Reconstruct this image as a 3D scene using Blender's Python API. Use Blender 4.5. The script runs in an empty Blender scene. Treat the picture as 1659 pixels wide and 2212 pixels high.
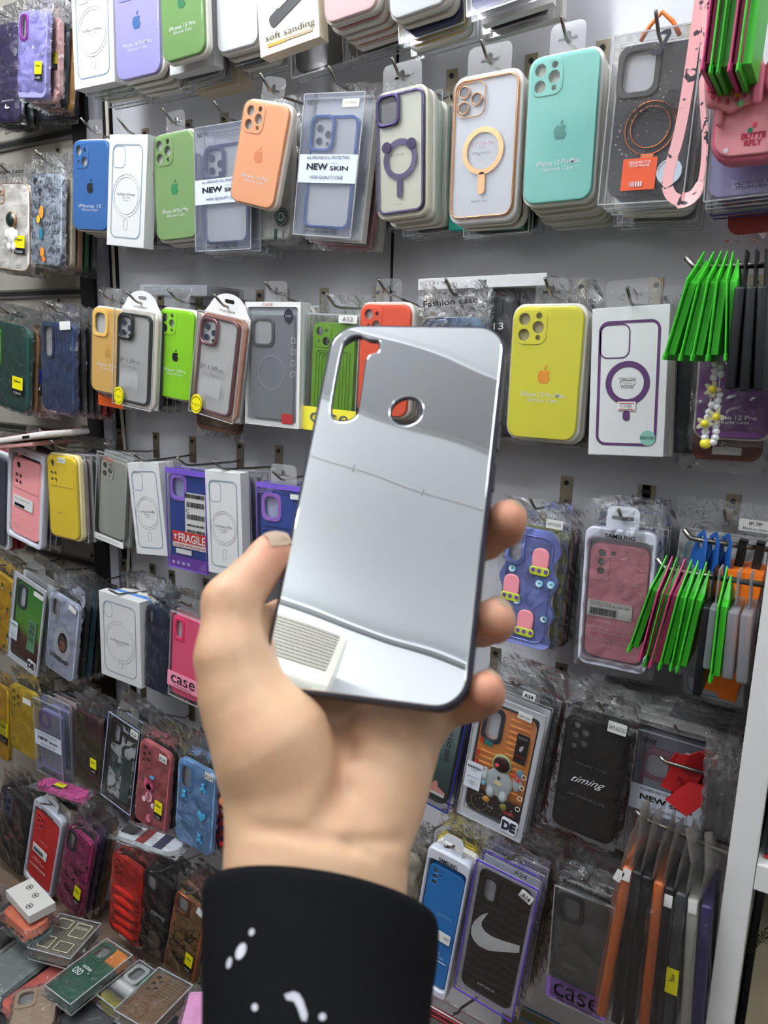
import bpy, bmesh, math, random
import numpy as np
from mathutils import Vector, Matrix
random.seed(7)
S = bpy.context.scene
COL = S.collection

# ---------------------------------------------------------------- camera (pose solved from the wall's vanishing points)
CX, CY, F = 829.5, 1106.0, 1613.156
R = np.array([[0.85134392, 0.12804061, -0.50874271],
              [0.52389635, -0.15701063, 0.83718593],
              [0.02731579, -0.97926159, -0.20075005]])      # image axes (right, down, forward) -> world
CAM = np.array([0.0, -1.0, 1.45])
cd = bpy.data.cameras.new('camera'); cam = bpy.data.objects.new('camera', cd); COL.objects.link(cam)
cd.sensor_fit = 'HORIZONTAL'; cd.sensor_width = 36.0; cd.lens = 36.0 * F / 1659.0
cd.clip_start = 0.02
cm = Matrix(((R[0,0], -R[0,1], -R[0,2], CAM[0]), (R[1,0], -R[1,1], -R[1,2], CAM[1]), (R[2,0], -R[2,1], -R[2,2], CAM[2]), (0,0,0,1)))
cam.matrix_world = cm
cd.dof.use_dof = True; cd.dof.focus_distance = 1.05
cd.dof.aperture_fstop = (cd.lens / 1000.0) / 0.0016
S.camera = cam

# ---------------------------------------------------------------- world, view, ceiling lamps
S.view_settings.view_transform = 'Standard'; S.view_settings.look = 'None'
S.view_settings.gamma = 1.0; S.view_settings.use_curve_mapping = False
S.view_settings.exposure = 0.20
S.cycles.transparent_max_bounces = 32
S.cycles.max_bounces = 8
w = bpy.data.worlds.new('room_air'); S.world = w; w.use_nodes = True
w.node_tree.nodes['Background'].inputs[0].default_value = (0.9, 0.95, 1.0, 1)
w.node_tree.nodes['Background'].inputs[1].default_value = 0.35
LAMPS = [((-0.95, -0.82), 1.20, 0.07, 53.0), ((0.75, -0.82), 0.9, 0.07, 30.0), ((-1.35, -1.80), 1.20, 0.05, 36.0), ((1.10, -1.80), 0.8, 0.05, 20.0)]   # hanging lamps: (x, y), length, width, emission
LAMP_Z = 2.56
CEIL = 2.75

def ray(px, py):
    return R @ np.array([(px - CX) / F, (py - CY) / F, 1.0])
def un(px, py, d):                       # pixel -> point on the plane y = -d
    r = ray(px, py); t = (-d - CAM[1]) / r[1]; return CAM + r * t
def unz(px, py, z):
    r = ray(px, py); t = (z - CAM[2]) / r[2]; return CAM + r * t
def cc(px, py, z):                       # point at camera depth z
    return CAM + ray(px, py) * z

# ---------------------------------------------------------------- materials
def lin(c):
    c = [v / 255.0 for v in c]
    return tuple(v / 12.92 if v <= 0.04045 else ((v + 0.055) / 1.055) ** 2.4 for v in c) + (1.0,)
_m = {}
def mat(c, rough=0.5, metal=0.0, bump=0.0, scale=200.0, spec=0.5, sss=0.0, emit=0.0, coat=0.0):
    k = ('m', c, rough, metal, bump, scale, spec, sss, emit, coat)
    if k in _m: return _m[k]
    m = bpy.data.materials.new('paint'); m.use_nodes = True; nt = m.node_tree
    b = nt.nodes['Principled BSDF']
    b.inputs['Base Color'].default_value = lin(c); b.inputs['Roughness'].default_value = rough
    b.inputs['Metallic'].default_value = metal; b.inputs['Specular IOR Level'].default_value = spec
    b.inputs['Coat Weight'].default_value = coat; b.inputs['Coat Roughness'].default_value = 0.08 if coat < .9 or rough < .3 else .16
    if emit:
        b.inputs['Emission Color'].default_value = lin(c); b.inputs['Emission Strength'].default_value = emit
    if sss:
        b.inputs['Subsurface Weight'].default_value = sss; b.inputs['Subsurface Scale'].default_value = 0.004
        b.inputs['Subsurface Radius'].default_value = (1.0, 0.35, 0.2)
    if bump:
        tc = nt.nodes.new('ShaderNodeTexCoord'); n = nt.nodes.new('ShaderNodeTexNoise'); bp = nt.nodes.new('ShaderNodeBump')
        n.inputs['Scale'].default_value = scale; n.inputs['Detail'].default_value = 3
        bp.inputs['Strength'].default_value = bump; bp.inputs['Distance'].default_value = 0.002
        nt.links.new(tc.outputs['Object'], n.inputs['Vector']); nt.links.new(n.outputs['Fac'], bp.inputs['Height'])
        nt.links.new(bp.outputs['Normal'], b.inputs['Normal'])
    _m[k] = m; return m
def clear(tint=(255,255,255), gloss=0.5, rough=0.08, haze=0.0, crinkle=0.0, hazecol=(225,228,230), scale=45.0):
    k = ('c', tint, gloss, rough, haze, crinkle, hazecol, scale)
    if k in _m: return _m[k]
    m = bpy.data.materials.new('clear_plastic'); m.use_nodes = True; nt = m.node_tree; nt.nodes.clear()
    out = nt.nodes.new('ShaderNodeOutputMaterial'); tr = nt.nodes.new('ShaderNodeBsdfTransparent'); gl = nt.nodes.new('ShaderNodeBsdfGlossy')
    mx = nt.nodes.new('ShaderNodeMixShader'); fr = nt.nodes.new('ShaderNodeFresnel'); ml = nt.nodes.new('ShaderNodeMath')
    tr.inputs[0].default_value = lin(tint); gl.inputs['Roughness'].default_value = rough; gl.inputs['Color'].default_value = (1,1,1,1)
    fr.inputs['IOR'].default_value = 1.4
    ml.operation = 'MULTIPLY_ADD'; ml.inputs[1].default_value = gloss; ml.inputs[2].default_value = 0.02; ml.use_clamp = True
    L = nt.links.new
    L(fr.outputs[0], ml.inputs[0]); L(ml.outputs[0], mx.inputs[0]); L(tr.outputs[0], mx.inputs[1]); L(gl.outputs[0], mx.inputs[2])
    last = mx
    if haze:
        df = nt.nodes.new('ShaderNodeBsdfDiffuse'); df.inputs[0].default_value = lin(hazecol)
        m2 = nt.nodes.new('ShaderNodeMixShader'); m2.inputs[0].default_value = haze
        L(mx.outputs[0], m2.inputs[1]); L(df.outputs[0], m2.inputs[2]); last = m2
    if crinkle:
        tc = nt.nodes.new('ShaderNodeTexCoord'); n = nt.nodes.new('ShaderNodeTexNoise'); v = nt.nodes.new('ShaderNodeTexVoronoi')
        n.inputs['Scale'].default_value = scale; n.inputs['Detail'].default_value = 4; n.inputs['Distortion'].default_value = 1.6
        v.inputs['Scale'].default_value = scale * 0.8
        ad = nt.nodes.new('ShaderNodeMath'); ad.operation = 'ADD'
        bp = nt.nodes.new('ShaderNodeBump'); bp.inputs['Strength'].default_value = crinkle; bp.inputs['Distance'].default_value = 0.012
        L(tc.outputs['Object'], n.inputs['Vector']); L(n.outputs['Color'], v.inputs['Vector']); L(tc.outputs['Object'], v.inputs['Vector'])
        L(n.outputs['Fac'], ad.inputs[0]); L(v.outputs['Distance'], ad.inputs[1]); L(ad.outputs[0], bp.inputs['Height'])
        L(bp.outputs['Normal'], gl.inputs['Normal']); L(bp.outputs['Normal'], fr.inputs['Normal'])
    L(last.outputs[0], out.inputs[0])
    _m[k] = m; return m
def ramp_mat(kind, cols, rough=0.4, scale=1.0, axis=2, coat=0.0):
    """procedural pattern on the thing itself: gradient / wave / noise / speckle / checker"""
    k = ('r', kind, tuple(cols), rough, scale, axis, coat)
    if k in _m: return _m[k]
    m = bpy.data.materials.new('pattern'); m.use_nodes = True; nt = m.node_tree; b = nt.nodes['Principled BSDF']; L = nt.links.new
    b.inputs['Roughness'].default_value = rough; b.inputs['Coat Weight'].default_value = coat
    tc = nt.nodes.new('ShaderNodeTexCoord'); rp = nt.nodes.new('ShaderNodeValToRGB')
    el = rp.color_ramp.elements
    pos = [c[0] for c in cols]; el[0].position = pos[0]; el[0].color = lin(cols[0][1]); el[1].position = pos[-1]; el[1].color = lin(cols[-1][1])
    for p, c in cols[1:-1]:
        e = el.new(p); e.color = lin(c)
    if kind == 'gradient':
        sp = nt.nodes.new('ShaderNodeSeparateXYZ'); mp = nt.nodes.new('ShaderNodeMapRange')
        L(tc.outputs['Generated'], sp.inputs[0]); L(sp.outputs[axis], mp.inputs[0]); L(mp.outputs[0], rp.inputs[0])
    elif kind == 'noise':
        n = nt.nodes.new('ShaderNodeTexNoise'); n.inputs['Scale'].default_value = scale; n.inputs['Detail'].default_value = 4; n.inputs['Distortion'].default_value = 1.2
        L(tc.outputs['Object'], n.inputs['Vector']); L(n.outputs['Fac'], rp.inputs[0])
    elif kind == 'speckle':
        n = nt.nodes.new('ShaderNodeTexVoronoi'); n.inputs['Scale'].default_value = scale
        L(tc.outputs['Object'], n.inputs['Vector']); L(n.outputs['Distance'], rp.inputs[0])
    elif kind == 'crack':
        n = nt.nodes.new('ShaderNodeTexVoronoi'); n.feature = 'DISTANCE_TO_EDGE'; n.inputs['Scale'].default_value = scale
        q = nt.nodes.new('ShaderNodeTexNoise'); q.inputs['Scale'].default_value = 30; mi = nt.nodes.new('ShaderNodeMix'); mi.data_type = 'VECTOR'
        mi.inputs[0].default_value = 0.06; L(tc.outputs['Object'], mi.inputs[4]); L(q.outputs['Color'], mi.inputs[5]); L(tc.outputs['Object'], q.inputs['Vector'])
        L(mi.outputs[1], n.inputs['Vector']); L(n.outputs['Distance'], rp.inputs[0])
    elif kind == 'wave':
        n = nt.nodes.new('ShaderNodeTexWave'); n.inputs['Scale'].default_value = scale; n.bands_direction = 'XYZ'[axis]
        n.inputs['Distortion'].default_value = 6; n.inputs['Detail'].default_value = 3
        L(tc.outputs['Object'], n.inputs['Vector']); L(n.outputs['Fac'], rp.inputs[0])
    elif kind == 'checker':
        n = nt.nodes.new('ShaderNodeTexChecker'); n.inputs['Scale'].default_value = scale
        n.inputs[1].default_value = lin(cols[0][1]); n.inputs[2].default_value = lin(cols[-1][1])
        L(tc.outputs['Object'], n.inputs['Vector']); L(n.outputs['Color'], b.inputs['Base Color'])
    if kind != 'checker': L(rp.outputs[0], b.inputs['Base Color'])
    _m[k] = m; return m

WHITE = mat((226,226,224), 0.5)
CARD = mat((210,211,211), 0.6)
PAPER = mat((226,226,222), 0.6)
BLACK = mat((20,20,22), 0.4)
GREYTXT = mat((110,112,115), 0.6)
PET = clear(gloss=0.5, rough=0.06, haze=0.02)
TRAY = mat((222,218,208), 0.35, coat=0.3)
BAG = clear(gloss=.85, rough=0.07, haze=0.015, crinkle=0.55)
BAGW = clear(gloss=1.0, rough=0.09, haze=0.05, crinkle=0.8)
BAGD = clear(gloss=.4, rough=0.08, haze=0.01, crinkle=0.4)
STEEL = mat((150,146,138), 0.3, 1.0)
PLATE = mat((160,150,130), 0.38, 0.9)

# ---------------------------------------------------------------- linking helpers
def link(name, me, m, parent=None, loc=None):
    o = bpy.data.objects.new(name, me); COL.objects.link(o)
    if m is not None and len(me.materials) == 0: me.materials.append(m)
    elif m is not None and me.materials[0] != m:
        o.material_slots[0].link = 'OBJECT'; o.material_slots[0].material = m
    if parent: o.parent = parent
    if loc is not None: o.location = loc
    return o
def tag(o, label, cat, group=None):
    o['label'] = label; o['category'] = cat
    if group: o['group'] = group
    return o
def struct(o):
    o['kind'] = 'structure'; return o
def box_bm(bm, x0, x1, y0, y1, z0, z1):
    v = [bm.verts.new((x, y, z)) for z in (z0, z1) for y in (y0, y1) for x in (x0, x1)]
    for f in ((0,2,3,1),(4,5,7,6),(0,1,5,4),(2,6,7,3),(0,4,6,2),(1,3,7,5)): bm.faces.new([v[i] for i in f])
def bm_mesh(bm, name, bevel=0.0, smooth=False):
    if bevel: bmesh.ops.bevel(bm, geom=list(bm.edges), offset=bevel, segments=2, affect='EDGES', profile=0.6)
    bmesh.ops.recalc_face_normals(bm, faces=bm.faces)
    me = bpy.data.meshes.new(name); bm.to_mesh(me); bm.free()
    if smooth:
        for p in me.polygons: p.use_smooth = True
    return me
def box(name, x0, x1, y0, y1, z0, z1, m, parent=None, bevel=0.0):
    bm = bmesh.new(); box_bm(bm, x0, x1, y0, y1, z0, z1)
    return link(name, bm_mesh(bm, name, bevel), m, parent)
def tube_bm(bm, pts, r, n=8, closed=False):
    pts = [Vector(p) for p in pts]; rr_ = r if isinstance(r, (list, tuple)) else [r] * len(pts)
    rings = []; prev = None
    for i, p in enumerate(pts):
        a = pts[i-1] if (i > 0 or closed) else p; b = pts[(i+1) % len(pts)] if (i < len(pts)-1 or closed) else p
        t = (b - a).normalized()
        up = prev if prev is not None else (Vector((0,0,1)) if abs(t.z) < 0.9 else Vector((1,0,0)))
        s = t.cross(up)
        if s.length < 1e-5: s = t.orthogonal()
        s.normalize(); u = s.cross(t).normalized(); prev = u
        rings.append([bm.verts.new(p + (s*math.cos(2*math.pi*k/n) + u*math.sin(2*math.pi*k/n)) * rr_[i]) for k in range(n)])
    for i in range(len(rings) - (0 if closed else 1)):
        A = rings[i]; B = rings[(i+1) % len(rings)]
        for k in range(n): bm.faces.new((A[k], A[(k+1)%n], B[(k+1)%n], B[k]))
    if not closed:
        bm.faces.new(rings[0][::-1]); bm.faces.new(rings[-1])
def tube(name, pts, r, m, parent=None, n=8, closed=False):
    bm = bmesh.new(); tube_bm(bm, pts, r, n, closed)
    return link(name, bm_mesh(bm, name, smooth=True), m, parent)

# ---------------------------------------------------------------- flat shapes with holes (x right, z up; front face towards -y)
def rr(w, h, r, cx=0.0, cz=0.0, n=6):
    r = max(min(r, w/2 - 1e-5, h/2 - 1e-5), 1e-5); P = []
    for sx, sz, a0 in ((1,1,0),(-1,1,90),(-1,-1,180),(1,-1,270)):
        for k in range(n+1):
            a = math.radians(a0 + 90*k/n); P.append((cx + sx*(w/2-r) + r*math.cos(a), cz + sz*(h/2-r) + r*math.sin(a)))
    return P
def circ(r, cx=0.0, cz=0.0, n=24, e=1.0):
    return [(cx + r*math.cos(2*math.pi*k/n), cz + e*r*math.sin(2*math.pi*k/n)) for k in range(n)]
_fc = {}
def flat_mesh(loops, t, bevel=0.0, y0=0.0):
    key = (tuple(tuple((round(x,5), round(z,5)) for x, z in l) for l in loops), round(t,5), round(bevel,5), round(y0,5))
    if key in _fc: return _fc[key]
    cu = bpy.data.curves.new('c', 'CURVE'); cu.dimensions = '2D'; cu.fill_mode = 'BOTH'
    for l in loops:
        s = cu.splines.new('POLY'); s.points.add(len(l)-1)
        for i, (x, z) in enumerate(l): s.points[i].co = (x, z, 0, 1)
        s.use_cyclic_u = True
    if bevel:
        cu.bevel_depth = bevel; cu.bevel_resolution = 2; cu.offset = -bevel
    cu.extrude = max(t/2 - bevel, 0.0)
    o = bpy.data.objects.new('c', cu); me = bpy.data.meshes.new_from_object(o)
    bpy.data.objects.remove(o); bpy.data.curves.remove(cu)
    co = np.empty(len(me.vertices)*3); me.vertices.foreach_get('co', co); co = co.reshape(-1,3)
    nc = np.stack([co[:,0], y0 + t/2 - co[:,2], co[:,1]], 1); me.vertices.foreach_set('co', nc.ravel())
    me.materials.clear()
    if bevel:
        try: me.shade_smooth(); 
        except Exception: pass
        try: me.set_sharp_from_angle(angle=math.radians(35))
        except Exception: pass
    me.update(); _fc[key] = me; return me
def flat(name, loops, t, y0, m, parent=None, bevel=0.0, loc=None):
    return link(name, flat_mesh(loops, t, bevel, y0), m, parent, loc)
_tc = {}
def text_mesh(s, wd, ht, bold=0.0, shear=0.0):
    key = (s, round(wd,4), round(ht,4), bold, shear)
    if key in _tc: return _tc[key]
    cu = bpy.data.curves.new('t', 'FONT'); cu.body = s; cu.align_x = 'CENTER'; cu.align_y = 'CENTER'; cu.size = 1.0
    cu.extrude = 0.0; cu.offset = bold; cu.shear = shear; cu.space_line = 0.9; cu.resolution_u = 3
    o = bpy.data.objects.new('t', cu); me = bpy.data.meshes.new_from_object(o)
    bpy.data.objects.remove(o); bpy.data.curves.remove(cu)
    n = len(me.vertices)
    co = np.empty(n*3); me.vertices.foreach_get('co', co); co = co.reshape(-1,3)
    lo = co.min(0); hi = co.max(0); ce = (lo+hi)/2; sz = hi-lo
    sx = wd/max(sz[0],1e-6); sz_ = ht/max(sz[1],1e-6)
    nc = np.stack([(co[:,0]-ce[0])*sx, np.zeros(n), (co[:,1]-ce[1])*sz_], 1)
    me.vertices.foreach_set('co', nc.ravel()); me.materials.clear(); me.update(); _tc[key] = me; return me
def text(parent, s, x, z, wd, ht, m, y=-0.0006, rot=0.0, bold=0.0, shear=0.0, name='lettering'):
    o = link(name, text_mesh(s, wd, ht, bold, shear), m, parent, (x, y, z)); o.rotation_euler = (0, -math.radians(rot), 0); return o

APPLE = [(0,.62),(.12,.67),(.25,.70),(.38,.67),(.46,.58),(.38,.50),(.34,.38),(.36,.25),(.43,.15),(.50,.11),(.44,-.05),(.34,-.22),(.24,-.30),(.12,-.28),(0,-.24),(-.12,-.28),(-.22,-.30),(-.34,-.22),(-.46,0),(-.50,.25),(-.44,.50),(-.30,.66),(-.16,.69)]
LEAF = [(0,.76),(.02,.92),(.12,1.04),(.22,1.08),(.21,.94),(.12,.82)]
SWOOSH = [(.30,1.0),(.10,.72),(.0,.45),(.02,.25),(.12,.08),(.34,.0),(.62,.04),(1.0,.12),(1.0,.31),(.62,.35),(.38,.37),(.27,.50),(.24,.70)]
HEART = [(0,-.5),(.3,-.2),(.5,.1),(.48,.35),(.3,.48),(.12,.42),(0,.25),(-.12,.42),(-.3,.48),(-.48,.35),(-.5,.1),(-.3,-.2)]
def sc(l, s, cx, cz, sz=None):
    sz = s if sz is None else sz
    return [(cx + x*s, cz + z*sz) for x, z in l]

# ---------------------------------------------------------------- a thing hung on the wall, or lying, from the corners of its face
class It:
    def __init__(s, q, d, name, label, what, cat='phone case', group=None, z=None, turn=0.0):
        s.what = what
        P = [unz(q[i], q[i+1], z) if z is not None else un(q[i], q[i+1], d) for i in (0,2,4,6)]
        P = [np.array(p) for p in P]; c = sum(P)/4
        up = (P[0]+P[1]) - (P[3]+P[2]); rt = (P[1]+P[2]) - (P[0]+P[3])
        s.w = np.linalg.norm(rt)/2; s.h = np.linalg.norm(up)/2
        up /= np.linalg.norm(up); n = np.cross(rt, up); n /= np.linalg.norm(n)   # towards the viewer
        rt = np.cross(up, n)
        s.c = c; s.up = up; s.rt = rt; s.n = n; s.d = d; s.label = label; s.cat = cat
        o = bpy.data.objects.new(name, None); COL.objects.link(o); o.empty_display_size = 0.01
        M = Matrix(((rt[0], -n[0], up[0], c[0]), (rt[1], -n[1], up[1], c[1]), (rt[2], -n[2], up[2], c[2]), (0,0,0,1)))
        if turn: M = M @ Matrix.Rotation(math.radians(turn), 4, 'Z')
        o.matrix_world = M; s.o = o; s.M = M; tag(o, label, cat, group)
        s.holes = []; s.thick = 0.012
    def X(s, u): return (u - 0.5) * s.w
    def Z(s, v): return (0.5 - v) * s.h
    # --- case body: back panel with camera openings + rim
    def shell(s, m, cam='window', w=None, h=None, cx=0.0, cz=0.0, r=None, y=0.0, t=0.009, name='case_shell', ring=None, inside=None, wavy=False, cs=1.0, bumpm=None, lens=None, flush=False):
        w = w or s.w; h = h or s.h; r = r if r is not None else w*0.16
        s.cw, s.ch, s.ccx, s.ccz = w, h, cx, cz
        if wavy:
            out = []
            for (x, z) in rr(w*0.95, h, r, cx, cz, 10): pass
            N = 120
            base = rr(w*0.93, h*0.98, r, 0, 0, 12); L = []
            for i in range(len(base)):
                a = base[i]; b = base[(i+1) % len(base)]; k = max(1, int(math.hypot(b[0]-a[0], b[1]-a[1]) / 0.002))
                for j in range(k): L.append((a[0]+(b[0]-a[0])*j/k, a[1]+(b[1]-a[1])*j/k))
            out = [(cx + x + (1 if x > 0 else -1)*0.0035*math.sin(z*2*math.pi/0.042)*min(1, abs(x)/(w*0.4)), cz + z) for x, z in L]
        else: out = rr(w, h, r, cx, cz)
        X0 = cx - w/2; Z0 = cz + h/2; holes = []; bumps = []; rings = []
        def C(rad, u, v): holes.append(circ(rad*w, X0+u*w, Z0-v*w, 22)); rings.append((rad*w, X0+u*w, Z0-v*w))
        if cam == 'pro':
            bumps.append(rr(.46*w, .47*w, .13*w, X0+.27*w, Z0-.28*w))
            C(.082,.165,.17); C(.082,.165,.385); C(.082,.37,.28); C(.042,.375,.125); C(.034,.375,.42)
        elif cam == 'duo':
            bumps.append(rr(.40*w, .42*w, .12*w, X0+.25*w, Z0-.27*w))
            C(.085,.17,.17); C(.085,.33,.36); C(.035,.34,.16); C(.025,.17,.36)
        elif cam == 'window':
            holes.append(rr(.33*w*cs, .40*w*cs, .11*w, X0+.27*w, Z0-.30*w)); bumps.append(rr(.33*w*cs+.012, .40*w*cs+.012, .13*w, X0+.27*w, Z0-.30*w))
        elif cam == 'tall':
            holes.append(rr(.26*w*cs, .56*w*cs, .09*w, X0+.24*w, Z0-.38*w)); bumps.append(rr(.26*w*cs+.010, .56*w*cs+.010, .11*w, X0+.24*w, Z0-.38*w))
        elif cam == 'pill':
            holes.append(rr(.17*w, .42*w, .085*w, X0+.22*w, Z0-.32*w)); bumps.append(rr(.17*w+.008, .42*w+.008, .1*w, X0+.22*w, Z0-.32*w))
        elif cam == 's3':
            bumps.append(rr(.34*w, .62*w, .07*w, X0+.18*w, Z0-.36*w))
            C(.066,.20,.17); C(.066,.20,.33); C(.066,.20,.49); C(.042,.40,.16)
        elif cam == 'a3':
            C(.066,.20,.17); C(.066,.20,.34); C(.066,.20,.51); C(.030,.35,.26)
        elif cam == 'mi':
            bumps.append(rr(.86*w, .62*w, .05*w, X0+.5*w, Z0-.38*w))
            C(.07,.22,.17); C(.045,.17,.40); C(.045,.30,.40); C(.045,.17,.55); C(.045,.30,.55)
        elif cam == 'dots':
            bumps.append(rr(.36*w, .60*w, .08*w, X0+.24*w, Z0-.36*w))
            C(.055,.18,.16); C(.055,.18,.34); C(.055,.33,.25); C(.055,.33,.44); C(.045,.18,.52)
        ph = []
        if cam != 'none':
            for hh in holes: ph.append(hh)
        # back panel and rim joined in one mesh
        A = flat_mesh([out] + ph, 0.0018, 0.0007, y)
        oi = rr(w-0.0035, h-0.0035, max(r-0.0018, .002), cx, cz) if not wavy else [(cx+(a-cx)*0.955, cz+(b-cz)*0.975) for a, b in out]
        B = flat_mesh([out, oi], t, 0.0009, y+0.0003)
        bm = bmesh.new(); bm.from_mesh(A); bm.from_mesh(B); me = bpy.data.meshes.new(name); bm.to_mesh(me); bm.free()
        for p in me.polygons: p.use_smooth = True
        try: me.set_sharp_from_angle(angle=math.radians(40))
        except Exception: pass
        sh = link(name, me, m, s.o); s.sh = sh
        if bumps and not flush:
            for b in bumps:
                big = [hh for hh in ph] if cam not in ('window','tall','pill') else ph
                if cam in ('window','tall','pill'): link('camera_frame', flat_mesh([b] + big, 0.0030, 0.0009, y-0.0022), ring or m, sh)
                else:
                    link('camera_bump', flat_mesh([b] + [hh for hh in big if all(min(p[0] for p in b) < q_[0] < max(p[0] for p in b) for q_ in hh)], 0.0014, 0.0006, y-0.0011), bumpm or m, sh)
        if lens:
            for (rad, x, z) in rings[:3]:
                link('lens_ring', flat_mesh([circ(rad*1.18, x, z), circ(rad*0.92, x, z)], 0.0022, 0.0005, y-0.0026), lens, sh)
        if inside is not None:
            link('insert_card', flat_mesh([rr(w-0.006, h-0.006, max(r-.003,.002), cx, cz)], 0.0006, 0, y+0.0045), inside, s.o)
        s.thick = max(s.thick, y + t)
        return sh
    def dummy(s, cam='window', card=WHITE, lensm=None, y=0.003):      # dummy handset face with three dark lenses seen through a case window
        w = s.cw; X0 = s.ccx - w/2; Z0 = s.ccz + s.ch/2; lensm = lensm or mat((40,56,76), 0.15, coat=1.0)
        for (u, v, r) in ((.19,.20,.062), (.19,.40,.062), (.37,.30,.062)):
            link('dummy_lens', flat_mesh([circ(r*w, X0+u*w, Z0-v*w)], 0.0016, 0.0005, y), lensm, s.sh)
        link('dummy_lens', flat_mesh([circ(.03*w, X0+.37*w, Z0-.445*w)], 0.0012, 0.0003, y), BLACK, s.sh)
    def frame(s, m, cam='window', w=None, h=None, cx=0.0, cz=0.0, r=None, y=0.0, t=0.009, wd=0.0035, card=None, ring=None, cs=1.0, backm=None):
        """clear-backed case with a coloured frame, over a white card"""
        w = w or s.w; h = h or s.h; r = r if r is not None else w*0.16; s.cw, s.ch, s.ccx, s.ccz = w, h, cx, cz
        sh = flat('case_frame', [rr(w, h, r, cx, cz), rr(w-2*wd, h-2*wd, max(r-wd,.002), cx, cz)], t, y, m, s.o, 0.0012); s.sh = sh
        flat('clear_back', [rr(w-2*wd, h-2*wd, max(r-wd,.002), cx, cz)], 0.0008, y+0.001, backm or PET, sh)
        X0 = cx - w/2; Z0 = cz + h/2
        if cam == 'window': b = rr(.36*w*cs, .42*w*cs, .11*w, X0+.27*w, Z0-.29*w); bo = rr(.36*w*cs+.008, .42*w*cs+.008, .13*w, X0+.27*w, Z0-.29*w)
        elif cam == 'tall': b = rr(.26*w, .56*w, .08*w, X0+.24*w, Z0-.38*w); bo = rr(.26*w+.007, .56*w+.007, .1*w, X0+.24*w, Z0-.38*w)
        elif cam == 'pro':
            b = None
            for (u, v, rad) in ((.17,.17,.075), (.17,.38,.075), (.37,.28,.075)):
                link('lens_ring', flat_mesh([circ(rad*w*1.2, X0+u*w, Z0-v*w), circ(rad*w*.9, X0+u*w, Z0-v*w)], 0.003, 0.0008, y-0.002), ring or m, sh)
                link('lens_hole', flat_mesh([circ(rad*w*.9, X0+u*w, Z0-v*w)], 0.0008, 0, y), mat((95,95,100), .3), sh)
            link('camera_frame', flat_mesh([rr(.46*w, .47*w, .12*w, X0+.28*w, Z0-.28*w), rr(.43*w, .44*w, .11*w, X0+.28*w, Z0-.28*w)], 0.002, 0.0006, y-0.0015), ring or m, sh)
        if cam in ('window','tall'): link('camera_frame', flat_mesh([bo, b], 0.0045, 0.0012, y-0.003), ring or m, sh)
        flat('insert_card', [rr(w-2*wd, h-2*wd, max(r-wd,.002), cx, cz)], 0.0008, y+0.0035, card or WHITE, s.o)
        s.thick = max(s.thick, y+t); return sh
    def tray(s, m=None, y=0.004, t=0.010, r=None, grow=0.0, cover=True, lip=0.0):
        w, h = s.w+grow, s.h+grow; r = r if r is not None else w*0.17
        flat('blister_tray', [rr(w, h, r)], t, y, m or TRAY, s.o, 0.0016)
        if cover: flat('clear_cover', [rr(w*0.96, h*0.965, r)], y+0.003, -0.003, PET, s.o, 0.002)
        s.thick = max(s.thick, y+t)
    def tab(s, m=None, w=0.040, h=0.030, y=0.006, cx=0.0, full=False, slot=True, slotw=0.022):
        m = m or PET; z0 = s.h/2
        P = rr(w, h*1.3, 0.008, cx, z0 + h*0.35); loops = [P]
        if slot:
            zc = z0 + h*0.55
            loops.append([(cx-slotw/2, zc-.002), (cx-.004, zc-.002)] + [(cx+.004*math.cos(math.radians(a)), zc+.0+.005*math.sin(math.radians(a))) for a in (150, 110, 70, 30)] + [(cx+.004, zc-.002), (cx+slotw/2, zc-.002), (cx+slotw/2, zc-.005), (cx-slotw/2, zc-.005)])
        flat('hang_tab', loops, 0.0008, y, m, s.o)
    def carton(s, m=None, t=0.022, y=0.0, r=0.0, name='carton_body'):
        bm = bmesh.new(); box_bm(bm, -s.w/2, s.w/2, y, y+t, -s.h/2, s.h/2); link(name, bm_mesh(bm, name, 0.0008), m or CARD, s.o); s.thick = max(s.thick, y+t)
    def clearbox(s, t=0.018, y=-0.001, edge=None, m=None):
        bm = bmesh.new(); box_bm(bm, -s.w/2, s.w/2, y, y+t, -s.h/2, s.h/2); link('clear_box', bm_mesh(bm, 'clear_box'), m or PET, s.o)
        e = 0.0007; bm = bmesh.new()
        for sx in (-1, 1):
            for yy in (y, y+t): box_bm(bm, sx*s.w/2-e, sx*s.w/2+e, yy-e, yy+e, -s.h/2, s.h/2)
        for sz in (-1, 1):
            for yy in (y, y+t): box_bm(bm, -s.w/2, s.w/2, yy-e, yy+e, sz*s.h/2-e, sz*s.h/2+e)
        link('box_edges', bm_mesh(bm, 'box_edges'), edge or clear(gloss=2.0, rough=.1, haze=.35), s.o); s.thick = max(s.thick, y+t)
    def ringline(s, w, h, r, cx, cz, wd, m, y=-0.0005, name='printed_outline'):
        return flat(name, [rr(w, h, r, cx, cz), rr(w-2*wd, h-2*wd, max(r-wd, .0005), cx, cz)], 0.0003, y, m, s.o)
    def circline(s, r, cx, cz, wd, m, y=-0.0005, name='printed_ring', t=0.0003, bevel=0):
        return flat(name, [circ(r, cx, cz, 40), circ(r-wd, cx, cz, 40)], t, y, m, s.o, bevel)
    def patch(s, u0, v0, u1, v1, m, y=-0.0008, t=0.0004, r=0.001, name='label_sticker', rot=0.0):
        w = (u1-u0)*s.w; h = (v1-v0)*s.h
        o = flat(name, [rr(w, h, r)], t, 0, m, s.o, loc=(s.X((u0+u1)/2), y, s.Z((v0+v1)/2))); o.rotation_euler = (0, -math.radians(rot), 0); return o
    def txt(s, string, u, v, wu, hv, m=None, y=-0.0012, **k):
        return text(s.o, string, s.X(u), s.Z(v), wu*s.w, hv*s.h, m or BLACK, y, **k)
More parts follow.
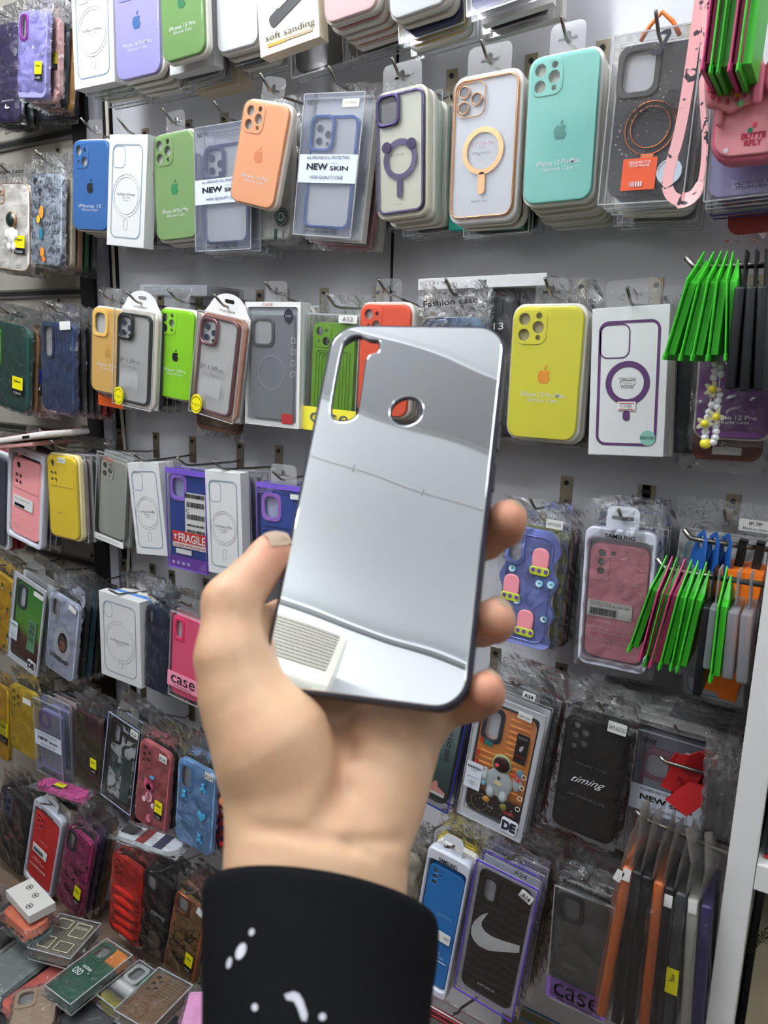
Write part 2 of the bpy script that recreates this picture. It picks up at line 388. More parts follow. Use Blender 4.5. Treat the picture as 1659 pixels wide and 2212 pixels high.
    def apple(s, m, size=0.012, u=.5, v=.5, y=-0.0006, name='printed_logo'):
        x, z = s.X(u), s.Z(v)
        flat(name, [sc(APPLE, size, x, z-size*.25), sc(LEAF, size, x, z-size*.25)], 0.0003, y, m, s.o)
    def newtag(s, u=.75, v=.72, wu=.20, hv=.2, y=-0.0016):
        a = s.patch(u-wu/2, v-hv/2, u+wu/2, v+hv*.16, mat((232,222,20), .45), y=y, name='sticker'); s.patch(u-wu/2, v+hv*.16, u+wu/2, v+hv/2, BLACK, y=y, name='sticker')
        s.txt('New', u, v-hv*.28, wu*.7, hv*.14, BLACK, y=y-.0006, shear=.3, bold=.01); s.txt('CASE', u, v+hv*.36, wu*.7, hv*.11, WHITE, y=y-.0006)
    def bag(s, m=None, top=0.035, side=0.005, bottom=0.006, header=None, y=-0.003, t=None, seed=0, hm=None, amp=0.003):
        t = t or (s.thick + 0.004); rnd = random.Random(hash((round(s.c[0],3), seed)) if False else int(abs(s.c[0])*9173 + abs(s.c[2])*7919) + seed)
        bm = bmesh.new(); nx, nz = 9, 18
        W = s.w + 2*side; z0 = -s.h/2 - bottom; z1 = s.h/2 + top; gr = []
        for face in (0, 1):
            G = []
            for j in range(nz+1):
                row = []
                for i in range(nx+1):
                    u = i/nx; v = j/nz; z = z0 + (z1-z0)*v; x = -W/2 + W*u
                    e = min(1.0, 5*min(u, 1-u)) * min(1.0, 6*v) * (1.0 if z < s.h/2 else max(0.1, 1-(z-s.h/2)/max(top,.001)*0.9))
                    yc = (y + t)/2 - 0.0
                    half = (t - y)/2
                    yy = yc + (-half if face == 0 else half)*e + rnd.uniform(-1,1)*amp*(0.35 if 0.15 < u < .85 and z < s.h/2 else 1.0)
                    if face == 0 and z < s.h/2*.96 and .08 < u < .92 and abs(z) < s.h/2*.94: yy = min(yy, y)
                    row.append(bm.verts.new((x + rnd.uniform(-1,1)*0.0016, yy, z + rnd.uniform(-1,1)*0.0022)))
                G.append(row)
            for j in range(nz):
                for i in range(nx):
                    q = (G[j][i], G[j][i+1], G[j+1][i+1], G[j+1][i])
                    bm.faces.new(q if face == 0 else q[::-1])
            gr.append(G)
        me = bpy.data.meshes.new('clear_bag'); bm.to_mesh(me); bm.free()
        for p in me.polygons: p.use_smooth = (p.index % 2 != 0)
        link('clear_bag', me, m or BAG, s.o)
        if header:
            text(s.o, header, 0, s.h/2 + top*0.55, s.w*.8, 0.007, hm or BLACK, y=-0.0025, bold=.01, rot=rnd.uniform(-3,3))
        s.thick = max(s.thick, t)
    def hook(s, label=None, tip=True, cx=0.0, dz=0.012, rz=None, ext=0.014):
        p = s.M @ Vector((cx, 0.004, s.h/2 + dz)); hook_at(p, label or ('wire display hook carrying the ' + s.what), rz, ext)
    def stack(s, kinds, step=0.015, drop=0.002, gap=0.003, jx=0.002):
        """packs hanging on the same hook behind this one"""
        y = s.thick + gap; rnd = random.Random(int(abs(s.c[0])*1000) + len(kinds))
        for i, k in enumerate(kinds):
            if s.d - y - step < 0.004: break
            kind, c = k[0], k[1]
            b = It.__new__(It); b.w, b.h = s.w*(k[2] if len(k) > 2 else 1.0), s.h*(k[3] if len(k) > 3 else 1.0); b.d = s.d - y; b.thick = 0.01; b.c = s.c; b.label = ''
            nm = {'tray':'blister_pack', 'carton':'phone_case_box', 'clear':'clear_case_box', 'bag':'bagged_phone_case', 'case':'phone_case'}[kind]
            o = bpy.data.objects.new(nm, None); COL.objects.link(o); o.empty_display_size = 0.01
            o.matrix_world = s.M @ Matrix.Translation((rnd.uniform(-1,1)*jx, y, (s.h - b.h)*.5 - drop*(i+1) + rnd.uniform(-1,1)*.0015)) @ Matrix.Rotation(math.radians(rnd.uniform(-1.2,1.2)), 4, 'Y')
            b.o = o; b.M = o.matrix_world
            word = colour_word(c)
            tag(o, ['next', 'second', 'third', 'fourth', 'fifth', 'sixth', 'seventh', 'eighth'][i] + ' pack behind the ' + s.what + ', edge ' + word, 'phone case', 'packs hanging behind the ' + s.what)
            if kind == 'tray':
                tc_ = k[4] if len(k) > 4 else TRAY
                b.tray(tc_, y=0.002, t=step*.62, cover=False); b.shell(mat(c, .45), 'none', w=b.w*.9, h=b.h*.94, y=0.0, t=0.006)
            elif kind == 'carton': b.carton(mat(c, .5), t=step*.85)
            elif kind == 'clear':
                b.clearbox(t=step*.85, y=0.0); b.shell(mat(c, .45), 'window', w=b.w*.84, h=b.h*.9, y=0.002, t=step*.6)
            elif kind == 'bag':
                b.shell(mat(c, .45), 'window', y=0.0, t=min(.009, step*.7)); b.bag(t=step*.7, y=-.001)
            elif kind == 'case': b.shell(mat(c, .45), 'window', t=min(.009, step*.8))
            y += step
CW = [((236,236,234),'white'),((222,218,208),'cream'),((200,190,150),'beige'),((30,30,32),'black'),((70,72,78),'dark grey'),((150,152,158),'grey'),((190,40,40),'red'),((235,110,60),'orange'),((230,215,40),'yellow'),((60,130,60),'green'),((40,90,150),'blue'),((30,50,90),'navy'),((110,70,160),'purple'),((230,150,165),'pink'),((180,180,225),'lilac'),((120,80,50),'brown'),((90,190,180),'turquoise'),((150,230,50),'lime')]
def colour_word(c): return min(CW, key=lambda k: sum((a-b)**2 for a, b in zip(k[0], c)))[1]
HOOKS = []
def hook_at(p, label, rz=None, ext=0.014, plate=True):
    """bent wire hook with its screwed plate on the wall"""
    p = Vector(p); z = p.z - 0.001
    ROW = [1.45+.382, 1.45+.099, 1.45-.160, 1.45-.430, 1.45-.69, 1.45-.93, 1.45+.66]
    wz = min(ROW, key=lambda r: abs(r - 0.028 - z)) if rz is None else rz
    e = bpy.data.objects.new('display_hook', None); COL.objects.link(e); e.empty_display_size = .01; e.location = (p.x, 0, wz)
    tag(e, label, 'display hook', None)
    rz_ = z - wz
    tube('hook_rod', [(0, -.001, min(-.024, rz_+.02)), (0, -.02, min(-.026, rz_+.01)), (0, p.y+.008, rz_-.001), (0, p.y-.004, rz_+.001), (0, p.y-.010, rz_+.005), (0, p.y-.010-ext, rz_+.005+ext*.75)], .0019, STEEL, e)
    if plate:
        bm = bmesh.new(); box_bm(bm, -.0085, .0085, -.0018, -.0002, -.040, .009); link('hook_plate', bm_mesh(bm, 'hook_plate', .0006), PLATE, e)
        flat('screw', [circ(.0034, 0, 0, 12)], .0016, -.0032, BLACK, e)
    HOOKS.append(e); return e

# ================================================================ the room
def xw(px, py): return un(px, py, 0.0)[0]
LAM = mat((205,205,211), 0.3, bump=0.03, scale=40, coat=0.95)
def wallbox(name, x0, x1, y0, y1, z0, z1, m, bevel=0.0): return struct(box(name, x0, x1, y0, y1, z0, z1, m, None, bevel))
XL, XR, YB = -3.2, 1.6, -2.25
xs0, xs1 = xw(163,196), xw(193,196)                    # black post between the bays
xg0, xg1 = xw(236,700), xw(262,700)                    # dark gap with the cable
wallbox('wall_back', xg1, XR, 0.0, 0.02, 0, CEIL, LAM)
wallbox('trim_1', xs0, xs1, -0.012, 0.02, 0, CEIL, mat((14,14,16), 0.5))
wallbox('trim_2', xs1, xg0, -0.004, 0.02, 0, CEIL, mat((200,200,212), 0.35))
wallbox('trim_3', xg0, xg1, 0.006, 0.02, 0, CEIL, mat((22,20,20), 0.6))
xj = xw(852,380)
wallbox('trim_4', xj-0.0022, xj+0.0022, -0.0006, 0.02, 0, CEIL, mat((12,12,14), 0.5))
SLAT = mat((158,152,142), 0.45, bump=0.05, scale=90)
wallbox('wall_left_bay', XL, xs0, 0.0, 0.02, 0, CEIL, SLAT)
for i, py in enumerate((300, 634, 930, 1192, 1430)):    # aluminium rails with a dark groove in the left bay
    z = un(100, py, 0)[2]
    wallbox('trim_%d' % (5+2*i), XL, xs0, -0.006, 0.0, z-0.009, z+0.009, mat((120,118,112), .35, .6))
    wallbox('trim_%d' % (6+2*i), XL, xs0, -0.0065, -0.0055, z-0.004, z+0.005, mat((28,27,26), .6))
cab = tube('power_cable', [(xw(250,600)+.001, -.004, 1.45+.55), (xw(255,700), -.005, 1.45+.2), (xw(270,945), -.006, 1.45-.12), (xw(290,1100), -.008, 1.45-.3), (xw(285,1240), -.008, 1.45-.42), (xw(285,1500), -.006, 1.45-.66), (xw(290,1700), -.004, 1.45-.85)], .0032, mat((205,198,182), .5), n=8)
tag(cab, 'cream power cable running down the dark gap beside the black post', 'cable')
wallbox('wall_behind', XL, XR, YB-0.02, YB, 0, CEIL, mat((226,228,230), 0.7))
wallbox('trim_27', XL+.01, XR-.01, YB, YB+0.03, 0.08, 1.95, mat((116,112,108), 0.6))     # unseen dark board added to cut bounced light, standing for opposite shelves
wallbox('wall_left', XL-0.02, XL, YB-.02, 0.02, 0, CEIL, mat((120,114,108), 0.7))
wallbox('wall_right', XR, XR+0.02, YB-.02, 0.02, 0, CEIL, mat((120,114,108), 0.7))
wallbox('floor', XL, XR, YB, 0.02, -0.02, 0, mat((92,72,56), 0.4))
wallbox('ceiling', XL-.02, XR+.02, YB-.02, 0.02, CEIL, CEIL+0.02, mat((226,231,234), 0.75))
# ceiling seams, a painted shade strip, and the cornice the mirror shows
wallbox('trim_20', XL, XR, -1.7015, -1.6985, CEIL-0.0008, CEIL, mat((196,198,198), .7))
for i, xx in enumerate((-0.9, -0.36, -0.16, 0.3)): wallbox('trim_%d' % (21+i), xx-.001, xx+.001, -1.712, -1.69, CEIL-.001, CEIL, mat((170,170,170), .7))
wallbox('trim_25', XL, XR, -1.52, -1.33, CEIL-0.006, CEIL, mat((160,162,164), .7))  # grey paint standing in for the shade of a ceiling recess
wallbox('trim_26', XL, XR, YB, YB+0.012, CEIL-0.035, CEIL-0.022, mat((125,128,128), .6))
# lamps
for i, ((lx, ly), sx, sy, pw) in enumerate(LAMPS):
    e = bpy.data.objects.new('hanging_lamp', None); COL.objects.link(e); e.location = (lx, ly, LAMP_Z)
    tag(e, ['long tube lamp hanging at the back left of the shop', 'long tube lamp hanging near the display wall, left', 'long tube lamp hanging near the display wall, right', 'long tube lamp hanging at the back right of the shop'][i], 'lamp')
    tube('lamp_tube', [(-sx/2, 0, 0), (sx/2, 0, 0)], sy/2, mat((247,250,254), .5, emit=pw), e, 12)
    for k in (-1, 1): box('suspension_rod', k*sx*.4-.003, k*sx*.4+.003, -.003, .003, sy/2, CEIL-LAMP_Z, STEEL, e)
# air conditioner seen in the mirror
ac = bpy.data.objects.new('air_conditioner', None); COL.objects.link(ac); ac.location = (-0.225, YB, 2.515)
tag(ac, 'cream wall air conditioner with horizontal louvres, seen in the mirror', 'air conditioner')
ACM = mat((226,224,208), .35, coat=.2)
bm = bmesh.new()
prof = [(0,0),(-.165,0),(-.185,-.006),(-.19,-.018),(-.19,-.150),(-.184,-.180),(-.162,-.222),(-.118,-.262),(-.06,-.29),(0,-.295)]
for (xa, xb) in ((-.86, 0.0),):
    A = [bm.verts.new((xa, -y, z)) for y, z in prof]; B = [bm.verts.new((xb, -y, z)) for y, z in prof]
    n = len(prof)
    for i in range(n): bm.faces.new((A[i], A[(i+1) % n], B[(i+1) % n], B[i]))
    bm.faces.new(A); bm.faces.new(B[::-1])
link('body', bm_mesh(bm, 'body', .006), ACM, ac)
bm = bmesh.new()
for k in range(12): box_bm(bm, -.83, -.022, .188, .1930, -.017-k*.0112-.0040, -.017-k*.0112+.0040)
link('louvre_panel', bm_mesh(bm, 'louvre_panel'), mat((176,172,160), .5), ac)
bm = bmesh.new()
P = [(.186,-.188),(.168,-.224),(.134,-.258)]
A = [bm.verts.new((-.80, y, z)) for y, z in P]; B = [bm.verts.new((-.045, y, z)) for y, z in P]
for i in range(2): bm.faces.new((A[i], A[i+1], B[i+1], B[i]))
bmesh.ops.solidify(bm, geom=list(bm.faces), thickness=.006)
link('air_flap', bm_mesh(bm, 'air_flap'), mat((236,234,222), .25, coat=.4), ac)

# right-hand upright with its shelves
UPR = mat((222,222,220), .4)
px0 = -0.0430; px1 = -0.0175
wallbox('trim_30', px0, px1, -0.25, -0.0005, 0, CEIL, UPR, .0012)
zs = 1.45 - 0.475
sh = box('wall_shelf', px1+.0005, 0.75, -0.25, -0.0005, zs-0.028, zs, UPR, None, .001); tag(sh, 'white shelf board joining the white upright at the right', 'shelf')
sh2 = box('wall_shelf', px1+.0005, 0.75, -0.25, -0.0005, zs-0.36, zs-0.335, UPR, None, .001); tag(sh2, 'lower white shelf board right of the upright, under the lettered box', 'shelf')
bk = box('phone_box', -0.012, 0.10, -0.235, -0.03, zs, zs+0.17, mat((28,30,38), .4), None, .001); tag(bk, 'black box with red edge standing on the white shelf', 'box')
box('red_edge', -0.0124, 0.10, -0.2362, -0.2348, zs+.001, zs+.004, mat((200,50,40), .5), bk)
b2 = box('boxed_goods', -0.008, 0.14, -0.20, -0.02, zs-0.334, zs-0.12, mat((176,168,140), .55), None, .001); tag(b2, 'yellowish box with dark script lettering below the white shelf', 'box')
pt = un(1632, 2030, .2005); text(b2, 'Neulnem', pt[0], pt[2], .05, .012, BLACK, y=-.201, rot=62, shear=.4)

# ================================================================ hanging rods on the upright's left face
def side_rod(tip, d, label, xend=px0, dz=0.0):
    a = un(tip[0], tip[1], d); e = bpy.data.objects.new('side_rod', None); COL.objects.link(e); e.location = (xend, -d, a[2]-.004+dz)
    L = a[0] - xend
    tube('rod', [(0,0,0), (L+.018, 0, -dz), (L+.008, 0, .001-dz), (L, 0, .010-dz)], .0030, STEEL, e, 10)
    flat('rod_plate', [rr(.02, .03, .002)], .002, -.001, PLATE, e).rotation_euler = (0, 0, math.radians(90))
    tag(e, label, 'display rod'); return a, a[2]-.004
GREEN = mat((62,184,42), .45); GREEN2 = mat((48,160,34), .45); PINK = mat((196,60,120), .45)
def protector(x, d, z, h, w, t, m, label, group, lean=0.0, kind='sleeve', name='screen_protector_pack', yaw=0.0):
    """pack hanging edge-on from a rod: long side towards the wall, thin side to the viewer"""
    e = bpy.data.objects.new(name, None); COL.objects.link(e); e.location = (x, -d, z); e.rotation_euler = (0, math.radians(lean), math.radians(yaw)); tag(e, label, 'screen protector', group)
    if kind == 'sleeve':
        tp = h*.16
        bm = bmesh.new(); prof = [(0, .006), (-w*.33, -tp), (-w/2, -tp-.004), (-w/2, -h), (w/2, -h), (w/2, -tp-.004), (w*.33, -tp)]
        A = [bm.verts.new((-t*.12 if i == 0 else -t/2, y, zz)) for i, (y, zz) in enumerate(prof)]; B = [bm.verts.new((t*.12 if i == 0 else t/2, y, zz)) for i, (y, zz) in enumerate(prof)]
        n = len(prof)
        for i in range(n): bm.faces.new((A[i], A[(i+1)%n], B[(i+1)%n], B[i]))
        bm.faces.new(A); bm.faces.new(B[::-1]); link('card_sleeve', bm_mesh(bm, 'card_sleeve', .0004), m, e)
        bm = bmesh.new(); box_bm(bm, -t/2-.0035, -t/2, -w/2-.004, w/2, -h-.006, -h+.0005)
        v = [bm.verts.new(p) for p in ((-t/2-.001,-w*.30,-.002), (-t/2-.001,-w/2-.008,-tp-.002), (-t/2-.001,-w/2-.008,-h-.006), (-t/2-.001,w/2,-h-.006), (-t/2-.001,w/2,-tp), (-t/2-.001,0,.014))]
        v2 = [bm.verts.new((p.co.x-.0011, p.co.y, p.co.z)) for p in v]; n = len(v)
        for i in range(n): bm.faces.new((v[i], v[(i+1)%n], v2[(i+1)%n], v2[i]))
        bm.faces.new(v); bm.faces.new(v2[::-1]); link('side_flap', bm_mesh(bm, 'side_flap'), m, e)
    elif kind == 'box':
        bm = bmesh.new(); box_bm(bm, -t/2, t/2, -w/2, w/2, -h, -.022); link('carton_body', bm_mesh(bm, 'carton_body', .0008), m, e)
        box('hang_strap', -t*.22, t*.22, -.0065, -.0045, -.024, .006, BLACK, e)
        box('hang_strap', -t*.22, t*.22, .0045, .0065, -.024, .006, BLACK, e); box('hang_strap', -t*.22, t*.22, -.0065, .0065, .005, .007, BLACK, e)
    elif kind == 'blister':
        bm = bmesh.new(); box_bm(bm, -t/2, t/2, -w/2, w/2, -h, -.022); link('blister_shell', bm_mesh(bm, 'blister_shell', t*.3, True), m, e)
        bm = bmesh.new(); box_bm(bm, -.0008, .0008, -.012, .012, -.03, .012); link('hang_tab', bm_mesh(bm, 'hang_tab'), m, e)
    elif kind == 'tabbed':
        bm = bmesh.new(); box_bm(bm, -t/2, t/2, -w/2, w/2, -h, -.03); link('blister_shell', bm_mesh(bm, 'blister_shell', t*.3, True), clear(gloss=1.0, haze=.3, hazecol=(150,155,165)), e)
        L = flat_mesh([[(-w/2, -.045), (-w/2, -.02), (-w*.3, .004), (0, .012), (w*.3, .004), (w/2, -.02), (w/2, -.045)], circ(.008, 0, -.002, 16)], .0015, 0, 0)
        o = link('hang_tab', L, m, e); o.rotation_euler = (0, 0, math.radians(90))
    return e
CLR = clear(gloss=1.6, rough=.12, haze=.45, hazecol=(165,170,178), crinkle=.3)
SMK = clear(gloss=1.4, rough=.12, haze=.25, hazecol=(190,190,190))
def on(px, py, d): return un(px, py, d)
# rod 1 (upper)
D1 = .20
a, z1 = side_rod((1480,569), D1, 'upper steel rod carrying green card packs above the pearl strap')
bots = [(1462,773),(1495,776),(1520,776),(1552,776),(1590,774)]
tops = [1522, 1545, 1562, 1578, 1594]
tagw = ['outermost', 'second', 'third', 'fourth', 'innermost']
for i, (bx, tx) in enumerate(zip(bots, tops)):
    p = on(tx, 577, D1); q = on(bx[0], bx[1], D1); h = math.hypot(p[0]-q[0], p[2]-q[2]); lean = math.degrees(math.atan2(p[0]-q[0], p[2]-q[2]))
    protector(p[0], D1, z1, h*.97, .062, .0062, GREEN, tagw[i] + ' bright green card pack on the upper steel rod', 'green card packs on the upper rod', lean=lean)
for i, (tx, bx, by) in enumerate(((1612,1585,845),(1634,1615,850),(1655,1645,850))):
    p = on(tx, 577, D1+.005); q = on(bx, by, D1+.005); h = math.hypot(p[0]-q[0], p[2]-q[2]); lean = math.degrees(math.atan2(p[0]-q[0], p[2]-q[2]))
    protector(p[0], D1+.005, z1, h, .065, .0085, mat((30,31,34), .4, spec=.3), ['left','middle','right'][i] + ' dark clear-cased pack hanging right of the green packs on the upper rod', 'dark packs on the upper rod', lean=lean, kind='blister')
# rod 2
D2 = .215
a, z2 = side_rod((1418,1218), D2, 'middle steel rod carrying green and pink card packs', dz=-.0)
L2 = [(1440,1226,1383,1385,GREEN),(1455,1228,1408,1402,PINK),(1465,1228,1417,1414,GREEN2),(1482,1233,1428,1418,PINK),(1497,1234,1448,1420,GREEN),(1512,1238,1472,1424,GREEN),(1530,1240,1485,1426,GREEN)]
for i, (tx, ty, bx, by, m) in enumerate(L2):
    p = on(tx, ty, D2); q = on(bx, by, D2); h = math.hypot(p[0]-q[0], p[2]-q[2]); lean = math.degrees(math.atan2(p[0]-q[0], p[2]-q[2]))
    protector(p[0], D2, z2, h*.95, .055, .0055 if m is not PINK else .006, m, ['first','second','third','fourth','fifth','sixth','seventh'][i] + (' pack from the left on the middle rod, magenta pink card' if m is PINK else ' pack from the left on the middle rod, bright green card'), 'card packs on the middle rod', lean=lean)
for i, (tx, bx, by, m, w_, k) in enumerate([(1545,1515,1478,mat((24,25,28), .4, spec=.3),.0085,'blister'),(1556,1535,1420,CLR,.010,'blister'),(1579,1558,1430,GREEN,.0058,'sleeve'),(1598,1580,1435,CLR,.010,'blister'),(1626,1610,1440,CLR,.010,'blister')]):
    p = on(tx, 1245, D2+.004); q = on(bx, by, D2+.004); h = math.hypot(p[0]-q[0], p[2]-q[2]); lean = math.degrees(math.atan2(p[0]-q[0], p[2]-q[2]))
    protector(p[0], D2+.004, z2, h, .06, w_, m, ['black pack in clear shell right of the green packs on the middle rod', 'frosted clear pack left of the single green card on the middle rod', 'single green card pack between frosted packs on the middle rod', 'frosted clear pack just right of the single green card', 'frosted clear pack nearest the white upright on the middle rod'][i], None, lean=lean, kind=k)
# rod 2b, behind: blue tabs and orange boxes
D3 = .13
a, z3 = side_rod((1476,1154), D3, 'steel rod behind the green packs carrying blue tabs and orange boxes')
for i, tx in enumerate((1518,1545,1572)):
    p = on(tx, 1166, D3); protector(p[0], D3, z3, .15, .05, .008, mat((24,84,160), .4), ['left','middle','right'][i] + ' blister pack with arched blue tab behind the green packs', 'blister packs with blue tabs', lean=6, kind='tabbed', yaw=24)
for i, (tx, bx, by) in enumerate(((1604,1540,1480),(1642,1575,1495))):
    p = on(tx, 1185, D3); q = on(bx, by, D3); h = math.hypot(p[0]-q[0], p[2]-q[2]); lean = math.degrees(math.atan2(p[0]-q[0], p[2]-q[2]))
    protector(p[0], D3, z3, h, .05, .019, mat((240,120,20), .5), ['left','right'][i] + ' slim orange carton hanging by a black strap behind the middle rod', 'orange cartons', lean=lean, kind='box', name='orange_carton')
# top right packs
D4 = .24
for i, (tx, by, m) in enumerate(((1572,158,PINK),(1590,165,GREEN),(1606,165,GREEN2),(1630,160,PINK),(1648,160,GREEN))):
    p = on(tx, 30, D4); q = on(tx, by, D4); protector(p[0], D4, q[2]+.16, .16, .06, .0072, m, ['leftmost pink', 'front green', 'darker green', 'second pink', 'rightmost green'][i] + ' card pack in the top right corner of the picture', 'card packs at the top right', lean=1.5)
side_rod((1545,-235), D4, 'steel rod above the picture carrying the top right card packs')

# rod 3: leather covers in clear bags, bottom right
D5 = .23
ra = un(1372,1752,D5); rb = un(1568,1842,D5)
e = bpy.data.objects.new('side_rod', None); COL.objects.link(e); e.location = tuple(ra); tag(e, 'sloping steel rod carrying brown and black covers in clear bags', 'display rod')
dv = Vector((px0-ra[0], 0, (rb[2]-ra[2])*(px0-ra[0])/(rb[0]-ra[0])))
tube('rod', [(0,0,0), tuple(dv*.15+Vector((0,0,-.004))), tuple(dv)], .0026, STEEL, e)
BR = mat((176,92,46), .5, bump=.3, scale=300); BK = mat((30,28,30), .5, bump=.3, scale=300); DG = mat((62,62,66), .45)
for i, (tx, bx, by, m, nm) in enumerate([(1388,1315,2150,BR,'leftmost brown'),(1404,1346,2165,BK,'first black'),(1424,1370,2190,BK,'second black'),(1448,1402,2195,BR,'middle brown'),(1470,1425,2200,BK,'third black'),(1494,1450,2215,DG,'dark grey yellow-tagged'),(1515,1490,2220,mat((150,150,140), .5),'pale grey'),(1545,1510,2230,mat((48,42,84), .5),'dark violet')]):
    f = (tx-1372)/196.0; zz = ra[2] + (rb[2]-ra[2])*f; p = un(tx, 1752+90*f, D5); q = un(bx, by, D5)
    h = math.hypot(p[0]-q[0], p[2]-q[2]); lean = math.degrees(math.atan2(p[0]-q[0], p[2]-q[2]))
    e = bpy.data.objects.new('bagged_flip_cover', None); COL.objects.link(e); e.location = (p[0], -D5, p[2]); e.rotation_euler = (0, math.radians(lean), 0)
    tag(e, nm + ' flip cover hanging edge-on in a clear bag, bottom right', 'phone cover', 'flip covers on the sloping rod')
    bm = bmesh.new(); box_bm(bm, -.0055, .0055, -.035, .035, -h, -.045); link('cover', bm_mesh(bm, 'cover', .003, True), m, e)
    bm = bmesh.new(); rnd = random.Random(i); rings = []
    for j in range(12):
        zz = -h-.008 + (h+.020)*j/11; wx = .0085 if j < 8 else .0085*(1-(j-7)/5) ; wy = .042 if j < 8 else .042*(1-(j-7)/7)
        rings.append([bm.verts.new((cx_*wx + rnd.uniform(-.0015,.0015), cy_*wy + rnd.uniform(-.002,.002), zz)) for cx_, cy_ in ((-1,-1),(-.9,0),(-1,1),(0,1),(1,1),(.9,0),(1,-1),(0,-1))])
    for j in range(11):
        for k in range(8): bm.faces.new((rings[j][k], rings[j][(k+1)%8], rings[j+1][(k+1)%8], rings[j+1][k]))
    me = bm_mesh(bm, 'clear_bag'); link('clear_bag', me, BAGD, e)
    bm = bmesh.new(); lx = rnd.uniform(-.012, .012); ly = rnd.uniform(-.02, 0); P_ = [(-.008,-.034,-.05),(-.004,-.036,-.005),(lx,ly-.02,.034+rnd.uniform(-.008,.008)),(lx*.5,.01,.012),(.003,.02,-.03)]
    bm.faces.new([bm.verts.new(p_) for p_ in P_]); bmesh.ops.solidify(bm, geom=list(bm.faces), thickness=.0004); link('bag_flap', bm_mesh(bm, 'bag_flap'), clear(gloss=.8, rough=.12, haze=.20, hazecol=(214,208,200)), e)
    if i in (5,): 
        box('sticker', -.0062, .0062, -.0358, -.0353, -h+.07, -h+.10, mat((230,220,20), .5), e); text(e, 'New', 0, -h+.09, .009, .005, BLACK, y=-.0362, rot=90)
    if i in (0, 1, 4, 6): box('size_label', -.004, .004, -.0362, -.0356, -.060-.006*(i%3), -.046-.006*(i%3), WHITE, e).rotation_euler = (0, .3*(i%2), 0)

# ================================================================ merchandise
A_GREY = mat((96,98,102), .5); SILV = mat((175,178,182), .35); LBLUE = mat((150,178,200), .5)
TXTW = mat((236,238,240), .5)
def sil(q, d, col, what, label, cam='pro', l1=None, l2=None, logo=None, tray=None, stack=None, inset=.93, rough=.42, hook=True, tab=True, ins=(198,200,196), tv=.72, **kw):
    """moulded silicone case in its blister tray"""
    it = It(q, d, 'silicone_case_pack', label, what); m = mat(col, rough, bump=.04, scale=500)
    it.tray(tray); it.shell(m, cam, w=it.w*inset, h=it.h*.955, y=-.001, inside=mat(ins, .6), bumpm=m, **kw)
    if logo: it.apple(mat(logo, .35), size=it.w*.17, u=.5, v=.52, y=-.0016)
    if l1: it.txt(l1, .5, tv, .60, .036, TXTW, y=-.0016, bold=.008)
    if l2: it.txt(l2, .5, tv+.040, .42, .028, TXTW, y=-.0016)
    if tab: it.tab(clear(gloss=.7, haze=.08))
    if hook: it.hook()
    if stack: it.stack(stack)
    return it
def outlined(q, d, what, label, cam='window', col=(140,160,176), txt=None, stack=None, t=.02, wd=.0011, hook=True, ring=True, **kw):
    """white carton printed with a thin outline of a handset"""
    it = It(q, d, 'phone_case_box', label, what); it.carton(t=t)
    w, h = it.w, it.h; m = mat(col, .5); g = mat((168,172,176), .5)
    ow, oh = w*.80, h*.84; it.ringline(ow, oh, w*.13, 0, -h*.005, wd, m)
    it.ringline(ow-.003, oh-.003, w*.12, 0, -h*.005, wd*.5, g)
    if cam == 'window': it.ringline(ow*.40, oh*.23, w*.09, -ow*.27, oh*.36, wd*.8, m)
    elif cam == 'pillc': it.ringline(ow*.24, oh*.21, w*.09, -ow*.33, oh*.37, wd*.8, m)
    it.circline(ow*.40, 0, -.04*h, wd*.6, g); it.circline(ow*.46, 0, -.04*h, wd*.6, g)
    it.ringline(ow*.13, oh*.13, ow*.06, 0, -h*.30, wd*.6, g)
    if txt:
        it.txt(txt[0], .5, .525, .46, .024, BLACK, y=-.0009); it.txt(txt[1], .5, .555, .20, .018, GREYTXT, y=-.0009); it.txt(txt[2], .5, .582, .13, .015, GREYTXT, y=-.0009)
    if hook: it.hook(dz=.004)
    if stack: it.stack(stack)
    return it
CR = (222,218,208); BG_ = (196,186,150); WH = (232,232,230)
def trays(n, c=CR, k='tray'): return [(k, c)] * n
T4 = ("For Phone 15 Promax", "Clear Case", "Magnetic")

# ---- row 1 (cut by the top edge of the picture)
outlined((150,-72,242,-76,246,184,163,187), .13, 'topmost white outline box', 'white carton with thin blue handset outline at the top left, beside the lilac case', txt=T4, stack=[('clear',WH),('clear',(120,200,40)),('tray',CR),('clear',(200,205,200))])
sil((241,-85,346,-95,350,170,252,172), .135, (165,160,215), 'lilac silicone case', 'lilac silicone case with blue fruit logo in a glossy tray, top row', l1='iPhone 16 Pro Max', l2='Silicone Case', logo=(64,110,170), stack=[('tray',(70,72,80)),('tray',CR),('tray',(70,72,78)),('clear',WH)], tv=.70)
sil((340,-130,437,-140,446,125,352,133), .155, (116,160,84), 'mid green top row case', 'leaf green silicone case in cream tray above the angled white carton, top row', l1='iPhone 15 Pro', l2='Silicone Case', logo=(40,130,80))
it = outlined((360,-100,462,-125,464,137,367,168), .125, 'angled white carton', 'white carton hanging behind the leaf green top row case, its lower edge tilted', t=.018, hook=False)
it = It((372,-80,478,-100,482,165,392,193), .10, 'clear_case_box', 'clear ribbed box under the angled white carton in the top row', 'clear ribbed box'); it.clearbox(t=.016); it.shell(mat((160,165,170), .3), 'window', w=it.w*.86, h=it.h*.9, y=.003)
it = It((412,-70,512,-90,514,180,428,203), .075, 'phone_case_box', 'cream carton lowest behind the clear ribbed box in the top row', 'cream carton'); it.carton(mat((206,190,160), .6), t=.03)
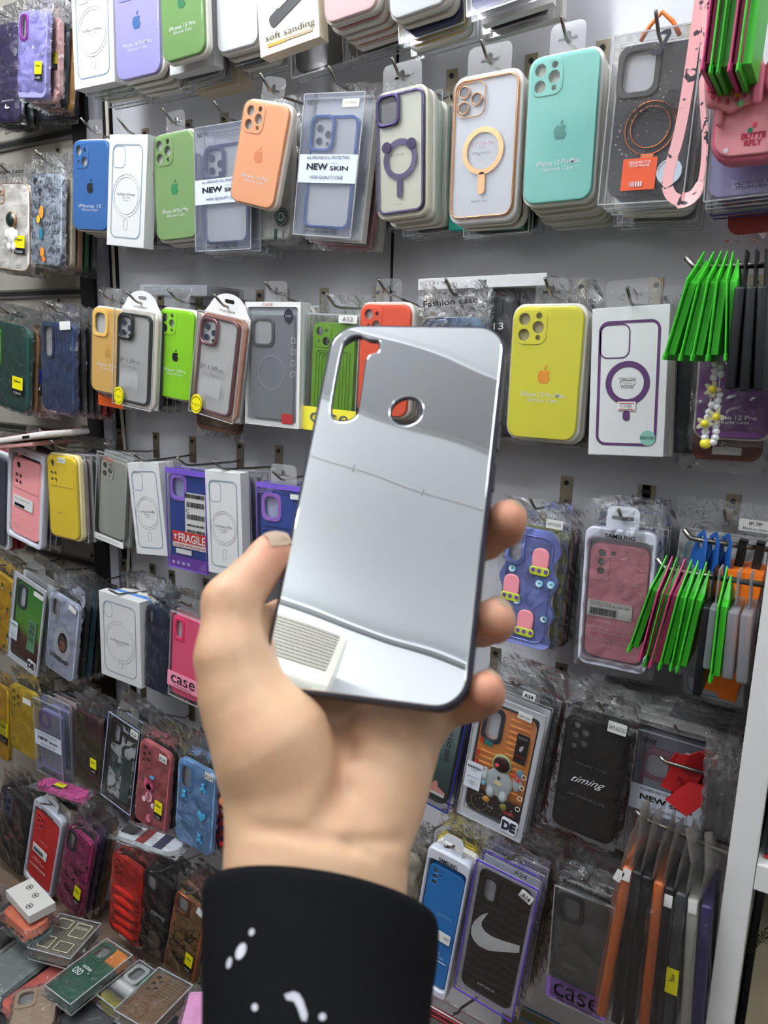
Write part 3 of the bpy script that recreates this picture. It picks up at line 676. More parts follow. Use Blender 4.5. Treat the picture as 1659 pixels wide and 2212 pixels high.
sil((460,-150,556,-160,560,103,470,116), .13, (225,228,230), 'white silicone case', 'plain white silicone case between the leaf green case and the cream lettered box', stack=[('tray',WH),('clear',(60,60,60)),('tray',(150,150,150)),('clear',(190,190,180))])
it = It((546,-125,678,-165,690,84,563,121), .155, 'phone_case_box', 'cream carton lettered soft sanding with a handset picture, top row', 'cream soft sanding carton'); it.carton(mat((232,220,196), .55), t=.020); it.hook()
it.txt('soft sanding', .53, .86, .82, .075, BLACK, rot=0)
it.patch(.14, .905, .44, .935, mat((240,160,70), .5), name='printed_bar', r=0); it.patch(.44, .905, .90, .93, mat((170,150,120), .5), name='printed_bar', r=0)
o = it.patch(.18, .58, .82, .70, mat((40,42,46), .35), name='printed_handset', r=.006, rot=24); o = it.patch(.26, .42, .90, .56, mat((214,204,180), .4), name='printed_handset', r=.008, rot=24, y=-.0014)
sil((690,-190,812,-215,818,25,700,52), .155, (222,190,190), 'pale pink silicone case', 'pale pink silicone case at the front of the top row stack of pink trays', stack=[('tray',(214,150,150)),('tray',(220,150,160)),('tray',(222,160,140)),('tray',(214,170,150)),('clear',(60,60,62))])
sil((830,-200,965,-218,970,14,842,42), .155, (214,216,218), 'pale grey silicone case', 'pale grey case in a wide glossy tray, top row right of the pink trays', stack=[('tray',(190,192,190)),('clear',(60,64,110),1.1,1.05),('tray',(196,176,110),1.1,1.08),('clear',(206,190,150),1.1,1.08)])
it = It((1003,-230,1145,-250,1152,2,1010,24), .155, 'clear_case_box', 'clear box with a dark purple case at the top right of the centre line', 'purple case in clear box'); it.clearbox(t=.014); it.shell(mat((58,44,120), .35), 'window', w=it.w*.86, h=it.h*.93, y=.002, inside=WHITE); it.hook()
it = It((1035,-220,1190,-245,1193,20,1041,41), .125, 'phone_case_box', 'white carton behind the dark purple case at the top of the picture', 'white top carton'); it.carton(t=.012)
it = It((1035,-200,1190,-225,1180,45,1050,62), .105, 'clear_case_box', 'dark maroon case in clear box under the white top carton', 'maroon case in clear box'); it.clearbox(t=.014); it.shell(mat((52,26,36), .35), 'window', w=it.w*.9, h=it.h*.94, y=.003)
it = It((1045,-190,1215,-220,1216,50,1043,70), .08, 'phone_case_box', 'lowest white carton of the top right stack, above the gold framed case', 'lowest white carton'); it.carton(mat((205,203,198), .6), t=.014)
it = It((620,-90,735,-112,742,143,633,163), .07, 'clear_case_box', 'dark shimmering clear box low behind the cream soft sanding carton', 'dark shimmering box'); it.clearbox(t=.02); it.shell(mat((50,50,54), .2, coat=1), 'none', w=it.w*.9, h=it.h*.93, y=.003)
it = It((735,-120,872,-142,886,95,742,133), .065, 'clear_case_box', 'smoky clear box lettered protective case under the pink trays', 'smoky lettered box'); it.clearbox(t=.02, edge=mat((214,214,214), .5)); it.shell(mat((110,104,98), .35), 'none', w=it.w*.9, h=it.h*.93, y=.004)
it.txt('PROTECTIVE CASE', .55, .88, .62, .03, BLACK); it.txt('STYLISH CREATIVE', .55, .93, .62, .03, BLACK)

# ---- row 2
it = sil((157,298,239,300,237,503,155,498), .115, (52,110,176), 'sky blue silicone case', 'blue silicone case with black fruit logo beside the black post, second row', cam='duo', l1='iPhone 15', l2='Silicone Case', logo=(18,22,34), stack=trays(3))
outlined((240,289,316,291,313,538,227,527), .13, 'white carton beside the blue case', 'white carton with thin outline hanging between the blue and green cases, second row', txt=("For Phone 14 Promax", "Clear Case", "Magnetic"), t=.021)
it = It((262,315,345,312,345,535,250,530), .08, 'clear_case_box', 'clear box with a white case hanging behind the second row white carton', 'clear box behind the carton'); it.clearbox(t=.03); it.frame(BLACK, w=it.w*.86, h=it.h*.9, y=.003)
sil((325,286,424,278,428,515,340,526), .115, (132,166,104), 'sage green silicone case', 'sage green silicone case with green fruit logo, second row', l1='iPhone 14 Pro Max', l2='Silicone Case', logo=(46,140,86), stack=trays(2)+[('clear',(60,60,62)),('clear',(120,60,70))])
def newskin(q, d, what, label, fr, cardc=(222,224,226), cam='window', small=None, **kw):
    it = It(q, d, 'window_case_box', label, what); it.clearbox(t=.021, y=-.004, m=clear(gloss=.8, haze=.16, hazecol=(180,190,215)))
    it.frame(fr, cam, w=it.w*.80, h=it.h*.80, cz=-it.h*.04, y=.002, card=mat(cardc, .5), wd=.004, **kw)
    it.patch(0.01, .42, .99, .62, mat((206,214,228), .5), y=-.0048, name='printed_band', r=0)
    it.txt('ALL AROUND FULL PROTECTION', .5, .442, .72, .020, BLACK, y=-.0056); it.txt('NEW', .33, .505, .36, .045, BLACK, y=-.0056, bold=.03)
    it.txt('SKIN', .70, .515, .30, .03, BLACK, y=-.0056, bold=.02); it.txt('fashion', .62, .478, .12, .008, GREYTXT, y=-.0056); it.txt('HIGH QUALITY CASE', .5, .582, .56, .026, BLACK, y=-.0056)
    it.txt('NEW!', .17, .06, .2, .035, BLACK, y=-.0056); it.txt('PROTECTIVE CASE', .5, .942, .54, .020, BLACK, y=-.0056, bold=.02); it.txt('STYLISH CREATIVE', .5, .970, .54, .020, BLACK, y=-.0056, bold=.02)
    return it
it = newskin((424,277,546,262,546,538,427,544), .12, 'clear band box behind the peach case', 'clear box with white lettered band and dark camera frame, partly behind the peach case', mat((80,80,120), .2, .5), backm=PET); it.dummy(); it.hook(); it.stack([('clear',(200,200,205)),('clear',(60,60,62)),('clear',(150,150,155))])
it = sil((528,218,634,214,592,448,492,444), .155, (240,172,124), 'peach silicone case', 'peach orange silicone case hanging askew, second row', l1='iPhone 13 Pro', l2='Silicone Case', logo=(226,140,90), tray=mat((232,222,208), .35, coat=.4))
it = It((532,262,640,255,632,518,530,524), .10, 'bagged_phone_case', 'clear case with round green emblem in a bag behind the peach case', 'clear case with green emblem')
it.frame(mat((214,216,208), .3), 'window', w=it.w*.93, h=it.h*.97, wd=.003, card=mat((214,216,208), .5)); it.bag(top=.03, seed=3)
it.hook()
flat('printed_emblem', [circ(.0125, it.w*.26, -it.h*.30, 30)], .0004, -.0012, mat((28,86,66), .5), it.o); flat('printed_emblem', [circ(.0108, it.w*.26, -it.h*.30, 30), circ(.0101, it.w*.26, -it.h*.30, 30)], .0004, -.0016, WHITE, it.o)
flat('printed_emblem', [circ(.0066, it.w*.26, -it.h*.30, 30)], .0004, -.0016, mat((200,206,200), .5), it.o); flat('printed_emblem', [sc([(-.5,-.5),(-.25,.2),(0,.5),(.25,.2),(.5,-.5),(.2,-.1),(0,-.5),(-.2,-.1)], .0085, it.w*.26, -it.h*.30)], .0004, -.0020, mat((28,86,66), .5), it.o)
it.patch(.62, .90, .69, .985, mat((30,96,76), .5), name='printed_mark', r=0); it.patch(.69, .90, .79, .985, WHITE, name='printed_mark', r=0)
it.stack([('bag',(180,182,180)),('clear',(60,60,62)),('clear',(120,50,60))])
it = newskin((664,206,792,199,762,514,636,508), .14, 'blue framed case in clear box', 'clear lettered box with a royal blue framed case, leaning left, second row', mat((30,74,150), .22, .6), cs=1.15); it.dummy(lensm=mat((60,62,66), .2, coat=1)); it.hook()
it.patch(.66, .045, .93, .10, mat((224,222,208), .5), y=-.0056); it.txt('IP 15 PRO', .80, .072, .18, .014, GREYTXT, y=-.0064)
it.stack([('carton',(226,226,224)),('clear',(70,50,90)),('bag',(200,120,140)),('carton',(200,200,196))])
it = It((688,270,800,262,783,528,672,532), .06, 'bagged_phone_case', 'bagged case with red spectacle print showing under the blue framed box', 'bagged case with red print'); it.shell(mat((214,180,170), .5), 'none'); it.bag(top=.02)
for k in (-.2, .2): flat('printed_lens', [circ(.013, it.w*k, -it.h*.44, 20, .6)], .0004, -.001, mat((190,90,110), .5), it.o)
it = It((808,196,921,179,918,466,813,473), .14, 'framed_case_pack', 'clear backed case with violet frame and broad violet ring, second row', 'violet framed case')
VIO = mat((66,56,92), .2, .7); it.tray(mat((226,222,198), .35, coat=.4), cover=True)
it.frame(VIO, 'window', w=it.w*.93, h=it.h*.93, y=-.001, card=mat((226,224,198), .5), cs=1.05); it.hook(); it.tab(clear(gloss=.7, haze=.08), w=.055)
flat('magnet_ring', [circ(it.w*.33, .001, -it.h*.05, 40), circ(it.w*.235, .001, -it.h*.05, 40)], .0008, -.0018, VIO, it.sh); flat('magnet_bar', [rr(.0075, .022, .0037, 0, -it.h*.275)], .0008, -.0018, VIO, it.sh)
for k in (-1, 1): flat('ring_charm', [circ(.0066, k*it.w*.245, -it.h*.05+.0155, 24)], .0016, -.0036, mat((60,52,76), .2, .6), it.sh)
flat('camera_glass', [rr(it.cw*.36, it.ch*.20, it.cw*.1, -it.cw*.23, it.ch*.36)], .0004, .0, mat((60,58,64), .15, coat=1), it.sh)
it.txt('For iP 14', .48, .52, .24, .022, GREYTXT, y=-.0042); it.txt('MADE IN CHINA', .48, .90, .2, .007, GREYTXT, y=-.0042)
it.stack([('tray',(214,214,200)),('tray',(206,206,196)),('tray',(222,222,214)),('clear',(190,190,186)),('clear',(80,80,84))], step=.017)
it = It((981,161,1126,145,1113,474,964,486), .135, 'framed_case_pack', 'clear backed case with gold frame and gold ring, second row', 'gold framed case')
GOLD = mat((212,156,110), .22, .85); it.tray(mat((222,222,222), .35, coat=.4)); it.frame(GOLD, 'pro', w=it.w*.93, h=it.h*.93, y=-.001, card=mat((226,230,238), .5), wd=.0022); it.hook(); it.tab(clear(gloss=.7, haze=.08), w=.055)
flat('magnet_ring', [circ(it.w*.30, 0, -it.h*.02, 40), circ(it.w*.235, 0, -it.h*.02, 40)], .0008, -.0018, GOLD, it.sh); flat('magnet_bar', [rr(.009, .025, .0045, 0, -it.h*.235)], .0008, -.0018, GOLD, it.sh)
it.txt('For iP 13 Pro Max', .5, .475, .34, .026, mat((170,120,130), .5), y=-.0042); it.txt('6.7', .5, .50, .08, .014, A_GREY, y=-.0042); it.txt('Magnetic', .5, .54, .26, .026, A_GREY, y=-.0042); it.txt('MADE IN CHINA', .5, .86, .24, .014, A_GREY, y=-.0042)
it.stack([('tray',(222,218,214)),('tray',(60,62,66)),('clear',(180,180,176))], step=.014)
it = It((992,190,1140,175,1128,488,963,499), .08, 'phone_case_box', 'turquoise carton showing under the gold framed case', 'turquoise carton'); it.carton(mat((30,160,140), .5), t=.018)
it = It((1008,200,1168,190,1166,499,1004,516), .055, 'clear_case_box', 'black lettered box lowest behind the turquoise carton', 'black lettered box'); it.clearbox(t=.02); it.shell(mat((44,44,46), .4), 'none', w=it.w*.96, h=it.h*.97); it.txt('STYLISH CREATIVE', .5, .965, .6, .014, GREYTXT, y=-.003)
it = It((822,215,955,205,956,480,820,500), .05, 'clear_case_box', 'grey lettered box under the violet framed case', 'grey lettered box'); it.clearbox(t=.02); it.shell(mat((150,150,148), .4), 'none', w=it.w*.96, h=it.h*.97); it.txt('SUPER SLIM CREATIVE CASE', .5, .95, .7, .02, BLACK, y=-.003)
sil((1144,115,1302,100,1282,441,1124,443), .135, (120,200,188), 'turquoise silicone case', 'turquoise silicone case with darker fruit logo, second row', l1='iPhone 13 ProMax', l2='Silicone Case', logo=(60,140,130), stack=trays(1,CR)+trays(5, (206,200,170)), ins=(190,190,180))
it = It((1335,76,1518,55,1480,440,1291,438), .16, 'window_case_box', 'large clear box with a black speckled case and orange sticker, second row', 'black speckled case in clear box')
it.clearbox(t=.024, y=-.004); SPK = ramp_mat('speckle', [(0.0,(210,200,196)), (0.10,(150,130,126)), (0.14,(52,50,58)), (1.0,(46,45,52))], .5, 170)
it.shell(SPK, 'window', w=it.w*.90, h=it.h*.88, cz=-it.h*.01, cx=it.w*.02, y=.002, cs=1.22, bumpm=SPK, inside=mat((196,200,204), .5)); it.hook(dz=-.004)
COP = mat((214,120,70), .25, .8)
it.circline(it.w*.30, it.w*.02, -it.h*.055, .0011, COP, y=-.001, t=.002, bevel=.0004, name='stand_ring'); it.circline(it.w*.235, it.w*.02, -it.h*.05, .0011, COP, y=-.001, t=.002, bevel=.0004, name='stand_ring'); flat('stand_ring', [rr(.013, .005, .001, it.w*.02, -it.h*.225)], .002, -.001, COP, it.o)
it.txt('FIND', .80, .37, .22, .033, BLACK, y=-.0052); it.txt('CLASSIC', .53, .445, .62, .045, BLACK, y=-.0052, shear=.2); it.txt('Let the world see you', .5, .495, .6, .022, BLACK, y=-.0052, shear=.2); it.patch(.2, .472, .85, .475, BLACK, y=-.0052, name='printed_line', r=0)
it.patch(.26, .735, .66, .925, mat((226,84,34), .5), y=-.0052, r=.0002); it.txt('DESIGNED FOR\nYOUR PHONE', .46, .77, .26, .035, TXTW, y=-.006)
bm = bmesh.new(); rnd = random.Random(4); x = it.X(.36)
while x < it.X(.52):
    ww = rnd.choice((.0004,.0008,.0012)); box_bm(bm, x, x+ww, -.0062, -.0060, it.Z(.905), it.Z(.875)); x += ww + rnd.choice((.0005,.0009))
link('barcode', bm_mesh(bm, 'barcode'), TXTW, it.o)
rnd = random.Random(9)
for k in range(46): flat('speckle', [circ(.0004+.0004*rnd.random(), it.X(.12+.8*rnd.random()), it.Z(.32+.62*rnd.random()), 6)], .0003, .0014, mat((226,220,216) if k % 3 else (190,120,96), .5), it.sh)
flat('label_sticker', [circ(.0125, it.w*.31, -it.h*.33, 28)], .0004, -.0052, mat((190,205,220), .4), it.o); it.circline(.0118, it.w*.31, -it.h*.33, .0006, WHITE, y=-.0058); it.txt('IP 13Pmax', .81, .83, .12, .014, BLACK, y=-.006)
tube('carry_strap', [(-it.w*.22, .006, it.h*.47), (-it.w*.13, .006, it.h*.50+.008), (0, .004, it.h*.5+.018), (it.w*.13, .006, it.h*.50+.008), (it.w*.22, .006, it.h*.47)], .0022, mat((226,120,40), .4), it.o)
flat('printed_mark', [sc([(-.5,-.3),(-.2,-.5),(.1,-.5),(.5,.3),(.45,.5),(.2,.5),(-.1,.35),(.3,.3),(0,-.3)], .022, it.w*.03, it.h*.42)], .0003, -.0052, mat((24,28,50), .4), it.o)
it.stack([('clear',(120,122,126)),('tray',(196,196,190)),('clear',(170,170,172)),('clear',(120,120,124))], step=.026)
it = It((1335,150,1490,140,1495,475,1322,480), .06, 'clear_case_box', 'clear box lettered perfect showing under the black speckled case', 'clear perfect box'); it.clearbox(t=.02); it.carton(mat((176,176,176), .5), t=.004, y=.002, name='insert_card'); it.txt('PERFECT', .5, .94, .6, .035, BLACK, y=-.003); it.txt('PROTECTION', .5, .975, .4, .012, BLACK, y=-.003)

# ---- pink bag shaped case and its neighbours
it = It((1556,150,1720,160,1702,362,1530,336), .20, 'bag_shaped_case', 'pink handbag shaped case with raised shell clasp and red lettering at the right edge', 'pink bag shaped case')
PK = mat((206,104,128), .45, bump=.03, scale=400); PK2 = mat((232,150,158), .5)
flat('case_shell', [rr(it.w, it.h, .022)], .026, .0, PK, it.o, .006); flat('front_panel', [rr(it.w*.88, it.h*.86, .016)], .004, -.003, PK2, it.o, .0012)
fan = [(.55*(1+.05*math.cos(math.radians(a*8)))*math.cos(math.radians(a)), .55*(1+.05*math.cos(math.radians(a*8)))*math.sin(math.radians(a))) for a in range(0, 360, 6)]
flat('shell_clasp', [sc(fan, .050, -.018, .030, .046)], .010, -.013, PK2, it.o, .0035); flat('bow_clasp', [rr(.030, .034, .012, .022, .030)], .011, -.0145, PK, it.o, .004); flat('bow_clasp', [rr(.009, .034, .004, .004, .022)], .006, -.019, PK, it.o, .0025)
flat('clasp_drip', [rr(.006, .020, .003, -.027, .004)], .006, -.010, PK2, it.o, .002)
for k in range(7):
    a = math.radians(175+22*k); flat('clasp_dot', [sc(circ(.5,0,0,10), .0032, -.018+.020*math.cos(a), .030+.018*math.sin(a), .005)], .0008, -.0138, mat((214,70,100), .5), it.o)
for (u, v, c) in ((.22,.20,(236,196,60)), (.32,.27,(240,190,50)), (.36,.38,(120,200,130))):
    flat('star_charm', [[(it.X(u)+.0042*(1 if k%2==0 else .45)*math.cos(math.radians(90+36*k)), it.Z(v)+.0042*(1 if k%2==0 else .45)*math.sin(math.radians(90+36*k))) for k in range(10)]], .001, -.0140, mat(c, .5), it.o)
it.txt('BUTTE\nRFLY', .55, .76, .30, .15, mat((176,24,60), .5), y=-.0036, bold=.045)
for (u, v, c) in ((.55,.60,(226,80,100)), (.5,.66,(30,130,90)), (.22,.86,(220,214,220)), (.78,.90,(226,80,100))): flat('gem_dot', [circ(.0022, it.X(u), it.Z(v), 12)], .001, -.0038, mat(c, .3), it.o)
it = It((1545,150,1722,160,1704,432,1521,420), .155, 'clear_case_box', 'clear lettered box with lilac case under the pink bag shaped case', 'lilac case in clear box'); it.clearbox(t=.02); it.shell(mat((150,146,190), .5), 'window', w=it.w*.92, h=it.h*.94, y=.003); it.txt('PROTECTIVE  CASE\nSTYLISH CREATIVE', .62, .905, .5, .06, BLACK, shear=.2, y=-.0024); it.hook(); it.stack([('clear',(110,90,150)),('clear',(180,60,60))], step=.022)
it = It((1560,190,1732,200,1712,462,1536,455), .11, 'clear_case_box', 'purple edged box under the lilac case at the right edge', 'purple edged box'); it.clearbox(t=.02, edge=mat((84,60,150), .5)); it.carton(mat((170,170,176), .5), t=.004, y=.004, name='insert_card')
for k, c in enumerate(((80,90,100),(220,150,40),(60,60,90),(240,140,40),(60,60,60))): it.patch(.08+.14*k, .90, .16+.14*k, .94, mat(c, .5), name='printed_icon')
it = It((1590,230,1740,240,1720,505,1572,497), .075, 'bagged_phone_case', 'red case in a clear bag lowest at the right edge of the second row', 'red bagged case'); it.shell(mat((196,50,46), .5), 'none', r=.012); it.bag(bottom=.012, top=.01, seed=5)

# lanyard: flat pink strap looping down
bm = bmesh.new(); pts = []
A_ = [(1517,-30),(1500,90),(1484,200),(1468,290),(1447,360),(1440,400),(1449,425),(1474,436),(1500,425),(1514,395),(1521,350),(1524,290),(1516,200),(1519,90),(1528,-30)]
for i, (px, py) in enumerate(A_): pts.append(Vector(un(px, py, .22 + (.006 if i > 7 else 0))))
for _ in range(2):
    new = [pts[0]]
    for a, b in zip(pts, pts[1:]): new += [a.lerp(b, .25), a.lerp(b, .75)]
    pts = new + [pts[-1]]
prev = None; n = len(pts)
for i, p in enumerate(pts):
    t = (pts[min(i+1, n-1)] - pts[max(i-1, 0)]).normalized(); f = i/n
    nrm = Vector((0, -1, 0)); s = t.cross(nrm).normalized()
    wide = .0050 if f < .48 else (.0055*abs(math.cos((f-.48)*8))+.002 if f < .62 else .0028)
    s = (s*wide + nrm*(0.0 if f < .5 else .004))
    th = s.cross(t).normalized()*.0006
    row = [bm.verts.new(p - s - th), bm.verts.new(p + s - th), bm.verts.new(p + s + th), bm.verts.new(p - s + th)]
    if prev:
        for k in range(4): bm.faces.new((prev[k], prev[(k+1)%4], row[(k+1)%4], row[k]))
    prev = row
o = link('lanyard_strap', bm_mesh(bm, 'lanyard_strap'), ramp_mat('noise', [(0,(236,178,178)), (.60,(236,178,178)), (.63,(40,36,44)), (1.0,(40,36,44))], .6, 75), None)
tag(o, 'pink lanyard strap with dark flecks looping in front of the black speckled case', 'lanyard')

# ---- row 3
it = sil((198,662,275,664,270,858,196,846), .115, (222,180,98), 'tan yellow silicone case', 'sand yellow silicone case beside the black post, third row', cam='window', l1='iPhone 13 Pro', l2='Silicone Case', logo=(204,160,78), tv=.66, stack=[('bag',(60,60,62)),('tray',WH)])
it = It((212,690,270,692,266,882,214,876), .085, 'phone_case_box', 'white carton with orange foot under the sand yellow case', 'white and orange carton'); it.carton(t=.02); it.patch(.0, .86, 1, 1, mat((236,100,40), .5), name='printed_band', r=0)
def mycase(q, d, what, label, fr, base):
    it = It(q, d, 'framed_case_pack', label, what); it.clearbox(t=.016, y=-.004)
    it.frame(fr, 'window', w=it.w*.84, h=it.h*.93, cx=-it.w*.03, y=-.002, card=WHITE, wd=.0038); it.dummy(y=-.0015)
    m = flat('header_card', [[(x, z) for x, z in rr(it.w, it.h, .004, 0, 0, 3) if z < 0] + [(it.w/2, it.h*.5)] + [(it.w/2*math.cos(math.radians(a))*.86, it.h*.5 + it.w*.34*math.sin(math.radians(a))) for a in range(20, 161, 10)] + [(-it.w/2, it.h*.5)], rr(.020, .006, .003, it.w*.02, it.h*.5+it.w*.22)], .0012, .010, WHITE, it.o)
    it.txt('mycase', .5, -.035, .34, .022, GREYTXT, y=.0092); it.txt('IP 13Pro', .44, .52, .50, .045, A_GREY, y=-.0052); it.txt('For Phone', .44, .585, .34, .025, GREYTXT, y=-.0052)
    bm = bmesh.new(); rnd = random.Random(2)
    for k in range(26): box_bm(bm, it.X(.2)+k*it.w*.018, it.X(.2)+k*it.w*.018+.0006, -.0050, -.0048, it.Z(.78)-rnd.random()*.006, it.Z(.66)+rnd.random()*.006)
    link('printed_lines', bm_mesh(bm, 'printed_lines'), mat((200,202,204), .5), it.o)
    flat('label_sticker', [circ(it.w*.13, -it.w*.33, -it.h*.41, 28, 1.25)], .0004, -.0052, mat((236,222,20), .45), it.o); it.txt('IP 13 Pro', .17, .915, .18, .016, BLACK, y=-.0062); it.circline(it.w*.12, -it.w*.33, -it.h*.41, .0005, BLACK, y=-.0058)
    it.tray(mat(base, .4), y=.004, t=.006, cover=False); it.hook(dz=.014); return it
it = mycase((252,670,338,672,330,884,247,874), .14, 'black framed dummy handset pack', 'arched white card pack holding a black framed case, third row', mat((34,36,40), .4), (220,210,200)); it.stack([('case',(60,60,62)),('clear',(40,40,44)),('clear',(30,30,34))], step=.016)
sil((342,663,426,668,414,868,340,861), .12, (146,214,20), 'lime green silicone case', 'lime green silicone case with black fruit logo, third row', l1='iPhone 13Pro', l2='Silicone Case', logo=(16,20,14), tv=.67, stack=[('tray',CR),('tray',(150,220,40)),('clear',(200,60,60))])
it = It((345,700,425,705,412,895,352,890), .05, 'phone_case_box', 'white carton under the lime green case', 'white carton under the lime case'); it.carton(t=.02)
it = mycase((435,679,528,682,510,908,408,893), .145, 'rose framed dummy handset pack', 'arched white card pack holding a rose metallic framed case, third row', mat((150,112,122), .2, .7), (176,130,110)); it.stack([('clear',(160,150,150)),('tray',CR)], step=.018)
it = It((430,720,528,722,515,935,425,930), .07, 'bagged_phone_case', 'bagged brown wood-grain case hanging below the rose framed pack', 'bagged wood case'); it.shell(mat((104,72,50), .5), 'window', r=.012); it.bag(bottom=.012); 
it = It((535,658,650,646,650,918,530,923), .125, 'window_case_box', 'white window box with a frosted grey case and red sticker, third row', 'frosted grey case in white box')
it.carton(mat((226,230,232), .45), t=.020, y=.001); flat('box_frame', [rr(it.w, it.h, .001), rr(it.w*.90, it.h*.92, .004)], .004, -.003, WHITE, it.o)
GF = mat((128,132,138), .35, coat=.3); it.carton(mat((150,154,160), .4), t=.0008, y=.0004, name='window_backing')
flat('case_shell', [rr(it.w*.78, it.h*.84, .013, 0, -it.h*.02)], .0036, -.0032, GF, it.o, .001); flat('camera_frame', [rr(it.w*.40, it.h*.23, .010, -it.w*.15, it.h*.26), rr(it.w*.31, it.h*.18, .008, -it.w*.15, it.h*.26)], .0034, -.0056, mat((110,112,118), .25, .5), it.o, .001); flat('camera_glass', [rr(it.w*.31, it.h*.18, .008, -it.w*.15, it.h*.26)], .0005, -.0036, mat((170,174,176), .3), it.o)
it.circline(it.w*.24, 0, -it.h*.06, .0014, mat((158,162,166), .3, coat=.5), y=-.0038, t=.0006, name='magnet_ring'); it.txt('CASE', .42, .022, .2, .02, mat((170,60,80), .5), y=-.0042)
for k in range(4): it.ringline(.0072, .0085, .0015, it.w*.385, it.h*(.20-.088*k), .0006, TXTW, y=-.0040, name='printed_icon')
flat('label_sticker', [circ(.0085, it.w*.30, it.h*.39, 8, 1.25)], .0004, -.0046, mat((20,24,50), .3), it.o); it.txt('CASE', .80, .11, .09, .016, TXTW, y=-.0054)
it.patch(.70, .885, .90, .965, mat((206,30,36), .5), y=-.0042); flat('clear_window', [rr(it.w*.90, it.h*.92, .004)], .0003, -.0066, PET, it.o); it.hook(); it.tab(clear(gloss=.7, haze=.10))
it.stack([('tray',(200,202,204)),('clear',(20,110,80)),('clear',(190,190,190))])
it = It((668,684,778,674,770,930,655,932), .115, 'window_case_box', 'green ridged case in clear box with a yellow lettered band, behind the mirror', 'green ridged case')
it.clearbox(t=.018, y=-.003); G5 = mat((108,160,36), .45); it.shell(G5, 'duo', w=it.w*.80, h=it.h*.90, cz=-it.h*.02, y=.001)
for k in range(4): flat('ridge', [rr(it.w*(.66-.12*k), it.h*(.60-.03*k), .006, 0, -it.h*.10), rr(it.w*(.66-.12*k)-.003, it.h*(.60-.03*k)-.003, .005, 0, -it.h*.10)], .0012, -.0004, G5, it.sh, .0005)
it.patch(-.02, .80, 1.02, 1.01, mat((238,226,66), .5), y=-.0042, name='printed_band', r=0); it.txt('case', .52, .89, .74, .085, A_GREY, y=-.005); it.patch(.62, .005, .96, .07, PAPER, y=-.0042); it.txt('A52', .79, .037, .2, .035, A_GREY, y=-.005); it.hook(); it.tab(); it.stack([('clear',(150,150,152)),('bag',(120,150,60))])
sil((777,655,893,648,880,904,770,900), .125, (236,92,56), 'coral orange silicone case', 'coral orange silicone case just behind the top of the mirror', cam='duo', stack=[('tray',CR),('tray',(150,120,110)),('clear',(200,60,60))])
it = It((912,690,1042,680,1035,925,905,925), .12, 'bagged_phone_case', 'iridescent blue case in a crumpled bag with printed header, above the mirror', 'bagged iridescent case')
it.shell(ramp_mat('gradient', [(0,(40,44,60)), (.5,(70,90,120)), (1,(120,160,190))], .2, axis=0, coat=1), 'window', y=0, r=.014); it.bag(BAGW, top=.045, side=.008, header=None, seed=9, amp=.005); it.txt('Fashion case', .5, -.13, .88, .055, BLACK, y=-.006, bold=.012, rot=3); it.hook(dz=.030); it.stack([('bag',(60,70,90)),('bag',(50,50,52)),('bag',(200,60,60))])
text(it.o, 'PRO', .012, -it.h*.20, .02, .008, TXTW, y=-.0034, bold=.02)
it = It((1055,640,1108,650,1100,940,1050,935), .09, 'bagged_phone_case', 'dark bagged pack between the mirror and the yellow case', 'dark bagged pack'); it.shell(mat((44,44,48), .4), 'window'); it.bag(BAGW, top=.02, seed=4); it.txt('13', .5, .20, .4, .05, TXTW, y=-.005); it.stack([('bag',(60,60,60)),('bag',(70,70,70))])
sil((1108,657,1269,653,1247,958,1089,948), .12, (226,220,60), 'yellow silicone case', 'bright yellow silicone case with orange fruit logo in cream tray, third row', l1='iPhone 12 Pro Max', l2='Silicone Case', logo=(240,160,50), tv=.655, stack=[('tray',CR),('bag',(40,40,42)),('bag',(50,50,50)),('clear',(120,120,120))], ins=(190,180,140))
it = It((1280,667,1448,656,1433,988,1270,981), .12, 'phone_case_box', 'white carton printed with a thick purple handset outline and ring, third row', 'carton with purple outline'); it.carton(t=.022); PU = mat((84,48,96), .5)
w, h = it.w, it.h
it.ringline(w*.80, h*.84, w*.13, -w*.0, -h*.01, .0030, PU); it.ringline(w*.40, h*.23, w*.11, -w*.185, h*.275, .0014, PU); it.circline(w*.29, 0, -h*.005, .0066, PU)
flat('printed_mark', [rr(.008, .012, .004, 0, -h*.225)], .0003, -.0005, PU, it.o); it.txt('Clear Case', .5, .475, .22, .018, BLACK, y=-.0009); it.txt('MagSafe', .5, .505, .12, .013, GREYTXT, y=-.0009); it.ringline(.0175, .0062, .003, 0, -.0008, .0004, GREYTXT); it.txt('Purple', .5, .535, .15, .018, BLACK, y=-.0009)
it.patch(.38, .63, .62, .69, PAPER, y=-.0012, name='price_sticker'); it.txt('1100', .5, .66, .14, .022, A_GREY, y=-.0020); it.patch(.40, .638, .60, .642, mat((200,60,70), .5), y=-.0018, name='printed_line', r=0); it.patch(.40, .678, .60, .682, mat((200,60,70), .5), y=-.0018, name='printed_line', r=0)
flat('label_sticker', [circ(w*.10, w*.29, -h*.375, 28)], .0004, -.001, mat((130,180,165), .4), it.o); it.txt('12PRO MAX', .79, .872, .18, .02, BLACK, y=-.002); it.hook(dz=.004); it.tab(clear(gloss=.7, haze=.10), w=.06)
it.stack([('carton',(222,220,210)),('clear',(70,50,150)),('clear',(120,130,140)),('bag',(60,60,64))], step=.02)
it = sil((1515,690,1690,700,1666,962,1494,942), .10, (110,52,128), 'deep purple silicone case', 'deep purple silicone case behind the pearl strap, third row', cam='none', l1='iPhone 12 Pro', l2='Silicone Case', tv=.80)
it.bag(top=.03, side=.006, seed=2)
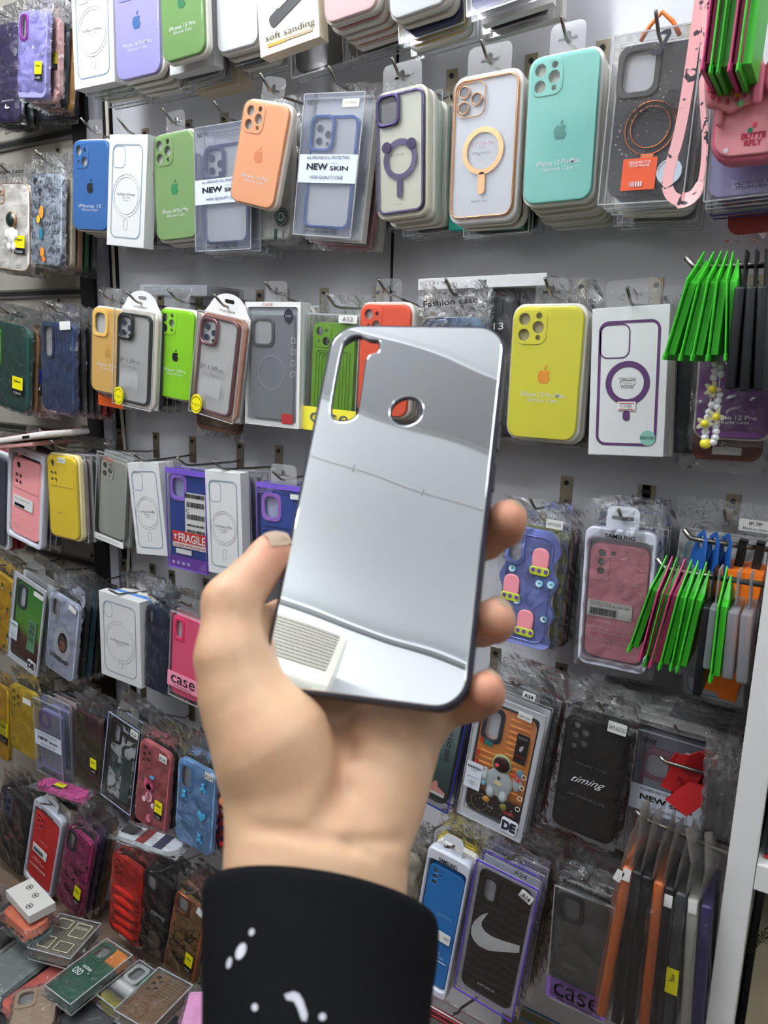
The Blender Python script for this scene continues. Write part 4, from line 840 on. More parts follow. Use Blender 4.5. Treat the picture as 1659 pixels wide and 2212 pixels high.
it = It((1508,740,1670,750,1640,1003,1496,987), .065, 'phone_case', 'brown leather case with white label under the deep purple case', 'brown leather case'); it.shell(mat((110,54,36), .5), 'none', r=.012); it.patch(.30,.88,.72,.95, PAPER); it.bag(top=.0, bottom=.014, side=.012, seed=1)
it = It((1470,700,1520,705,1500,985,1452,975), .06, 'bagged_phone_case', 'grey bagged pack between the purple outlined carton and the deep purple case', 'grey bagged pack'); it.shell(mat((90,96,104), .4), 'none'); it.bag(seed=6, bottom=.014)
# shelf-like packs lying on top of the hooks
def lying_box(p1, p2, y0, dpt, th, name, label, cat='phone case', zoff=0.0):
    a = un(p1[0], p1[1], y0); c = un(p2[0], p2[1], y0); L = math.hypot(c[0]-a[0], c[2]-a[2])
    e = bpy.data.objects.new(name, None); COL.objects.link(e); e.location = tuple(a); e.rotation_euler = (0, -math.atan2(c[2]-a[2], c[0]-a[0]), 0); tag(e, label, cat); return e, L
e, L = lying_box((302,637), (447,640), .11, .1, .02, 'clear_case_box', 'flat clear box with navy patterned case lying on the packs above the lime case')
bm = bmesh.new(); box_bm(bm, 0, L, 0, .085, 0, .017); link('clear_box', bm_mesh(bm, 'clear_box', .001), clear(gloss=.9, haze=.3), e)
box('case_body', .006, L-.004, .003, .08, .003, .014, mat((36,48,80), .4), e, .002)
for k in range(5): flat('printed_leaf', [sc([(-.5,-.3),(-.1,0),(-.3,.4),(.1,.2),(.5,.4),(.2,0),(.4,-.4),(0,-.15)], .008, .03+.022*k, .009)], .0004, .0022, mat((150,170,190), .5), e)
e, L = lying_box((903,627), (1180,616), .10, .1, .02, 'phone_case_box', 'long white carton lying flat on the hooks above the mirror')
bm = bmesh.new(); box_bm(bm, 0, L, 0, .095, 0, .0145); link('carton_body', bm_mesh(bm, 'carton_body', .0006), CARD, e)

# pearl phone strap
e = bpy.data.objects.new('pearl_phone_strap', None); COL.objects.link(e); base = Vector(un(1545, 780, D1)); e.location = base; tag(e, 'white pearl bead strap with yellow flowers hanging below the green packs', 'phone strap')
PRL = mat((232,232,236), .15, coat=1.0); FY = mat((238,222,60), .3); FW = clear(gloss=1.0, haze=.5, hazecol=(236,232,190))
def ball(nm, px, py, r, m, dd=.0, par=None):
    bm = bmesh.new(); bmesh.ops.create_uvsphere(bm, u_segments=14, v_segments=10, radius=r)
    return link(nm, bm_mesh(bm, nm, smooth=True), m, par or e, Vector(un(px, py, D1+dd)) - base)
for (px, py) in ((1546,785),(1545,800),(1542,815),(1539,850),(1538,875),(1532,890),(1529,902),(1527,918),(1524,933),(1523,945),(1558,792),(1558,808),(1554,852),(1551,865),(1550,880),(1549,900),(1547,932),(1545,945),(1541,955),(1546,920)): ball('pearl', px, py, .0038, PRL)
for (px, py) in ((1539,841),(1522,915),(1547,900)):
    c = Vector(un(px, py, D1+.003)) - base
    f = flat('flower', [[(c.x + .0085*(.75+.25*math.cos(5*math.radians(a)))*math.cos(math.radians(a)), c.z + .0085*(.75+.25*math.cos(5*math.radians(a)))*math.sin(math.radians(a))) for a in range(0, 360, 8)]], .002, c.y-.003, FW, e, .0008)
    ball('flower_centre', px, py, .0036, FY, .006)
ball('star_bead', 1524, 958, .0055, FY)
tube('cord', [Vector(un(1548, 700, D1))-base, Vector(un(1545,785,D1))-base, Vector(un(1525,945,D1))-base], .0006, WHITE, e); tube('cord', [Vector(un(1556, 700, D1))-base, Vector(un(1558,792,D1))-base, Vector(un(1541,955,D1))-base], .0006, WHITE, e)

# ---- row 4
it = It((214,980,278,988,270,1183,205,1161), .10, 'window_case_box', 'frosted clear case in a white footed box beside the black post, fourth row', 'frosted clear case'); it.clearbox(t=.018, y=-.003); it.shell(clear(tint=(225,225,215), gloss=.7, haze=.55, hazecol=(196,198,190)), 'pro', w=it.w*.86, h=it.h*.86, y=.002); it.carton(mat((150,152,148), .5), t=.003, y=.012, name='insert_card'); it.patch(0,.93,1,1,WHITE,name='printed_band',r=0, y=-.004); it.txt('SUPER SLIM CREATIVE CASE', .5,.965,.7,.012,BLACK,y=-.005); it.txt('New', .4,.05,.3,.05,mat((200,50,40),.5),y=-.004,shear=.3); it.hook(dz=.010); it.stack([('clear',(190,192,188)),('clear',(200,180,170)),('clear',(60,60,60))])
outlined((272,993,344,1007,361,1207,297,1191), .12, 'left white carton, fourth row', 'left white carton with pale outline tilting clockwise, fourth row', txt=("For Phone 12 Pro Max", "Clear Case", "Magnetic"), stack=[('carton',WH),('clear',(50,50,52))])
it = It((363,1014,444,1016,452,1238,365,1223), .13, 'window_case_box', 'purple edged box with navy ridged case and a red fragile label, fourth row', 'navy case with fragile label'); it.clearbox(t=.020, y=-.003, edge=mat((110,80,190), .4))
NV = mat((38,66,140), .4); it.shell(NV, 'window', w=it.w*.94, h=it.h*.93, y=.001, ring=mat((150,110,210), .3), inside=mat((150,154,190), .5), cs=.95)
it.patch(0,0,1,.05,mat((112,84,190),.5),name='printed_band',r=0,y=-.004); it.patch(.45,.22,.98,.64,PAPER,y=-.0012,name='printed_label'); it.txt('OVER', .3,.075,.3,.04,mat((150,120,210),.5),y=-.005)
for v, hh in ((.25,.04),(.335,.05),(.455,.05),(.54,.02),(.60,.03)):
    bm = bmesh.new(); x = it.X(.50)
    while x < it.X(.94): ww = random.choice((.0004,.0008,.0012)); box_bm(bm, x, x+ww, -.0022, -.0020, it.Z(v+hh/2), it.Z(v-hh/2)); x += ww+random.choice((.0005,.0010))
    link('barcode', bm_mesh(bm, 'barcode'), BLACK, it.o)
it.txt('C', .52,.40,.08,.035,BLACK,y=-.002)
it.patch(.12,.62,1.0,.735,mat((214,52,44),.5),y=-.0016,name='fragile_label'); it.txt('FRAGILE', .62,.68,.68,.085,TXTW,y=-.0024,bold=.02); it.patch(.12,.735,1.0,.785,PAPER,y=-.0016,name='fragile_label'); it.txt('THIS SIDE UP!!THIS SIDE UP!!', .56,.76,.84,.03,mat((200,50,44),.5),y=-.0024); flat('printed_icon', [sc([(-.5,.5),(-.1,-.1),(-.1,-.4),(-.4,-.5),(.4,-.5),(.1,-.4),(.1,-.1),(.5,.5)], .008, it.X(.2), it.Z(.68))], .0003, -.0024, TXTW, it.o)
it.patch(.2,.80,.60,.85,PAPER,y=-.0016,name='printed_label'); it.patch(0,.88,1,1,mat((110,64,160),.5),y=.0005,name='printed_band',r=0)
for k in range(4): it.patch(.08+.13*k,.935,.15+.13*k,.965,mat((190,170,220),.5),name='printed_icon',y=-.0008)
it.txt('CLASSIC\nCASE', .88,.955,.2,.05,mat((190,160,230),.5),y=-.0012,rot=38); it.hook(dz=.008); it.stack([('clear',(120,120,180)),('clear',(180,180,190))])
outlined((441,1016,520,1021,524,1247,452,1238), .14, 'right white carton, fourth row', 'right white carton with pale outline just left of the thumb, fourth row', txt=("For Phone 12 Pro", "Clear Case", "Magnetic"), stack=[('clear',(90,80,150)),('clear',(150,150,160)),('clear',(100,100,106))])
it = It((557,1043,660,1050,660,1262,560,1245), .12, 'window_case_box', 'purple topped box with a blue ridged case and lilac camera frame, left of the mirror', 'blue ridged case'); it.clearbox(t=.020, y=-.003, edge=mat((110,80,190), .4)); it.shell(mat((58,84,160), .4), 'window', w=it.w*.92, h=it.h*.90, cz=-it.h*.03, y=.001, ring=mat((170,120,210), .3), inside=mat((180,184,210), .5), cs=.95)
for k in range(9): it.patch(.06,.44+.055*k,.94,.452+.055*k, mat((48,72,146),.4), y=-.0006, t=.0012, name='ridge', r=.0005)
it.patch(0,0,1,.05,mat((120,92,200),.5),name='printed_band',r=0,y=-.004); it.txt('COVER', .2,.085,.32,.035,mat((150,120,210),.5),y=-.005); it.txt('THE\nNORTH', .25,.53,.36,.08,BLACK,y=-.0024); it.patch(.72,.08,.9,.13,PAPER,y=-.004); it.hook(dz=.008); it.tab(clear(gloss=1,haze=.25), w=.05); it.stack([('clear',(100,90,160)),('clear',(130,130,150)),('clear',(170,160,140))])
it = It((1089,1137,1217,1143,1183,1401,1068,1390), .12, 'wavy_case_pack', 'wavy edged lilac blue case with round bubble charms, right of the fingers', 'wavy lilac case'); LB = mat((140,152,220), .4); it.shell(LB, 'tall', y=-.001, wavy=True, inside=mat((190,190,190), .5), cs=.8)
o_ = [(x*1.0, z*1.0) for x, z in rr(it.w*.80, it.h*.88, .014, 0, 0, 8)]; i_ = rr(it.w*.76, it.h*.86, .013, 0, 0, 8); flat('raised_rim', [o_, i_], .0022, -.003, LB, it.sh, .0008)
for (u, v) in ((.72,.44),(.92,.43),(.36,.62),(.22,.36),(.86,.72)):
    x, z = it.X(u), it.Z(v); flat('bubble_charm', [circ(.0055, x, z, 20)], .002, -.0032, mat((120,190,220), .35), it.sh, .0008); flat('bubble_charm', [circ(.0036, x, z, 16), circ(.0026, x+.0012, z+.0008, 16)], .0008, -.0042, mat((226,240,246), .3), it.sh)
PB = mat((240,150,160), .45)                            # plain rounded blobs of the same colours stand in for the raised figures
for (u, v) in ((.70,.24),(.24,.50),(.55,.77)):
    x, z = it.X(u), it.Z(v); flat('raised_charm', [rr(.022, .030, .010, x, z)], .003, -.0040, PB, it.sh, .0014); flat('raised_charm', [rr(.026, .012, .005, x, z-.015)], .0034, -.0044, mat((190,206,60), .45), it.sh, .0014)
    for k in (-.008, .0, .009): flat('raised_charm', [circ(.0026, x+k, z-.014, 10)], .001, -.0052, mat((110,70,160), .45), it.sh)
it.bag(BAG, top=.035, side=.008, bottom=.010, seed=3); it.patch(.74,-.10,1.02,-.03,PAPER,y=-.006); it.txt('SAM S21FE', .88,-.065,.22,.025,BLACK,y=-.007); it.hook(dz=.025); it.stack([('bag',(150,150,60)),('bag',(60,60,62)),('bag',(220,180,180)),('bag',(90,90,92))], step=.017, drop=.004)
def sams(q, d, col, what, label, cam, code, l, edge=(206,208,222), **kw):
    it = It(q, d, 'tray_case_pack', label, what); m = mat(edge, .4, coat=.3)
    flat('blister_tray', [rr(it.w, it.h, it.w*.13), rr(it.w*.87, it.h*.87, it.w*.10, 0, -it.h*.012)], .014, -.002, m, it.o, .002); flat('tray_back', [rr(it.w*.96, it.h*.98, it.w*.12)], .002, .012, m, it.o)
    it.shell(mat(col, .5, bump=.03, scale=500), cam, w=it.w*.83, h=it.h*.82, cz=-it.h*.025, y=.001, t=.008, inside=mat((150,150,152), .5))
    flat('hang_tab', [rr(it.w*.46, .032, .008, 0, it.h*.5+.010), rr(.026, .0045, .002, 0, it.h*.5+.012)], .001, .004, mat((216,220,228), .4), it.o)
    it.txt('SAMSUNG', .5, .052, .42, .030, BLACK, y=-.003, bold=.025)
    it.thick = .016; it.hook(dz=.012); return it
it = sams((1267,1136,1421,1151,1396,1458,1246,1431), .13, (224,142,160), 'pink case in lilac tray', 'rose pink case in a pale lilac tray with barcode label, right of the fingers', 's3', '', '')
it.patch(.10,.52,.74,.635,PAPER,y=-.0012,rot=0); it.txt('SILICONE COVER EF- W25, 300', .42,.55,.54,.014,BLACK,y=-.002); it.txt('SVC-507-7132 A', .29,.533,.3,.012,BLACK,y=-.002)
bm = bmesh.new(); x = it.X(.14)
while x < it.X(.50): ww = random.choice((.0004,.0008,.0013)); box_bm(bm, x, x+ww, -.0022, -.0020, it.Z(.622), it.Z(.572)); x += ww+random.choice((.0004,.0009))
link('barcode', bm_mesh(bm, 'barcode'), BLACK, it.o)
LP = mat((240,196,206), .5); it.txt('Silky and', .27,.67,.32,.022,LP,y=-.0006); it.txt('soft-touch finish', .42,.71,.62,.026,LP,y=-.0006); it.txt('SILICONE COVER', .44,.80,.62,.026,LP,y=-.0006,bold=.01); it.txt('S21 FE', .46,.84,.22,.022,LP,y=-.0006); it.patch(.12,.745,.85,.748,LP,y=-.0004,name='printed_line',r=0)
it.bag(clear(gloss=.9, rough=.1, haze=.05, crinkle=.5), top=.03, side=.006, seed=8); it.stack([('bag',(30,50,110)),('tray',(200,205,215)),('clear',(140,180,190)),('bag',(60,60,62))], step=.018)
it = It((1300,1098,1447,1100,1420,1380,1265,1370), .045, 'phone_case', 'navy bumper frame case peeking above the pink case in lilac tray', 'navy bumper frame'); it.frame(mat((26,48,110), .35), 'window', wd=.004, card=mat((150,152,156), .5)); it.hook(dz=.004)
it = It((1477,1143,1652,1172,1625,1478,1427,1434), .06, 'phone_case_box', 'white carton with blue handset outline behind the hanging green packs', 'white carton behind the green packs'); it.carton(t=.02); BLO = mat((120,180,210), .5)
it.ringline(it.w*.84, it.h*.90, it.w*.12, 0, 0, .0022, BLO); it.ringline(it.w*.80, it.h*.87, it.w*.11, 0, 0, .001, BLO); it.bag(BAGW, top=.04, side=.008, seed=2); it.patch(.66,-.14,1.02,-.06,PAPER,y=-.006); it.txt('IP 7P', .84,-.115,.14,.022,BLACK,y=-.007); it.txt('Made in china', .84,-.08,.26,.014,BLACK,y=-.007); it.hook(dz=.02)
it = It((1485,1200,1630,1225,1600,1535,1478,1500), .035, 'phone_case_box', 'lower white carton behind the orange cartons', 'lower white carton'); it.carton(t=.014); it.ringline(it.w*.86,it.h*.92,.012,0,0,.0016,BLO)

# ---- left bay, rows 1-3
def bagged(q, d, col, what, label, cam='window', tagged=True, m=None, head=None, ring=None, stack=None, hook=True, top=.035, ins=(186,188,188), **kw):
    it = It(q, d, 'bagged_phone_case', label, what); it.shell(m or mat(col, .42, bump=.05, scale=300), cam, y=0, inside=mat(ins, .5), ring=ring, **kw)
    it.bag(BAG if not kw.get('wavy') else BAG, top=top, side=.005, header=head, seed=1)
    if tagged: it.newtag(.80, .70, .24, .22, y=-.0045)
    if hook: it.hook(dz=top*.55)
    if stack: it.stack(stack)
    return it
it = bagged((40,28,103,16,98,210,38,212), .12, (156,152,214), 'lilac case with purple ring', 'lilac case with shiny purple camera ring in a bag, top left', 'pill', ring=mat((200,60,200), .15, .8), stack=[('bag',(226,180,180)),('bag',(40,50,66)),('bag',(200,150,90))])
it = It((100,40,128,44,128,195,98,215), .10, 'bagged_phone_case', 'pale pink case in a bag just right of the lilac case, top left', 'pale pink bagged case'); it.shell(mat((230,182,178), .45), 'none'); it.newtag(.5,.55,.8,.24); it.bag(seed=4)
it = bagged((-38,55,40,52,44,262,-30,262), .08, (46,34,78), 'dark purple case', 'dark purple case with white tick emblem at the top left edge', 'window', tagged=False, stack=[('bag',(30,60,60)),('bag',(40,40,44))]); flat('printed_logo', [sc(SWOOSH, .014, .014, -it.h*.38, .008)], .0003, -.0044, TXTW, it.o); it.txt('JUST DO IT', .72,.80,.32,.018,TXTW,y=-.005)
it = It((60,60,160,40,162,255,60,262), .045, 'bagged_phone_case', 'dark bagged case lowest in the top left cluster', 'dark bagged case top left'); it.shell(mat((40,46,60), .3), 'none'); it.bag(seed=7)
GOLDT = mat((206,160,110), .25, .8)
it = bagged((-28,393,64,398,66,582,-26,582), .11, (232,228,222), 'white astronaut case', 'white case with gold edge and a raised astronaut stand, left edge of second row', 'none', head='Fashion case', stack=[('bag',(150,150,150)),('bag',(220,200,160))]); sh = it.sh
flat('edge_trim', [rr(it.w, it.h, it.w*.16), rr(it.w-.002, it.h-.002, it.w*.15)], .003, -.001, GOLDT, sh, .0004)
flat('camera_frame', [rr(.028,.034,.009,it.X(.32),it.Z(.13)), rr(.026,.032,.008,it.X(.32),it.Z(.13))], .002, -.002, GOLDT, sh, .0005)
for dx, dz in ((-.006,.008),(.006,.002),(-.006,-.006)): flat('lens_ring', [circ(.0052,it.X(.32)+dx,it.Z(.13)+dz,16), circ(.0042,it.X(.32)+dx,it.Z(.13)+dz,16)], .002, -.002, GOLDT, sh, .0005)
ax, az = it.X(.62), it.Z(.56); WG = mat((235,232,228), .35, coat=.4)
def blob(name, x, z, r, m, par, e=1.0, y=-.004, th=.008):
    bm = bmesh.new(); bmesh.ops.create_uvsphere(bm, u_segments=14, v_segments=10, radius=1.0)
    for v in bm.verts: v.co = Vector((x + v.co.x*r, y + v.co.y*th/2, z + v.co.z*r*e))
    return link(name, bm_mesh(bm, name, smooth=True), m, par)
AS = blob('astronaut_body', ax, az-.006, .013, WG, sh, 1.2); blob('astronaut_helmet', ax, az+.022, .0145, GOLDT, sh, 1.0, -.005); blob('astronaut_visor', ax, az+.022, .0125, mat((26,44,42), .12, coat=1), sh, 1.0, -.0068)
for k in (-1,1): blob('astronaut_arm', ax+k*.014, az-.004, .005, WG, sh, 1.8); blob('astronaut_leg', ax+k*.007, az-.026, .006, WG, sh, 1.4)
it = bagged((66,376,134,374,132,574,66,570), .125, (160,172,190), 'grey feather case', 'clear grey case with dark feather strokes and orange and blue marks, second row left', 'duo', tagged=False, m=ramp_mat('noise', [(0,(150,160,176)), (.5,(178,188,200)), (.56,(60,62,76)), (.62,(150,160,176)), (1,(170,180,196))], .3, 60), stack=[('bag',(200,190,170)),('bag',(150,110,90)),('bag',(30,90,40)),('bag',(60,60,60))])
for (u, v, c, r, e_) in ((.42,.42,(226,150,50),.006,1.8),(.32,.50,(220,180,40),.005,1.4),(.40,.66,(40,120,150),.005,2.2),(.45,.86,(230,140,40),.006,1.4),(.5,.94,(220,120,40),.005,1.0)): flat('printed_mark', [circ(r, it.X(u), it.Z(v), 9, e_)], .0003, -.0042, mat(c, .5), it.o)
it = bagged((-28,695,62,699,60,882,-30,878), .115, (28,74,66), 'dark green case', 'dark green case with bright green camera ring, left edge of third row', 'tall', ring=mat((90,190,60), .2, .7), head='Fashion case', stack=[('bag',(150,120,80)),('bag',(60,60,60)),('bag',(222,222,222)),('bag',(220,220,220))], cs=.9)
it = bagged((87,697,159,695,159,889,93,888), .13, (36,56,98), 'navy fabric case', 'navy fabric textured case in a bag, third row left bay', 'tall', tagged=False, m=ramp_mat('wave', [(0,(30,50,92)), (1,(46,70,112))], .6, 40, 0), stack=[('bag',(40,40,42)),('bag',(30,30,32)),('bag',(60,50,50)),('bag',(190,40,36)),('bag',(120,40,40))])
it.patch(.66,-.02,.98,.07,PAPER,y=-.005,rot=6)
it = It((66,700,92,702,92,892,70,888), .09, 'bagged_phone_case', 'bagged pack with blue and black lettered band between the green and navy cases', 'blue band pack'); it.shell(mat((120,100,70), .4), 'none'); it.patch(0,.50,1,.66,mat((30,44,170),.5),y=-.003,name='printed_band'); it.patch(0,.66,1,.80,BLACK,y=-.003,name='printed_band'); it.txt('LBH', .5,.72,.8,.035,TXTW,y=-.004); it.bag(seed=2)
# row 4 left bay
it = It((-30,972,16,978,14,1185,-30,1180), .13, 'tray_case_pack', 'white tray cut by the left edge of the picture, fourth row', 'white tray at left edge'); it.tray(mat((214,216,222), .4)); it.shell(mat((60,64,80), .4), 'none', w=it.w*.8, h=it.h*.9, y=-.001); it.stack([('bag',(190,30,40)),('bag',(180,40,40))])
it = It((22,971,97,968,90,1176,15,1168), .13, 'tray_case_pack', 'salmon pink case in a white tray with barcode label, fourth row left bay', 'salmon pink case'); TM = mat((210,214,224), .4, coat=.3)
flat('blister_tray', [rr(it.w, it.h, it.w*.10), rr(it.w*.84, it.h*.88, it.w*.08, 0, -it.h*.02)], .014, -.002, TM, it.o, .002); it.shell(mat((240,158,160), .5), 'mi', w=it.w*.80, h=it.h*.82, cz=-it.h*.03, y=.001, t=.008, inside=mat((80,70,70), .5)); it.txt('MI', .5,.05,.1,.02,BLACK,y=-.003)
it.patch(.17,.52,.72,.64,PAPER,y=-.0012); it.txt('SILICONE COVER', .44,.55,.42,.012,BLACK,y=-.002); it.patch(.22,.60,.5,.63,BLACK,y=-.002,name='barcode'); it.txt('Silky and\nsoft-touch finish', .42,.71,.48,.05,mat((250,190,190),.5),y=-.0006); it.txt('SILICONE COVER\nX4 PRO 5G', .44,.83,.56,.055,mat((250,190,190),.5),y=-.0006); flat('hang_tab', [rr(.04,.03,.006,0,it.h*.5+.008), rr(.02,.005,.002,0,it.h*.5+.012)], .001,.004,WHITE,it.o); it.thick=.016; it.hook(); it.stack([('clear',(60,40,60)),('bag',(60,60,64))])
it = It((100,979,165,982,176,1171,108,1161), .135, 'silicone_case_pack', 'yellow case with small white code label in cream tray, fourth row left bay', 'yellow case, fourth row'); it.tray(mat((226,214,160), .4, coat=.3)); it.shell(mat((234,206,50), .45), 'mi', w=it.w*.90, h=it.h*.94, y=-.001, cx=-it.w*.01, inside=mat((200,196,160),.5)); it.patch(.42,.04,.66,.10,PAPER,y=-.0035); it.txt('11A 5G',.54,.07,.18,.025,BLACK,y=-.0045); it.txt('mi', .42,.68,.12,.025,A_GREY,y=-.0035); it.hook(); it.stack([('clear',(180,160,160)),('clear',(60,60,62)),('clear',(120,110,110)),('clear',(50,50,52)),('bag',(80,80,84))], step=.015)
e, L = lying_box((-20,962), (95,945), .17, .1, .02, 'phone_case', 'white edged case with pink marbled back lying flat in the fourth row, left edge')
bm = bmesh.new(); box_bm(bm, 0, L, 0, .10, 0, .011); link('case_shell', bm_mesh(bm, 'case_shell', .004, True), mat((226,220,214), .4), e); box('marbled_back', .004, L-.004, .004, .096, .0105, .0118, ramp_mat('noise', [(0,(226,150,180)), (.5,(232,180,196)), (.56,(70,40,60)), (.62,(226,160,180)), (1,(236,190,200))], .4, 45), e); box('port', L*.62, L*.75, -.0004, .004, .003, .008, BLACK, e)
e, L = lying_box((-20,972), (70,964), .165, .1, .02, 'phone_case', 'pale pink case lying directly under the marbled case at the left edge')
bm = bmesh.new(); box_bm(bm, 0, L, 0, .09, 0, .008); link('case_shell', bm_mesh(bm, 'case_shell', .003, True), mat((226,170,166), .4), e)
# row 5 left bay
it = It((-32,1234,34,1247,22,1398,-45,1385), .14, 'phone_case', 'yellow case with small green cactus prints, left edge of fifth row', 'yellow cactus case'); it.shell(mat((226,182,30), .45), 'none'); it.thick = .01
for k, (u, v) in enumerate(((.60,.12),(.86,.16),(.5,.33),(.8,.40),(.92,.55),(.6,.58),(.88,.75),(.55,.82),(.8,.93))):
    x, z = it.X(u), it.Z(v); flat('printed_cactus', [rr(.0042,.011,.002,x,z)], .0003, -.0005, mat((50,110,70), .5), it.o); flat('printed_cactus', [rr(.009,.0024,.001,x,z+.001)], .0003, -.0005, mat((50,110,70), .5), it.o); flat('printed_pot', [rr(.0055,.0045,.0008,x,z-.007)], .0003, -.0008, mat((226,120,130) if k % 2 else (230,230,220), .5), it.o)
it.bag(seed=4); it.hook(dz=.02); it.stack([('bag',(60,60,60)),('bag',(70,60,60))])
def designcase(q, d, what, label, body, frame, camc='tall', **kw):
    it = It(q, d, 'window_case_box', label, what); WB = mat((216,220,228), .45); it.clearbox(t=.024, y=-.004)
    flat('card_frame', [rr(it.w, it.h, .002), rr(it.w*.86, it.h*.90, .006, 0, 0)], .0015, -.0028, WB, it.o); flat('card_back', [rr(it.w*.98, it.h*.98, .002)], .0015, .016, WB, it.o)
    it.shell(body, camc, w=it.w*.84, h=it.h*.87, y=.0, ring=mat(frame, .4), inside=mat((206,210,220), .5), **kw); flat('case_edge', [rr(it.w*.85, it.h*.88, it.w*.14), rr(it.w*.80, it.h*.85, it.w*.12)], .008, -.001, mat(frame, .4), it.sh, .001)
    it.patch(.02,.55,.27,.76,mat((210,216,226),.5),y=-.0048); it.txt('DESIGN', .145,.585,.20,.018,BLACK,y=-.0056,bold=.03); it.txt('CASE',.145,.61,.10,.012,A_GREY,y=-.0056); it.txt('PROTECTION',.145,.665,.16,.010,A_GREY,y=-.0056); it.txt('MOBILE\nPHONE SHELL\nNEWS',.145,.71,.17,.035,A_GREY,y=-.0056)
    it.patch(.67,.86,.92,.97,mat((230,232,236),.5),y=-.0048,rot=-4,r=.003); it.txt('DE',.795,.915,.21,.075,mat((40,42,54),.4),y=-.0056,bold=.06)
    it.hook(dz=.022); it.tab(clear(gloss=.8,haze=.10),w=.06,h=.04); return it
it = designcase((34,1247,105,1262,83,1448,20,1426), .14, 'green ribbed design case', 'green to brown ribbed case in a white framed clear box, fifth row left bay', ramp_mat('gradient', [(0,(70,36,28)), (.30,(96,52,34)), (.42,(96,150,50)), (1,(46,140,50))], .35, axis=2, coat=.3), (50,54,60), cs=.9)
it.patch(.55,.42,.80,.78,mat((110,160,120),.5),y=-.002,name='printed_panel'); it.txt('CASE\nNEW\n4A90',.67,.56,.18,.22,mat((30,60,40),.5),y=-.003); it.patch(.66,.07,.96,.12,PAPER,y=-.005); it.stack([('clear',(200,200,200)),('bag',(60,60,60))])
it = bagged((111,1289,170,1299,157,1465,96,1448), .14, (196,204,226), 'pale hooded ape print case', 'pale case printed with an ape in a white hood, fifth row left bay', 'pill', tagged=False, ring=mat((190,194,202), .3), stack=[('bag',(40,42,46)),('bag',(36,84,96)),('bag',(30,32,36)),('bag',(40,40,44)),('bag',(36,36,40))])
sh = it.sh; flat('printed_hood', [circ(.026,it.X(.55),it.Z(.58),24,1.4)], .0003, -.0006, mat((226,230,242),.5), sh); flat('printed_face', [circ(.0145,it.X(.56),it.Z(.56),20,1.5)], .0003, -.0010, mat((60,46,44),.6), sh); flat('printed_face', [circ(.0095,it.X(.56),it.Z(.60),18,1.3)], .0003, -.0014, mat((166,110,96),.6), sh)
for k in (-1,1): flat('printed_eye', [circ(.0018,it.X(.56)+k*.004,it.Z(.53),10)], .0003, -.0014, mat((20,16,16),.5), sh)
flat('printed_mouth', [circ(.006,it.X(.56),it.Z(.66),14,.25)], .0003, -.0018, mat((70,40,40),.5), sh); it.txt('HYPEBEAST',.5,.79,.66,.055,BLACK,y=-.0012,bold=.02); it.patch(.72,.02,.98,.08,PAPER,y=-.005,rot=-15)
# row 6-7 left bay
it = bagged((20,1482,79,1495,81,1637,27,1623), .15, (222,190,44), 'plain yellow case, sixth row', 'plain yellow case with four lens holes, sixth row left bay', 'dots', tagged=False, stack=[('bag',(60,60,62)),('bag',(120,120,120))]); it.patch(.55,.10,.85,.18,PAPER,y=-.004); it.txt('SAMSUNG',.5,.52,.4,.02,mat((150,130,60),.5),y=-.004)
it = It((-30,1476,16,1480,16,1634,-28,1630), .12, 'bagged_phone_case', 'yellow and orange case with new sticker at the left edge, sixth row', 'yellow orange case at edge'); it.shell(mat((226,180,40), .45), 'none'); it.bag(seed=3); it.newtag(.8,.6,.4,.3)
it = newskin((73,1509,135,1526,138,1686,86,1664), .15, 'lilac framed lettered box', 'clear lettered box with lilac frame and purple camera ring, sixth row left bay', mat((150,146,206), .4), ring=mat((160,60,190), .15, .8), cardc=(176,176,186)); it.hook(dz=.018); it.stack([('clear',(180,160,160)),('clear',(170,140,140)),('clear',(60,60,62)),('bag',(80,80,80))], step=.014)
it = bagged((160,1536,216,1553,216,1697,162,1674), .14, (60,60,40), 'red to olive dark case', 'dark case fading from wine red to olive with line emblem, sixth row left bay', 'dots', m=ramp_mat('gradient', [(0,(58,54,36)), (.5,(82,80,40)), (.8,(84,44,48)), (1,(74,34,44))], .4), stack=[('bag',(36,44,70)),('bag',(40,40,44))], ring=BLACK)
for r in (.017,.013,.009): flat('printed_emblem', [circ(r,0,-it.h*.12,24), circ(r-.0012,0,-it.h*.12,24)], .0003, -.0008, mat((50,50,36),.5), it.sh)
it = bagged((7,1714,64,1728,47,1876,-14,1863), .17, (30,30,34), 'black case with heart charms', 'black case with pink heart outlines, left edge of seventh row', 'dots', tagged=False, ins=(90,90,100), bumpm=mat((60,80,120),.4), stack=[('bag',(40,40,40)),('bag',(60,60,60))])
for (u, v, s_) in ((.6,.42,.012),(.75,.50,.010),(.5,.56,.012),(.35,.66,.012),(.7,.36,.007)): flat('printed_heart', [sc(HEART,s_,it.X(u),it.Z(v)), sc(HEART,s_*.7,it.X(u),it.Z(v))], .0008, -.0010, mat((200,80,130),.4), it.sh)
it = sams((76,1735,137,1762,108,1930,51,1907), .18, (184,40,40), 'red case in grey tray', 'dark red case in a grey white tray with barcode label, seventh row left bay', 'dots', '', '', edge=(190,194,206)); it.patch(.18,.50,.68,.60,PAPER,y=-.0012); it.patch(.22,.535,.55,.58,A_GREY,y=-.0018,name='barcode'); it.txt('SAMSUNG',.5,.42,.3,.018,mat((226,170,170),.5),y=-.0008); it.txt('SILICONE COVER',.44,.76,.56,.022,TXTW,y=-.0008,bold=.01); it.txt('Silky and\nSoft-touch finish',.40,.67,.46,.05,mat((236,180,180),.5),y=-.0008); it.stack([('tray',(190,190,196)),('bag',(60,60,62))])
CRK = lambda a, b: ramp_mat('crack', [(0.0,b), (.018,b), (.03,a), (1.0,a)], .45, 28)
